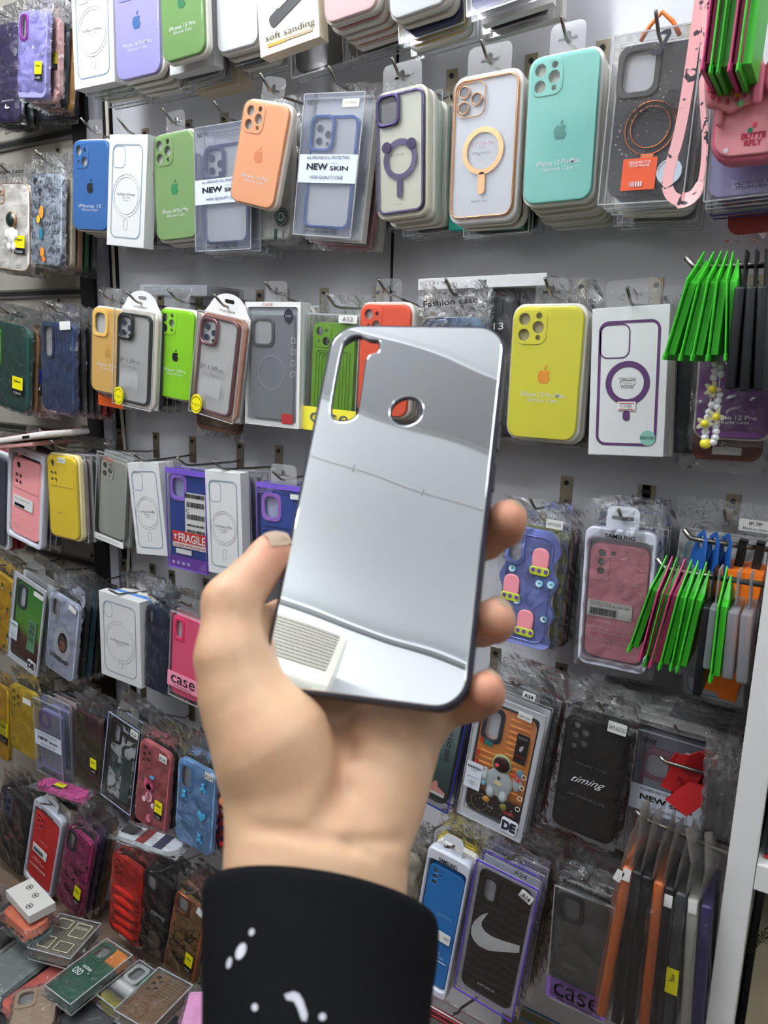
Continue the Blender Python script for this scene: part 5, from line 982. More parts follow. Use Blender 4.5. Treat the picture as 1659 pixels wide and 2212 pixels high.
it = bagged((145,1795,203,1812,169,1973,123,1954), .19, (186,52,120), 'magenta cracked case', 'magenta case with black crack lines and yellow tag, seventh row left bay', 'tall', m=CRK((186,52,120),(30,20,30)), ring=mat((44,36,60),.4), cs=.85, stack=[('bag',(70,40,90)),('bag',(60,60,62)),('bag',(150,100,70)),('bag',(210,212,220)),('bag',(60,70,140)),('bag',(170,80,50))], top=.03)

# ---- main bay, rows 5-7
it = outlined((214,1281,300,1296,306,1482,219,1461), .13, 'white carton with pill outline', 'white carton with faint outline and pill camera shape, fifth row', cam='pillc', txt=("For Phone XS MAX", "Clear Case", "Magnetic"), stack=[('case',(80,140,210)),('tray',(222,220,210)),('bag',(222,222,222)),('bag',(60,60,60))])
it = bagged((317,1313,366,1316,362,1502,311,1482), .12, (34,48,78), 'navy case with pill window', 'navy case with slim camera opening in a bag, left of the hand, fifth row', 'pill', tagged=False, head='Fashion case', m=ramp_mat('wave', [(0,(28,42,72)), (1,(40,56,86))], .5, 45, 0), stack=[('bag',(40,60,80)),('bag',(60,60,60)),('bag',(150,150,60))])
it = It((371,1326,440,1334,428,1521,368,1502), .145, 'window_case_box', 'hot pink case with pink lettered band, left of the hand, fifth row', 'hot pink case'); it.clearbox(t=.016, y=-.003); HP = mat((244,96,136), .45); it.shell(HP, 'tall', w=it.w*.92, h=it.h*.94, y=0, ring=mat((250,60,120),.35), inside=mat((210,200,206),.5), cs=.85)
it.patch(-.03,.70,1.03,.88,mat((240,150,176),.5),y=-.0042,name='printed_band',r=0); it.txt('case',.5,.78,.8,.09,BLACK,y=-.005); it.txt('+PREMIUM PRODUCT+',.5,.855,.6,.018,BLACK,y=-.005); it.hook(dz=.018); it.tab(clear(gloss=.8,haze=.10),w=.05); it.stack([('bag',(60,60,62)),('bag',(160,160,162))])
it = It((236,1542,309,1573,282,1753,224,1719), .16, 'window_case_box', 'silver white clear box with a black framed case and size label, sixth row', 'silver patterned case'); it.clearbox(t=.022, y=-.004, edge=mat((170,176,206),.3)); it.shell(ramp_mat('noise', [(0,(230,230,232)), (.44,(190,196,200)), (.5,(30,34,38)), (.6,(60,90,90)), (1,(226,190,180))], .3, 35), 'tall', w=it.w*.88, h=it.h*.92, y=.001, ring=BLACK, inside=mat((180,186,200),.5), cs=.85); flat('case_edge', [rr(it.w*.90,it.h*.93,.012), rr(it.w*.80,it.h*.88,.010)], .008, -.0005, BLACK, it.sh, .001)
it.patch(.56,.40,.84,.92,mat((60,76,78),.4),y=-.0016,name='printed_panel'); it.txt('JUST DO IT.',.70,.62,.46,.07,BLACK,y=-.0022,rot=85); it.patch(.74,.02,.97,.10,PAPER,y=-.005); it.txt('A24',.855,.06,.16,.04,BLACK,y=-.006); it.tab(clear(gloss=.8,haze=.10),w=.05); it.hook(dz=.02); it.stack([('bag',(60,60,64)),('bag',(110,110,110))])
it = bagged((305,1607,368,1620,354,1795,290,1778), .17, (208,112,118), 'dusty pink case', 'dusty pink case with small white and pink rounded charms, sixth row', 'dots', ins=(170,100,104), m=mat((208,112,118),.6,bump=.3,scale=120), stack=[('bag',(60,60,62)),('bag',(150,150,60)),('bag',(60,60,60))], top=.03)
for (u, v, c, r, e_) in ((.42,.48,(226,90,130),.014,1.0),(.42,.50,(240,236,232),.009,.9),(.45,.62,(240,170,190),.010,1.2),(.30,.68,(240,200,206),.006,1.0),(.60,.70,(240,200,206),.006,1.0),(.5,.88,(226,120,150),.007,1.3),(.5,.37,(110,180,220),.007,.6)): flat('raised_charm', [circ(r*.9, it.X(u), it.Z(v), 16, e_)], .003, -.0034, mat(c,.45), it.sh, .001)
it.patch(.7,.02,.95,.10,PAPER,y=-.005); it.txt('A24',.82,.06,.2,.04,BLACK,y=-.006)
it = bagged((386,1650,466,1657,452,1839,381,1822), .18, (130,176,226), 'baby blue case', 'baby blue case with raised bears and a heart, left of the wrist', 'tall', tagged=False, cs=.85, stack=[('bag',(60,60,62)),('bag',(90,110,100)),('bag',(60,60,60))], top=.03)
BB = mat((70,160,206), .4)
for (u, v) in ((.72,.22),(.22,.42),(.70,.84)):
    x, z = it.X(u), it.Z(v); blob('bear_charm', x, z, .0048, BB, it.sh, 1.2, -.002, .006); blob('bear_charm', x, z+.0075, .0042, BB, it.sh, .9, -.002, .006)
    for k in (-1,1): blob('bear_ear', x+k*.0035, z+.0110, .0015, BB, it.sh, 1, -.002, .004); blob('bear_paw', x+k*.0050, z-.0045, .0022, BB, it.sh, 1.3, -.002, .005)
flat('heart_charm', [sc(HEART,.019,it.X(.72),it.Z(.56))], .0035, -.0036, BB, it.sh, .0012); it.txt('Summer',.30,.80,.42,.06,BB,y=-.0014,rot=-38,shear=.3,bold=.02); it.patch(.78,-.01,1.0,.07,PAPER,y=-.005); it.txt('A24',.89,.03,.2,.04,BLACK,y=-.006)
it = It((468,1655,545,1675,530,1850,458,1825), .165, 'phone_case', 'red case with purple checks and orange charm, half hidden by the wrist', 'red checked case'); it.shell(mat((206,30,44), .4), 'none'); it.thick=.01; it.patch(.02,.60,.98,.99,ramp_mat('checker', [(0,(206,40,44)), (1,(70,30,90))], .4, 95),y=-.0006,name='printed_checks'); it.ringline(.024,.045,.008,it.X(.2),it.Z(.18),.0015,TXTW); flat('printed_lens',[circ(.006,it.X(.2),it.Z(.13),14)],.0003,-.0006,mat((150,60,70),.4),it.o); flat('printed_lens',[circ(.006,it.X(.2),it.Z(.24),14)],.0003,-.0006,mat((90,40,110),.4),it.o); blob('raised_charm', it.X(.26), it.Z(.42), .007, mat((236,140,80),.4), it.sh, 1.2); flat('printed_heart',[sc(HEART,.009,it.X(.25),it.Z(.56))],.0004,-.0008,mat((240,190,200),.5),it.sh); it.bag(top=.02, seed=3); it.hook(dz=.012)
# row 7 main
it = bagged((245,1854,307,1866,297,2035,236,2018), .19, (220,50,40), 'red puffer case', 'red quilted puffer style case in a bag, seventh row', 'dots', tagged=False, ins=(180,60,50), stack=[('bag',(150,60,60)),('bag',(60,60,62)),('bag',(90,90,90))], top=.028)
for k in range(5):
    blobm = blob('quilted_pad', 0, it.Z(.40+.125*k), it.w*.46, mat((220,50,40),.5), it.sh, .0105/(it.w*.46), -.0004, .009)
it.txt('NBA',.56,.94,.24,.035,TXTW,y=-.006)
it = bagged((312,1890,375,1900,351,2072,302,2052), .19, (34,34,38), 'black scripted case', 'black case with white scribble and a plain brown rounded print, seventh row', 'window', tagged=False, cs=1.05, stack=[('bag',(60,60,62)),('bag',(60,70,60))], top=.02); it.txt('Beautiful',.60,.46,.52,.055,TXTW,y=-.0008,shear=.4,bold=.02,rot=180); flat('printed_blob',[circ(.016,it.X(.55),it.Z(.78),20,1.1)],.0003,-.0006,mat((150,130,116),.5),it.sh); flat('printed_blob',[circ(.009,it.X(.72),it.Z(.92),20,1.0)],.0003,-.0006,mat((150,130,116),.5),it.sh)
it = bagged((381,1930,447,1961,413,2140,353,2079), .20, (150,110,62), 'tan cracked case', 'tan case with black crack lines and copper camera frame, left of the sleeve', 'window', m=CRK((156,118,70),(40,26,20)), ring=mat((196,120,80),.2,.8), cs=1.05, head='Fashion', stack=[('bag',(140,70,46)),('bag',(120,60,44)),('bag',(60,60,62))], top=.03); flat('case_edge',[rr(it.w,it.h,it.w*.16),rr(it.w*.90,it.h*.95,it.w*.14)],.008,-.0006,mat((176,86,52),.4),it.sh,.001); it.patch(.76,-.02,.96,.06,PAPER,y=-.005,rot=-10); it.stack([('clear',(60,60,62))])
# right side rows 5-7
it = designcase((1037,1505,1184,1528,1128,1809,989,1758), .18, 'orange astronaut design case', 'orange ribbed case printed with an astronaut in white framed box, right of the hand', ramp_mat('gradient', [(0,(34,30,32)), (.20,(44,34,34)), (.26,(196,120,50)), (.6,(222,140,70)), (1,(214,140,96))], .3, axis=2, coat=.4), (44,52,66), cs=.92)
sh = it.sh; RB = mat((226,146,64), .25, coat=.6)
for k in range(13):
    z = it.Z(.13+.045*k); x0_ = it.X(.52 if k < 7 else .16); x1_ = it.X(.83); flat('rib', [rr(x1_-x0_, .0030, .0015, (x0_+x1_)/2, z)], .0020, -.0016, RB, sh, .0007)
it.patch(.66,.20,.84,.42,BLACK,y=-.0032,name='printed_label'); it.txt('>>>>>>',.75,.225,.13,.018,TXTW,y=-.004); it.txt('SPACE',.75,.365,.14,.02,mat((206,60,50),.5),y=-.004); flat('printed_rocket',[sc([(-.3,-.5),(-.2,.1),(.2,.5),(.3,.1),(.1,-.5)],.009,it.X(.75),it.Z(.30))],.0003,-.0038,mat((200,190,200),.5),it.o)
AW = mat((186,196,200), .45); cx_, cz_ = it.X(.52), it.Z(.60)
blob('printed_astronaut', cx_, cz_-.006, .019, AW, sh, 1.05, -.002, .004); blob('printed_astronaut', cx_, cz_+.021, .0135, mat((176,190,130),.45), sh, 1, -.002, .005); blob('printed_astronaut', cx_, cz_+.021, .0112, mat((50,30,34),.3), sh, 1, -.0030, .006); blob('printed_astronaut', cx_+.024, cz_+.004, .0065, AW, sh, 1.8, -.002, .004); blob('printed_astronaut', cx_+.025, cz_+.018, .005, mat((110,150,170),.45), sh, 1.2, -.002, .004)
for k in (-1, 1): blob('printed_astronaut', cx_+k*.0085, cz_-.021, .0068, AW, sh, 1.5, -.002, .005)
blob('printed_astronaut', cx_-.020, cz_-.002, .0062, AW, sh, 1.7, -.002, .005); blob('printed_astronaut', cx_-.019, cz_-.014, .0045, mat((110,150,170),.45), sh, 1.1, -.002, .006); flat('printed_badge', [rr(.010,.005,.001,cx_,cz_-.006)], .0004, -.0046, mat((190,180,130),.5), sh); flat('printed_badge', [circ(.0022,cx_,cz_+.002,12)], .0004, -.0046, mat((60,60,50),.5), sh)
for k, c in ((-1,(206,150,60)),(1,(150,150,60))): blob('printed_astronaut', cx_+k*.012, cz_-.036, .0050, mat(c,.45), sh, .9, -.002, .004)
flat('printed_tongue',[circ(.0028,cx_-.005,cz_+.020,12)],.0003,-.0064,mat((220,70,90),.5),sh)
it.txt('NICE!',.76,.53,.15,.04,mat((200,50,44),.5),y=-.0044,rot=-32,bold=.04); it.txt('NASA',.74,.83,.18,.028,mat((206,56,44),.5),y=-.0030,bold=.03); it.patch(.62,.035,.82,.085,PAPER,y=-.005,rot=-3); it.txt('SAM A34',.72,.06,.16,.02,BLACK,y=-.006)
for (u, v, c) in ((.17,.36,(200,60,44)),(.24,.365,(30,140,130)),(.30,.37,(30,140,130)),(.14,.47,(200,60,44)),(.14,.54,(200,70,44))): it.patch(u-.03,v-.02,u+.03,v+.02,mat(c,.5),y=-.0026,name='printed_mark')
for k in range(4): flat('printed_icon',[circ(.0036,it.X(.87),it.Z(.50+.085*k),6),circ(.0028,it.X(.87),it.Z(.50+.085*k),6)],.0003,-.0052,mat((230,226,216),.5),it.o)
flat('printed_planet',[circ(.012,it.X(.30),it.Z(.84),24),circ(.0114,it.X(.30),it.Z(.84),24)],.0003,-.0030,mat((150,130,80),.5),sh)
for k in range(22): flat('printed_star',[circ(.0005+.0004*random.random(),it.X(.16+.66*random.random()),it.Z(.76+.16*random.random()),5)],.0003,-.0030,TXTW,sh)
it.patch(.60,-.10,.78,-.05,PAPER,y=.003); it.txt('A34',.69,-.075,.13,.03,BLACK,y=.002,bold=.02); it.stack([('bag',(60,60,64)),('clear',(120,120,120)),('bag',(150,150,150)),('bag',(150,70,60))], step=.017)
it = It((905,1495,1012,1530,972,1745,860,1708), .17, 'window_case_box', 'blue edged box with a grey green case lettered vertically, behind the hand heel', 'grey green lettered case'); it.clearbox(t=.02, y=-.004, edge=mat((30,44,150),.3)); it.shell(ramp_mat('gradient', [(0,(30,40,44)), (.5,(70,96,96)), (1,(150,170,168))], .3), 'none', w=it.w*.88, h=it.h*.92, y=0, name='case_shell'); flat('case_edge',[rr(it.w*.90,it.h*.93,.014),rr(it.w*.82,it.h*.89,.012)],.008,-.0006,BLACK,it.sh,.001); it.txt('JUST DO IT.',.78,.38,.62,.05,BLACK,y=-.0018,rot=90,bold=.03)
flat('printed_shoe',[sc([(-.5,-.2),(-.5,.1),(-.3,.0),(-.1,.5),(.05,.5),(.1,.2),(.5,0),(.5,-.2)],.030,it.X(.68),it.Z(.84),.024)],.0003,-.0012,mat((222,150,140),.5),it.sh); flat('printed_shoe',[rr(.030,.004,.002,it.X(.68),it.Z(.84)-.006)],.0003,-.0014,WHITE,it.sh); it.hook(dz=.01); it.stack([('clear',(130,110,180)),('bag',(60,60,62))])
it = bagged((1224,1553,1366,1566,1322,1819,1190,1787), .17, (30,30,31), 'black case with white script', 'black case with thin white script lettering in a bag, sixth row right', 'dots', tagged=False, ins=(180,182,180), head=None, stack=[('bag',(60,60,60)),('bag',(120,50,50)),('bag',(60,60,60))], top=.035)
it.txt('timing',.50,.52,.54,.075,TXTW,y=-.0048,shear=.7,rot=4,bold=-.006); it.txt('TRUST THE',.50,.38,.5,.02,mat((96,96,96),.5),y=-.0048); it.txt('OF YOUR LIFE',.5,.66,.6,.02,mat((96,96,96),.5),y=-.0048); it.patch(.66,-.06,.94,.03,PAPER,y=-.006); it.txt('SAM A33 5G',.80,-.015,.25,.035,BLACK,y=-.007)
it = newskin((1378,1580,1545,1610,1500,1880,1345,1842), .14, 'red framed lettered box', 'clear lettered box with wine red case frame behind the red ribbon, right', mat((150,24,60), .25, .5), cardc=(206,206,206)); it.hook(dz=.01); it.patch(.66,.07,.90,.13,PAPER,y=-.0056); it.txt('A13-4G',.78,.10,.2,.03,BLACK,y=-.0066); it.stack([('clear',(150,150,150)),('bag',(60,60,62)),('clear',(60,60,62))])
# red ribbon bundle
e = bpy.data.objects.new('red_gift_bow', None); COL.objects.link(e); b0 = Vector(un(1500,1690,.19)); e.location = b0; tag(e, 'bundle of folded red bows and tags hanging above the brown covers', 'bow'); RD = mat((168,24,28), .55)
for k, (dx, dz, w_, h_, ro, dy) in enumerate(((-.012,.002,.030,.050,20,0),(.008,.008,.028,.052,-12,.01),(-.004,-.018,.026,.040,38,-.008),(.014,-.016,.022,.040,-30,.004),(.0,.022,.020,.028,5,-.004),(-.018,-.006,.018,.045,-8,.012))):
    f = flat('folded_ribbon', [[(-w_/2,-h_/2),(w_/2,-h_/2+.006),(w_/2,h_/2),(0,h_/2+.006),(-w_/2,h_/2-.004)]], .0015, 0, RD, e, loc=(dx, dy, dz)); f.rotation_euler = (.25*math.sin(k*2), math.radians(ro), .5*math.sin(k*1.7))
text(e, 'Made in China', -.012, -.004, .016, .003, BLACK, y=-.0025, rot=-60)
a = un(1425,1642,.2); e = bpy.data.objects.new('side_rod', None); COL.objects.link(e); e.location = tuple(a); tag(e, 'steel rod carrying the red bows', 'display rod'); c_ = Vector(un(1580,1688,.2)); tube('rod', [(0,0,.004), (.006,0,0), (px0-a[0],0,(c_.z-a[2])*(px0-a[0])/(c_.x-a[0]))], .0024, STEEL, e)
for k, (px, py) in enumerate(((1545,1660),(1572,1680))):
    q = It((px-14,py,px+16,py+8,px+5,py+150,px-26,py+140), .22, 'clear_bag_pack', ['left','right'][k] + ' empty looking clear bag hanging beside the red bows', 'clear bag', 'bag'); q.carton(mat((60,44,44),.5), t=.004, y=.0); q.bag(BAGW, top=.03, seed=k)
it = sams((920,1822,1027,1874,956,2152,882,2122), .20, (36,104,168), 'blue case in white tray', 'ocean blue case in a white tray tilted right beside the sleeve', 'a3', '', '', edge=(206,210,222)); it.txt('SAMSUNG',.62,.42,.36,.02,mat((120,160,200),.5),y=-.0008); it.patch(.55,.53,.85,.60,PAPER,y=-.0012); it.txt('300',.76,.56,.12,.014,BLACK,y=-.002); it.txt('Silky and\nsoft-touch finish',.55,.70,.46,.05,mat((170,196,220),.5),y=-.0008); it.patch(.3,.745,.85,.748,TXTW,y=-.0006,name='printed_line',r=0); it.stack([('tray',(206,208,216)),('bag',(200,180,50)),('bag',(60,60,60))])
it = It((1035,1860,1164,1912,1111,2198,981,2132), .21, 'window_case_box', 'dark ripple case with large white tick emblem in a purple edged clear box', 'dark ripple case with white tick'); it.clearbox(t=.022, y=-.004, edge=mat((90,60,190),.25)); flat('card_frame',[rr(it.w*.97,it.h*.98,.002),rr(it.w*.86,it.h*.91,.010)],.0015,.0,mat((206,206,222),.45),it.o); flat('card_back',[rr(it.w*.95,it.h*.97,.002)],.0012,.016,mat((196,198,214),.45),it.o)
it.shell(ramp_mat('wave', [(0,(24,22,22)), (.6,(34,30,29)), (1,(58,52,48))], .35, 26, 2, .3), 'tall', w=it.w*.86, h=it.h*.91, y=-.001, ring=mat((30,30,34),.35), inside=mat((206,208,220),.5), cs=.80)
flat('printed_logo', [[(it.X(.34)-.0*0+(x-.0)*0, 0) for x in ()] or [(it.X(a), it.Z(b)) for a, b in ((.32,.335),(.22,.375),(.13,.44),(.095,.50),(.11,.55),(.17,.585),(.27,.605),(.42,.60),(.60,.565),(.90,.495),(.885,.445),(.62,.475),(.44,.487),(.32,.48),(.25,.455),(.245,.42))]], .0004, -.0022, TXTW, it.sh)
it.txt('JUST DO IT.',.50,.875,.30,.018,TXTW,y=-.0022,bold=.02); it.patch(.74,.05,.95,.11,PAPER,y=-.0052,rot=-20); it.txt('A14',.845,.08,.14,.035,BLACK,y=-.0062,rot=-20,bold=.01); it.bag(clear(gloss=.5, rough=.08, haze=.0, crinkle=.45), top=.035, side=.006, y=-.005, seed=2); it.txt('A24',.70,-.05,.2,.03,BLACK,y=-.006); it.hook(dz=.02); it.stack([('clear',(150,150,160)),('bag',(60,50,50)),('bag',(150,110,80)),('bag',(200,190,180)),('bag',(140,60,50))], step=.018)
it = It((1207,1915,1322,1953,1312,2208,1176,2145), .19, 'window_case_box', 'smoky grey case with dark camera frame and violet lettered band, bottom right', 'smoky grey case'); it.clearbox(t=.018, y=-.003); it.shell(mat((112,116,116), .3, coat=.4), 'window', w=it.w*.92, h=it.h*.94, y=0, ring=mat((46,54,66),.35), inside=mat((140,142,140),.5), cs=1.0)
it.patch(-.02,.80,1.02,.985,mat((140,104,184),.5),y=-.0042,name='printed_band',r=0); it.txt('case',.52,.885,.8,.11,BLACK,y=-.005); it.txt('-PREMIUM PRODUCT-',.5,.965,.66,.018,BLACK,y=-.005); it.bag(top=.035, seed=5, side=.004, y=-.005); it.txt('Fashion case',.55,-.07,.8,.035,BLACK,y=-.006,bold=.015,rot=-6); it.hook(dz=.02); it.stack([('clear',(120,120,120)),('bag',(60,60,62)),('bag',(80,80,82))])
it = It((1215,1830,1330,1868,1318,1905,1200,1868), .10, 'bagged_phone_case', 'red and green pack in a bag lying behind the blue and black cases', 'red bagged pack'); it.carton(mat((150,40,30),.5), t=.02); it.bag(seed=6, top=.01)
it = It((1125,1800,1235,1830,1215,1935,1105,1905), .09, 'bagged_phone_case', 'orange red pack in a bag under the orange astronaut case', 'orange red pack'); it.carton(mat((170,52,34),.5), t=.02); it.bag(seed=8, top=.015)
it = It((862,1838,905,1850,885,2030,845,2020), .16, 'wavy_case_pack', 'cream wavy edged case between the sleeve and the ocean blue case', 'cream wavy case'); it.shell(mat((206,196,176),.5),'none',wavy=True); it.bag(BAGW, seed=2, top=.03); it.stack([('bag',(190,186,176)),('bag',(120,116,110))]); it.hook(dz=.015)
it = It((905,2172,1075,2232,1050,2480,880,2420), .21, 'window_case_box', 'clear box with dark red framed case along the bottom edge right of the sleeve', 'dark red framed case'); it.clearbox(t=.02, y=-.003); it.frame(mat((140,30,40),.3,.4),'window',w=it.w*.86,h=it.h*.9,y=.001,card=mat((196,192,184),.5)); it.hook(dz=.01)
it = It((1090,2195,1290,2265,1265,2500,1070,2440), .17, 'clear_case_box', 'clear box with teal and yellow edges along the bottom right edge', 'teal edged box'); it.clearbox(t=.02, edge=mat((50,110,150),.3)); it.carton(mat((110,100,70),.5), t=.01, y=.004, name='insert_card')
# long pack lying on the hooks at the right
it = It((1330,1452,1600,1545,1585,1622,1288,1484), 0, 'bagged_phone_case', 'long bagged case lying flat across the hooks under the pink case', 'bagged case lying flat', z=1.45-.40)
it.carton(mat((150,148,144),.4), t=.010, y=0, name='case_shell'); it.patch(.55,.08,.92,.92,mat((40,40,44),.4),name='camera_panel',r=.004)
for k in range(3): flat('lens_ring',[circ(.005,it.X(.62+.11*k),it.Z(.28),14),circ(.003,it.X(.62+.11*k),it.Z(.28),14)],.0006,-.0016,mat((90,90,96),.3),it.o)
it.bag(BAGW, top=.012, side=.02, bottom=.02, seed=1, t=.014); it.txt('A13M13 5G', .9,1.10,.16,.18,BLACK,y=-.006,rot=30)
# packs lying on hooks and on the ledge
def flatpack(q, z, col, label, what, m=None, cam='window', t=.012, kind='bag', grp=None, **kw):
    it = It(q, 0, 'bagged_phone_case' if kind == 'bag' else ('phone_case_box' if kind == 'carton' else 'clear_case_box'), label, what, group=grp, z=z)
    if kind == 'carton': it.carton(m or mat(col,.5), t=t)
    else:
        if kind == 'clear': it.clearbox(t=t+.004, y=-.003)
        it.shell(m or mat(col,.45), cam, w=it.w*.94, h=it.h*.95, t=t*.8, inside=mat((120,120,120),.5), **kw)
        it.bag(BAG, top=.012, seed=int(q[0]) % 9, t=t+.002)
    return it
flatpack((98,1674,206,1711,169,1731,76,1691), 1.45-.86, (190,74,140), 'magenta marbled case with yellow tag lying flat above the seventh row, left', 'magenta case lying flat', cam='none', m=CRK((190,74,140),(90,30,70))).newtag(.42,.5,.2,.5)
it = flatpack((280,1765,405,1829,368,1848,252,1800), 1.45-.84, (190,196,200), 'grey case with red and navy stripes lying flat below the dusty pink case', 'striped case lying flat', cam='none')
it.patch(.36,.02,.50,.98,mat((120,40,40),.5),name='printed_stripe',r=0); it.patch(.64,.02,.78,.98,mat((36,40,70),.5),name='printed_stripe',r=0); it.patch(.05,.1,.28,.7,mat((50,52,54),.4),name='camera_panel',r=.004); it.txt('smit',.32,.4,.12,.6,BLACK,rot=90)
# ledge and the pile at the lower left
led = box('storage_ledge', -1.9, 0.6, -0.46, -0.001, 0.27, 0.295, mat((120,100,84),.6), None, .002); tag(led, 'low dark ledge under the hooks carrying the heap of packs', 'ledge')
plinth = box('storage_plinth', -1.9, 0.6, -0.44, -0.002, 0.0, 0.2695, mat((70,56,48),.6)); tag(plinth, 'dark plinth below the ledge', 'plinth')
rnd = random.Random(12)
cols = [(70,72,76),(150,150,152),(120,100,90),(60,66,80),(170,168,160),(90,60,50),(44,46,50),(110,120,120),(180,90,80)]
n = 0
for lay in range(7):
    for k in range(11):
        x = -1.50 + .1*k + rnd.uniform(-.005,.005)
        for yy in (-.37,):
            zt = .2965 + .0172*lay
            o = bpy.data.objects.new('bagged_phone_case', None); COL.objects.link(o); o.empty_display_size = .01
            o.matrix_world = Matrix.Translation((x, yy + rnd.uniform(-.015,.015), zt + .013)) @ Matrix.Rotation(rnd.uniform(-.14,.14), 4, 'Z') @ Matrix.Rotation(-math.pi/2, 4, 'X')
            c = cols[n % len(cols)]; tag(o, colour_word(c) + ' bagged pack lying in the heap on the low ledge', 'phone case', colour_word(c) + ' packs heaped on the ledge'); n += 1
            b = It.__new__(It); b.w, b.h = .078, .155; b.o = o; b.M = o.matrix_world; b.c = np.array(o.matrix_world.translation); b.d = .1; b.thick = .01
            b.shell(mat(c,.45), 'window' if n % 2 else 'dots', t=.010); b.bag(BAG, top=.02, t=.012, y=-.0022, seed=n % 5, amp=.002)
HZ = 1.45
it = flatpack((64,1900,125,1944,61,1983,13,1920), HZ-.945, (206,204,198), 'white carton with small black flower emblems under the red tray, left', 'white emblem carton', kind='carton', t=.016)
for (u, v) in ((.25,.3),(.55,.35),(.75,.75)): flat('printed_emblem',[circ(.006,it.X(u),it.Z(v),16),circ(.0048,it.X(u),it.Z(v),16)],.0003,-.0006,BLACK,it.o); flat('printed_emblem',[[(it.X(u)+.0036*(1 if k%2==0 else .35)*math.cos(k*math.pi/4),it.Z(v)+.0036*(1 if k%2==0 else .35)*math.sin(k*math.pi/4)) for k in range(8)]],.0003,-.0006,BLACK,it.o)
flatpack((40,1945,128,1975,60,2020,0,1965), HZ-.968, (200,110,80), 'orange and pink edged pack directly under the white emblem carton', 'orange edged pack', cam='none', t=.02)
flatpack((50,1975,140,1990,80,2040,5,1995), HZ-.992, (110,130,130), 'grey green bagged pack third below the white emblem carton', 'grey green pack', cam='none', t=.02)
it = flatpack((135,1970,214,2005,145,2080,66,2045), HZ-1.0, (120,112,92), 'smoky clear box with pale printed boxes and arrows in the heap', 'smoky printed box', kind='clear', m=mat((110,104,88),.35), cam='none', t=.018)
for (a, b, c, d_) in ((.1,.1,.45,.35),(.55,.12,.9,.5),(.12,.6,.4,.9),(.5,.65,.85,.9)): it.ringline((c-a)*it.w,(d_-b)*it.h,.003,it.X((a+c)/2),it.Z((b+d_)/2),.0012,mat((206,202,176),.5),y=-.0036)
it.txt('BROWN', .72,.25,.25,.07,mat((206,202,176),.5),y=-.0036)
it = flatpack((233,2028,283,2069,150,2175,98,2130), HZ-1.0, (30,80,60), 'green case with orange top and white brushed lettering in the heap', 'green lettered pack', kind='clear', m=ramp_mat('gradient', [(0,(24,74,58)), (.72,(30,84,62)), (.76,(196,120,40)), (1,(206,126,50))], .4), cam='window', t=.016)
it.txt('OSO', .30,.60,.28,.10,TXTW,y=-.0036,rot=180); it.txt('FRESH',.42,.5,.3,.04,TXTW,y=-.0036,rot=180)
it = flatpack((300,2080,360,2112,268,2196,205,2150), HZ-1.015, (40,60,50), 'green white and yellow diagonal striped pack in the heap', 'diagonal striped pack', kind='clear', m=ramp_mat('gradient', [(0,(150,140,40)), (.25,(40,40,44)), (.45,(220,222,220)), (.6,(40,42,44)), (.75,(30,110,70)), (1,(30,100,66))], .4), t=.016)
it = flatpack((345,2090,415,2135,320,2230,248,2185), HZ-.99, (110,84,54), 'brown grid patterned case with gold camera frame lying beside the sleeve', 'brown grid case', kind='clear', cam='dots', t=.016, m=mat((112,86,58),.35), ring=GOLD)
for k in range(7): it.patch(.08,.10+.06*k,.92,.103+.06*k,mat((70,54,38),.5),name='printed_line',y=-.0006,r=0); it.patch(.10+.13*k,.08,.104+.13*k,.5,mat((70,54,38),.5),name='printed_line',y=-.0006,r=0)
flat('camera_frame',[rr(it.w*.5,it.h*.30,.008,-it.w*.15,-it.h*.28),rr(it.w*.46,it.h*.28,.007,-it.w*.15,-it.h*.28)],.0012,-.002,GOLD,it.sh)
it = flatpack((420,2120,450,2160,440,2230,385,2230), HZ-.99, (220,160,200), 'pale pink case with simple line faces at the bottom edge beside the sleeve', 'pale pink line face case', cam='none'); 
it = flatpack((40,2120,125,2140,110,2230,20,2225), HZ-1.02, (150,130,110), 'crumpled clear bag pack at the bottom left corner', 'crumpled bag pack', t=.02)
# loose wall plates seen between the packs
for (px, py, lb) in ((455,267,'above the clear band box'),(805,192,'behind the blue framed case top'),(936,168,'above the violet framed case'),(562,638,'above the frosted grey case'),(664,630,'left above the green ridged case'),(782,630,'above the coral orange case'),(897,632,'under the left end of the long white carton'),(1227,621,'above the yellow silicone case'),(1416,619,'above the purple outlined carton'),(319,940,'above the frosted clear case'),(395,950,'above the left white carton, fourth row'),(477,961,'above the right white carton, fourth row'),(575,969,'above the blue ridged case'),(1188,1043,'above the wavy lilac case'),(1378,1062,'above the pink case in lilac tray'),(1583,1083,'above the white carton at the right'),(330,1227,'above the white carton with pill outline'),(397,1247,'above the hot pink case')):
    p = un(px, py, 0)
    near = min(HOOKS, key=lambda h: (h.location.x-p[0])**2 + (h.location.z-p[2])**2)
    if math.hypot(near.location.x-p[0], near.location.z-p[2]) < .05: continue
    e = bpy.data.objects.new('hook_plate', None); COL.objects.link(e); e.location = (p[0], 0, p[2]); tag(e, 'bare steel wall plate with black screw ' + lb, 'wall plate')
    bm = bmesh.new(); box_bm(bm, -.0085, .0085, -.0018, -.0002, -.036, .009); link('plate', bm_mesh(bm, 'plate', .0006), PLATE, e); flat('screw', [circ(.0034, 0, 0, 12)], .0016, -.0032, BLACK, e)

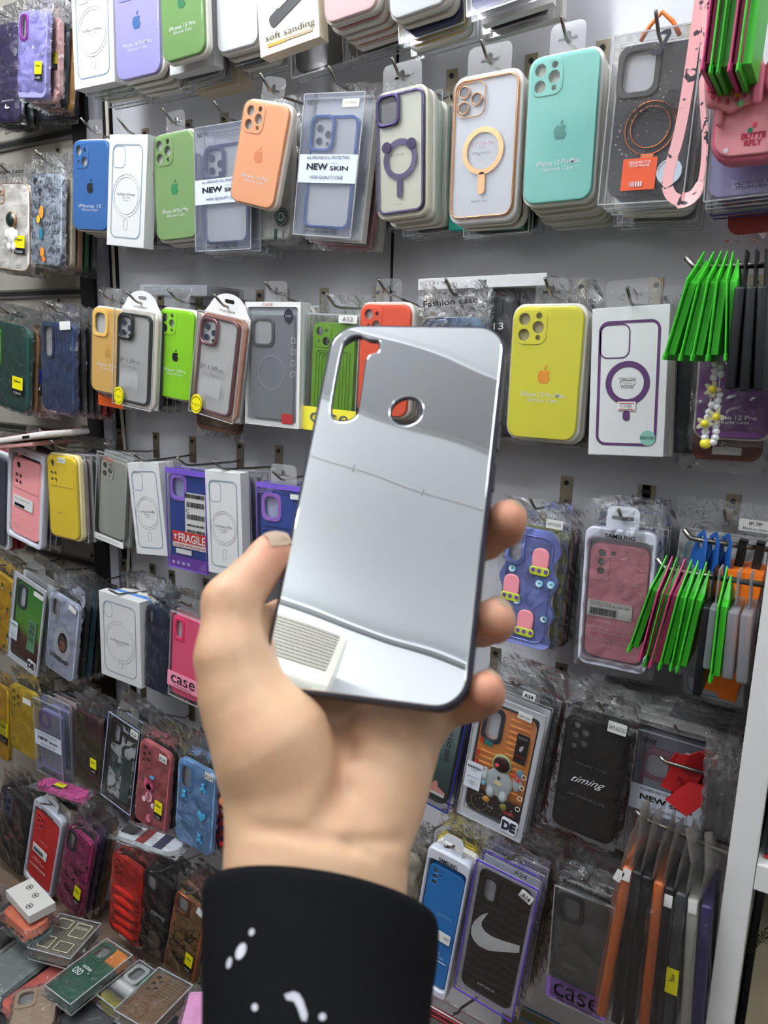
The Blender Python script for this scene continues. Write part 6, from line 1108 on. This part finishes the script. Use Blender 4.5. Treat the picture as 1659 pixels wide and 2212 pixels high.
# ================================================================ the mirror-backed case held in the hand
ma = np.array([0.95299053, 0.30288203, 0.00845703]); mb = np.array([0.19341646, -0.51103712, -0.83751486]); mt = np.array([-0.2007374, 0.28164123, 0.01468468])
ma /= np.linalg.norm(ma); mb -= ma*(ma@mb); mb /= np.linalg.norm(mb); mn = np.cross(mb, ma); mn /= np.linalg.norm(mn)
if mn[1] > 0: mn = -mn
mup = -mb; MW, MH = .078, .162
mc = CAM + mt + ma*MW/2 + mb*MH/2
MM = Matrix(((ma[0], -mn[0], mup[0], mc[0]), (ma[1], -mn[1], mup[1], mc[1]), (ma[2], -mn[2], mup[2], mc[2]), (0,0,0,1)))
P0 = CAM + mt
def muv(px, py):                       # pixel -> (x, z) on the case face, metres from its centre
    r = ray(px, py); s = (mt @ mn) / (r @ mn); P = r*s - mt; return (P@ma - MW/2, MH/2 - P@mb)
def mdepth(px, py): r = ray(px, py); return (mt @ mn) / (r @ mn)
mo = bpy.data.objects.new('mirror_phone_case', None); COL.objects.link(mo); mo.matrix_world = MM
tag(mo, 'mirror-backed phone case with navy edge held up in the hand', 'phone case')
def E_(l): return [muv(540 + x/2.9625, 540 + y/2.9625) for x, y in l]
opening = E_([(585,625),(600,585),(625,558),(660,543),(700,542),(735,556),(760,571),(800,573),(825,575),(834,590),(832,635),(822,655),(780,664),(757,680),(746,710),(735,790),(715,930),(700,1030),(682,1070),(645,1095),(600,1103),(555,1098),(525,1080),(513,1045),(515,1000),(540,850),(560,740)])
def chaikin(L_):
    out = []
    for a, b in zip(L_, L_[1:] + L_[:1]): out += [(a[0]*.75+b[0]*.25, a[1]*.75+b[1]*.25), (a[0]*.25+b[0]*.75, a[1]*.25+b[1]*.75)]
    return out
opening = chaikin(opening)
hx, hz = muv(878, 888); hx2, hz2 = muv(914, 888); hr = abs(hx2-hx)
hole = circ(hr, hx, hz, 30)
NVY = mat((20,18,40), .35, coat=.2)
A = flat_mesh([rr(MW, MH, .0125, 0, 0, 10), opening, hole], .0030, .0009, .0008); B = flat_mesh([rr(MW, MH, .0125, 0, 0, 10), rr(MW-.004, MH-.004, .0108, 0, 0, 10)], .0092, .0016, .0004)
bm = bmesh.new(); bm.from_mesh(A); bm.from_mesh(B); me = bpy.data.meshes.new('bumper'); bm.to_mesh(me); bm.free()
for p in me.polygons: p.use_smooth = True
try: me.set_sharp_from_angle(angle=math.radians(40))
except Exception: pass
link('bumper', me, NVY, mo)
MIR = bpy.data.materials.new('mirror'); MIR.use_nodes = True; nt = MIR.node_tree; b = nt.nodes['Principled BSDF']
b.inputs['Base Color'].default_value = (.94,.965,.98,1); b.inputs['Metallic'].default_value = 1; b.inputs['Roughness'].default_value = .015
tc = nt.nodes.new('ShaderNodeTexCoord'); nz = nt.nodes.new('ShaderNodeTexNoise'); bp = nt.nodes.new('ShaderNodeBump'); nz.inputs['Scale'].default_value = 26; nz.inputs['Detail'].default_value = 0
bp.inputs['Strength'].default_value = 1.0; bp.inputs['Distance'].default_value = .00018
nt.links.new(tc.outputs['Object'], nz.inputs['Vector']); nt.links.new(nz.outputs['Fac'], bp.inputs['Height']); nt.links.new(bp.outputs['Normal'], b.inputs['Normal'])
me = flat_mesh([rr(MW-.0030, MH-.0030, .0112, 0, 0, 10), opening, hole], .0012, .00035, -.0002)
link('mirror_plate', me, MIR, mo)
flat('opening_lip', [[(x*1.0, z) for x, z in opening], [(x + (-.0006 if x > np.mean([p[0] for p in opening]) else .0006), z + (-.0006 if z > np.mean([p[1] for p in opening]) else .0006)) for x, z in opening]], .0010, .0002, NVY, mo)
flat('opening_lip', [circ(hr, hx, hz, 30), circ(hr-.0006, hx, hz, 30)], .0010, .0002, NVY, mo)
for k, zz in enumerate((.030, .012)): box('side_button', MW/2-.0004, MW/2+.0008, .003, .006, zz-.006, zz+.006, NVY, mo, .0004)

# ================================================================ the hand: one smooth surface from blended tapered capsules
def K(px, py, z): return np.array([(px-CX)/F*z, (py-CY)/F*z, z])
caps = []
def cap(a, b, ra, rb, k=.006): caps.append((K(*a), K(*b), ra, rb, k))
Z = lambda px, py, off: mdepth(px, py) + off
# forearm and wrist (flat section from two parallel lines)
cap((600,2280,.238), (623,1850,.266), .0225, .0198, .02); cap((760,2280,.243), (757,1860,.268), .0215, .0185, .02); cap((680,2280,.240), (685,1860,.266), .022, .020, .02)
# palm
cap((623,1850,.266), (626,1700,.276), .0196, .0222, .02); cap((626,1700,.276), (588,1604,.275), .0222, .0208, .014); cap((588,1604,.275), (522,1502,.277), .0208, .0145, .012)
cap((757,1860,.268), (800,1720,.284), .0180, .0195, .014); cap((800,1720,.284), (838,1630,.292), .0195, .0175, .012); cap((838,1630,.292), (888,1568,.300), .0175, .0135, .012)
cap((690,1850,.267), (705,1700,.290), .0200, .0180, .014); cap((705,1700,.290), (720,1560,.314), .0175, .0150, .012)
cap((720,1560,.314), (720,1450,.322), .0150, .0135, .012); cap((720,1560,.314), (830,1500,.318), .015, .0125, .012); cap((640,1560,.312), (630,1420,.318), .0140, .0120, .012)
# thumb
cap((534,1520,.277), (500,1420,.279), .0160, .0132, .010); cap((500,1420,.279), (500,1305,.286), .0130, .0108, .006); cap((500,1300,.286), (584,1203,Z(584,1203,.0025)), .0107, .0083, .006)
cap((584,1203,Z(584,1203,.0025)), (592,1192,Z(592,1192,.0025)), .0083, .0077, .005)
cap((560,1470,.300), (610,1350,.314), .0120, .0100, .012); cap((545,1370,.296), (640,1352,.316), .0105, .0105, .010); cap((540,1450,.290), (600,1430,.306), .0120, .0120, .012)
# index, hidden behind the case
cap((640,1420,.318), (690,1230,.333), .0115, .0092); cap((690,1230,.333), (790,1120,.335), .0090, .0078); cap((790,1120,.335), (850,1080,.330), .0078, .0068)
# middle, ring, little finger wrapping the right edge
def finger(P, R_):
    for i in range(len(P)-1): cap(P[i], P[i+1], R_[i], R_[i+1], .004)
finger([(730,1420,.324), (915,1225,.339), (1050,1165,.330), (1088,1138,.311), (1096,1122,.297)], [.0112,.0096,.0086,.0084,.0079])
finger([(800,1450,.322), (940,1360,.334), (1040,1352,.318), (1066,1342,.300), (1068,1336,.284)], [.0110,.0096,.0086,.0085,.0078])
finger([(862,1540,.308), (960,1505,.310), (1020,1515,.297), (1046,1500,.283), (1050,1490,.270)], [.0105,.0088,.0078,.0074,.0068])
cap((840,1590,.298), (960,1530,.302), .0125, .0085, .010)
CAPS = caps
def sdf(P):
    d = None
    for a, b, ra, rb, k in CAPS:
        ab = b - a; t = np.clip(((P - a) @ ab) / (ab @ ab), 0, 1)
        q = np.sqrt((((P - a) - t[:, None]*ab)**2).sum(1)) - (ra + (rb - ra)*t)
        if d is None: d = q
        else:
            h = np.maximum(k*.6 - np.abs(d - q), 0) / (k*.6); d = np.minimum(d, q) - h*h*k*.6*.25
    # creases: thumb joint, wrist, palm, finger joints
    for pts, r, dep in CRE:
        for a, b in zip(pts, pts[1:]):
            ab = b - a; t = np.clip(((P - a) @ ab) / (ab @ ab), 0, 1)
            q = np.sqrt((((P - a) - t[:, None]*ab)**2).sum(1)); d = d + dep*np.exp(-(q/r)**2)
    return d
CRE = [([K(520,1785,.250),K(640,1800,.247),K(760,1822,.250),K(870,1815,.262)], .0026, .0014), ([K(700,1805,.248),K(800,1850,.252),K(880,1880,.262)], .0018, .0006),
       ([K(455,1305,.283),K(505,1330,.276),K(550,1318,.281)], .0016, .0009), ([K(470,1345,.280),K(525,1355,.274)], .0013, .0005),
       ([K(690,1790,.248),K(740,1700,.262),K(745,1600,.276),K(700,1520,.282)], .0045, .0022), ([K(760,1560,.280),K(850,1590,.279),K(940,1600,.290)], .0020, .0010), ([K(820,1520,.285),K(900,1560,.284)], .0018, .0008),
       ([K(560,1380,.296),K(585,1340,.302)], .002, .0008)]
lo = np.min([np.minimum(a, b) - max(ra, rb) for a, b, ra, rb, k in caps], 0) - .004; hi = np.max([np.maximum(a, b) + max(ra, rb) for a, b, ra, rb, k in caps], 0) + .004
VS = .0016; nx, ny, nz_ = [int(math.ceil(v)) + 1 for v in (hi - lo)/VS]
gx, gy, gz = [lo[i] + VS*np.arange(n) for i, n in enumerate((nx, ny, nz_))]
G = np.empty((nx, ny, nz_), np.float32); YY, ZZ = np.meshgrid(gy, gz, indexing='ij'); yz = np.stack([YY.ravel(), ZZ.ravel()], 1)
for i in range(nx): G[i] = sdf(np.concatenate([np.full((len(yz), 1), gx[i]), yz], 1)).reshape(ny, nz_)
ins = G < 0
c8 = sum(ins[i:nx-1+i, j:ny-1+j, k:nz_-1+k].astype(np.int8) for i in (0,1) for j in (0,1) for k in (0,1)); act = (c8 > 0) & (c8 < 8)
idx = -np.ones(act.shape, int); cells = np.argwhere(act); idx[tuple(cells.T)] = np.arange(len(cells)); V = lo + (cells + .5)*VS
quads = []
for ax in range(3):
    sl0 = [slice(0, -1)]*3; s1 = [slice(None)]*3; s2 = [slice(None)]*3; s1[ax] = slice(0, -1); s2[ax] = slice(1, None)
    ch = ins[tuple(s1)] != ins[tuple(s2)]; E2 = np.argwhere(ch); o1, o2 = [a for a in range(3) if a != ax]
    m_ = (E2[:, o1] > 0) & (E2[:, o2] > 0) & (E2[:, o1] < act.shape[o1]) & (E2[:, o2] < act.shape[o2]); E2 = E2[m_]
    def ci(d1, d2):
        c = E2.copy(); c[:, o1] += d1; c[:, o2] += d2; return idx[tuple(c.T)]
    q = np.stack([ci(-1,-1), ci(0,-1), ci(0,0), ci(-1,0)], 1); quads.append(q)
quads = np.concatenate(quads); quads = quads[(quads >= 0).all(1)]
for it_ in range(5):
    e_ = .0004; d0 = sdf(V); g = np.stack([(sdf(V + np.eye(3)[k]*e_) - sdf(V - np.eye(3)[k]*e_))/(2*e_) for k in range(3)], 1); g /= np.maximum(np.linalg.norm(g, axis=1, keepdims=True), 1e-6)
    V = V - g*np.clip(d0, -.0015, .0015)[:, None]
VW = CAM + V @ R.T
me = bpy.data.meshes.new('person'); me.from_pydata([tuple(v) for v in VW], [], [tuple(int(i) for i in q) for q in quads]); me.validate()
bm = bmesh.new(); bm.from_mesh(me); bmesh.ops.recalc_face_normals(bm, faces=bm.faces); bmesh.ops.smooth_vert(bm, verts=bm.verts, factor=.5, use_axis_x=True, use_axis_y=True, use_axis_z=True); bm.to_mesh(me); bm.free()
for p in me.polygons: p.use_smooth = True
SK = bpy.data.materials.new('skin'); SK.use_nodes = True; nt = SK.node_tree; b = nt.nodes['Principled BSDF']; L = nt.links.new
tc = nt.nodes.new('ShaderNodeTexCoord'); n1 = nt.nodes.new('ShaderNodeTexNoise'); n1.inputs['Scale'].default_value = 22; n1.inputs['Detail'].default_value = 5; rp = nt.nodes.new('ShaderNodeValToRGB')
rp.color_ramp.elements[0].position = .3; rp.color_ramp.elements[0].color = lin((198,152,118)); rp.color_ramp.elements[1].position = .7; rp.color_ramp.elements[1].color = lin((218,182,146))
n2 = nt.nodes.new('ShaderNodeTexNoise'); n2.inputs['Scale'].default_value = 420; n2.inputs['Detail'].default_value = 4; bp = nt.nodes.new('ShaderNodeBump'); bp.inputs['Strength'].default_value = .22; bp.inputs['Distance'].default_value = .0006
L(tc.outputs['Object'], n1.inputs['Vector']); L(tc.outputs['Object'], n2.inputs['Vector']); L(n1.outputs['Fac'], rp.inputs[0]); L(n2.outputs['Fac'], bp.inputs['Height']); L(bp.outputs['Normal'], b.inputs['Normal'])
vc = nt.nodes.new('ShaderNodeVertexColor'); vc.layer_name = 'blush'; mx = nt.nodes.new('ShaderNodeMix'); mx.data_type = 'RGBA'; mx.inputs[7].default_value = lin((204,126,104)); L(vc.outputs['Color'], mx.inputs[0]); L(rp.outputs[0], mx.inputs[6]); L(mx.outputs[2], b.inputs['Base Color'])
b.inputs['Roughness'].default_value = .5; b.inputs['Subsurface Weight'].default_value = .25; b.inputs['Subsurface Radius'].default_value = (1,.35,.2); b.inputs['Subsurface Scale'].default_value = .003
tips = [caps_[1] for caps_ in caps if False] + [K(1096,1122,.297), K(1068,1336,.284), K(1050,1490,.270), K(606,1190,.29)]
at = me.color_attributes.new('blush', 'FLOAT_COLOR', 'POINT'); nv = len(me.vertices); Vn = V[:nv]
bl = np.zeros(nv)
for t_ in tips: bl = np.maximum(bl, .65*np.exp(-((np.linalg.norm(Vn - t_, axis=1)/.016)**2)))
at.data.foreach_set('color', np.repeat(bl, 4).astype(np.float32))
person = link('person', me, SK, None); tag(person, 'left hand in a black speckled sleeve, palm towards us, gripping the mirror case', 'person')
bvh = None
# nails
NAIL = mat((228,204,178), .3, coat=.4)
def nail(tip, nrm, up, w_, l_):
    tip, nrm, up = [Vector(CAM + R @ np.array(v)) if i == 0 else Vector(R @ np.array(v)).normalized() for i, v in enumerate((tip, nrm, up))]
    s = up.cross(nrm).normalized(); up = nrm.cross(s); bm = bmesh.new(); G_ = []
    for j in range(7):
        row = []
        for i in range(7):
            u = (i/6-.5)*2; v = (j/6-.5)*2; rr2 = min(1, 1.0); x = u*w_/2*math.sqrt(max(0, 1-.35*v*v)); z = v*l_/2
            row.append(bm.verts.new(tip + s*x + up*z - nrm*(.0016*u*u + .0006*v*v)))
        G_.append(row)
    for j in range(6):
        for i in range(6): bm.faces.new((G_[j][i], G_[j][i+1], G_[j+1][i+1], G_[j+1][i]))
    bmesh.ops.solidify(bm, geom=list(bm.faces), thickness=.0005); link('fingernail', bm_mesh(bm, 'fingernail', smooth=True), NAIL, person)
n_ = np.array((.30,-.78,-.50)); n_ /= np.linalg.norm(n_); nail(K(590,1194,Z(592,1192,.0025)) + n_*.0092, n_, (.8,-.6,.1), .0092, .0095)
def tipnail(px, py, z, r, n_, w_, l_):
    n_ = np.array(n_, float); n_ /= np.linalg.norm(n_); nail(K(px, py, z) + n_*(r + .0008), n_, (.1,-.2,-1), w_, l_)
tipnail(1094,1124,.2985, .0080, (.52,-.80,-.25), .0092, .0085)
tipnail(1067,1337,.2855, .0079, (.36,-.88,-.28), .0090, .0085)
tipnail(1049,1491,.2715, .0069, (.34,-.88,-.28), .0078, .0075)

# sleeve: an open knitted tube with thickness
SL = bpy.data.materials.new('knit'); SL.use_nodes = True; nt = SL.node_tree; b = nt.nodes['Principled BSDF']
b.inputs['Base Color'].default_value = lin((20,20,23)); b.inputs['Roughness'].default_value = .95; b.inputs['Specular IOR Level'].default_value = .08
tc = nt.nodes.new('ShaderNodeTexCoord'); nz = nt.nodes.new('ShaderNodeTexNoise'); bp = nt.nodes.new('ShaderNodeBump'); nz.inputs['Scale'].default_value = 700; bp.inputs['Strength'].default_value = .4; bp.inputs['Distance'].default_value = .0006
nt.links.new(tc.outputs['Object'], nz.inputs['Vector']); nt.links.new(nz.outputs['Fac'], bp.inputs['Height']); nt.links.new(bp.outputs['Normal'], b.inputs['Normal'])
c0 = K(697,1962,.268); A0 = K(948,1990,.268) - c0; B0 = K(650,1872,.236) - c0
c1 = K(676,2420,.226); A1 = K(915,2420,.226) - c1; B1 = K(665,2410,.196) - c1
bm = bmesh.new(); rings = []; N = 56; ST = 22
for j in range(-2, ST+1):
    f = max(j, 0)/ST; c = c0 + (c1-c0)*f; A_ = A0 + (A1-A0)*f; B_ = B0 + (B1-B0)*f; grow = 1.0 if j > 0 else (.985 if j == 0 else (.94 if j == -1 else .92)); rg = []
    off = (c1-c0)*(.012*(-j) if j < 0 else 0)
    for i in range(N):
        a = 2*math.pi*i/N; wv = 1 + .012*math.sin(3*a + 5*f) * f + .010*math.sin(7*a + 11*f)*f*(1-f) + (.012*math.sin(9*f) * max(0, math.cos(a)) )
        rg.append(bm.verts.new(tuple(CAM + R @ (c + off + (A_*math.cos(a) + B_*math.sin(a))*grow*wv))))
    rings.append(rg)
for a_, b_ in zip(rings, rings[1:]):
    for i in range(N): bm.faces.new((a_[i], a_[(i+1) % N], b_[(i+1) % N], b_[i]))
sm = bm_mesh(bm, 'sleeve', smooth=True)
sleeve = link('sleeve', sm, SL, person)
from mathutils.bvhtree import BVHTree
bvh = BVHTree.FromPolygons([v.co for v in sm.vertices], [tuple(p.vertices) for p in sm.polygons])
SPK2 = mat((236,236,242), .7)
def speck(px, py, rx, rz, rot=0, poly=None):
    d = Vector(ray(px, py)).normalized(); loc, nrm, _, dist = bvh.ray_cast(Vector(CAM), d)
    if loc is None: return
    if nrm.dot(d) > 0: nrm = -nrm
    k = dist * F / (np.linalg.norm(ray(px, py)) * F * F) # metres per pixel
    up = Vector(-R[:, 1]); s = up.cross(nrm).normalized(); u2 = nrm.cross(s).normalized(); bm = bmesh.new(); vs = []
    P_ = poly or [(rx*math.cos(a*math.pi/8), rz*math.sin(a*math.pi/8)) for a in range(16)]; cr, sr = math.cos(rot), math.sin(rot)
    for x, z in P_: vs.append(bm.verts.new(loc + nrm*.0004 + s*((x*cr - z*sr)*k) + u2*((x*sr + z*cr)*k)))
    bm.faces.new(vs); bmesh.ops.solidify(bm, geom=list(bm.faces), thickness=.0003); link('printed_speck', bm_mesh(bm, 'printed_speck'), SPK2, sleeve)
speck(545,2014,7,7); speck(522,2055,12,17,-.3); speck(497,2080,8,11); speck(552,2176,8,7); speck(696,2197,8,7)
speck(640,2175,0,0,0,[(-28,22),(-22,12),(-6,10),(2,0),(14,-24),(24,-26),(26,-14),(14,12),(4,24),(-8,28)])
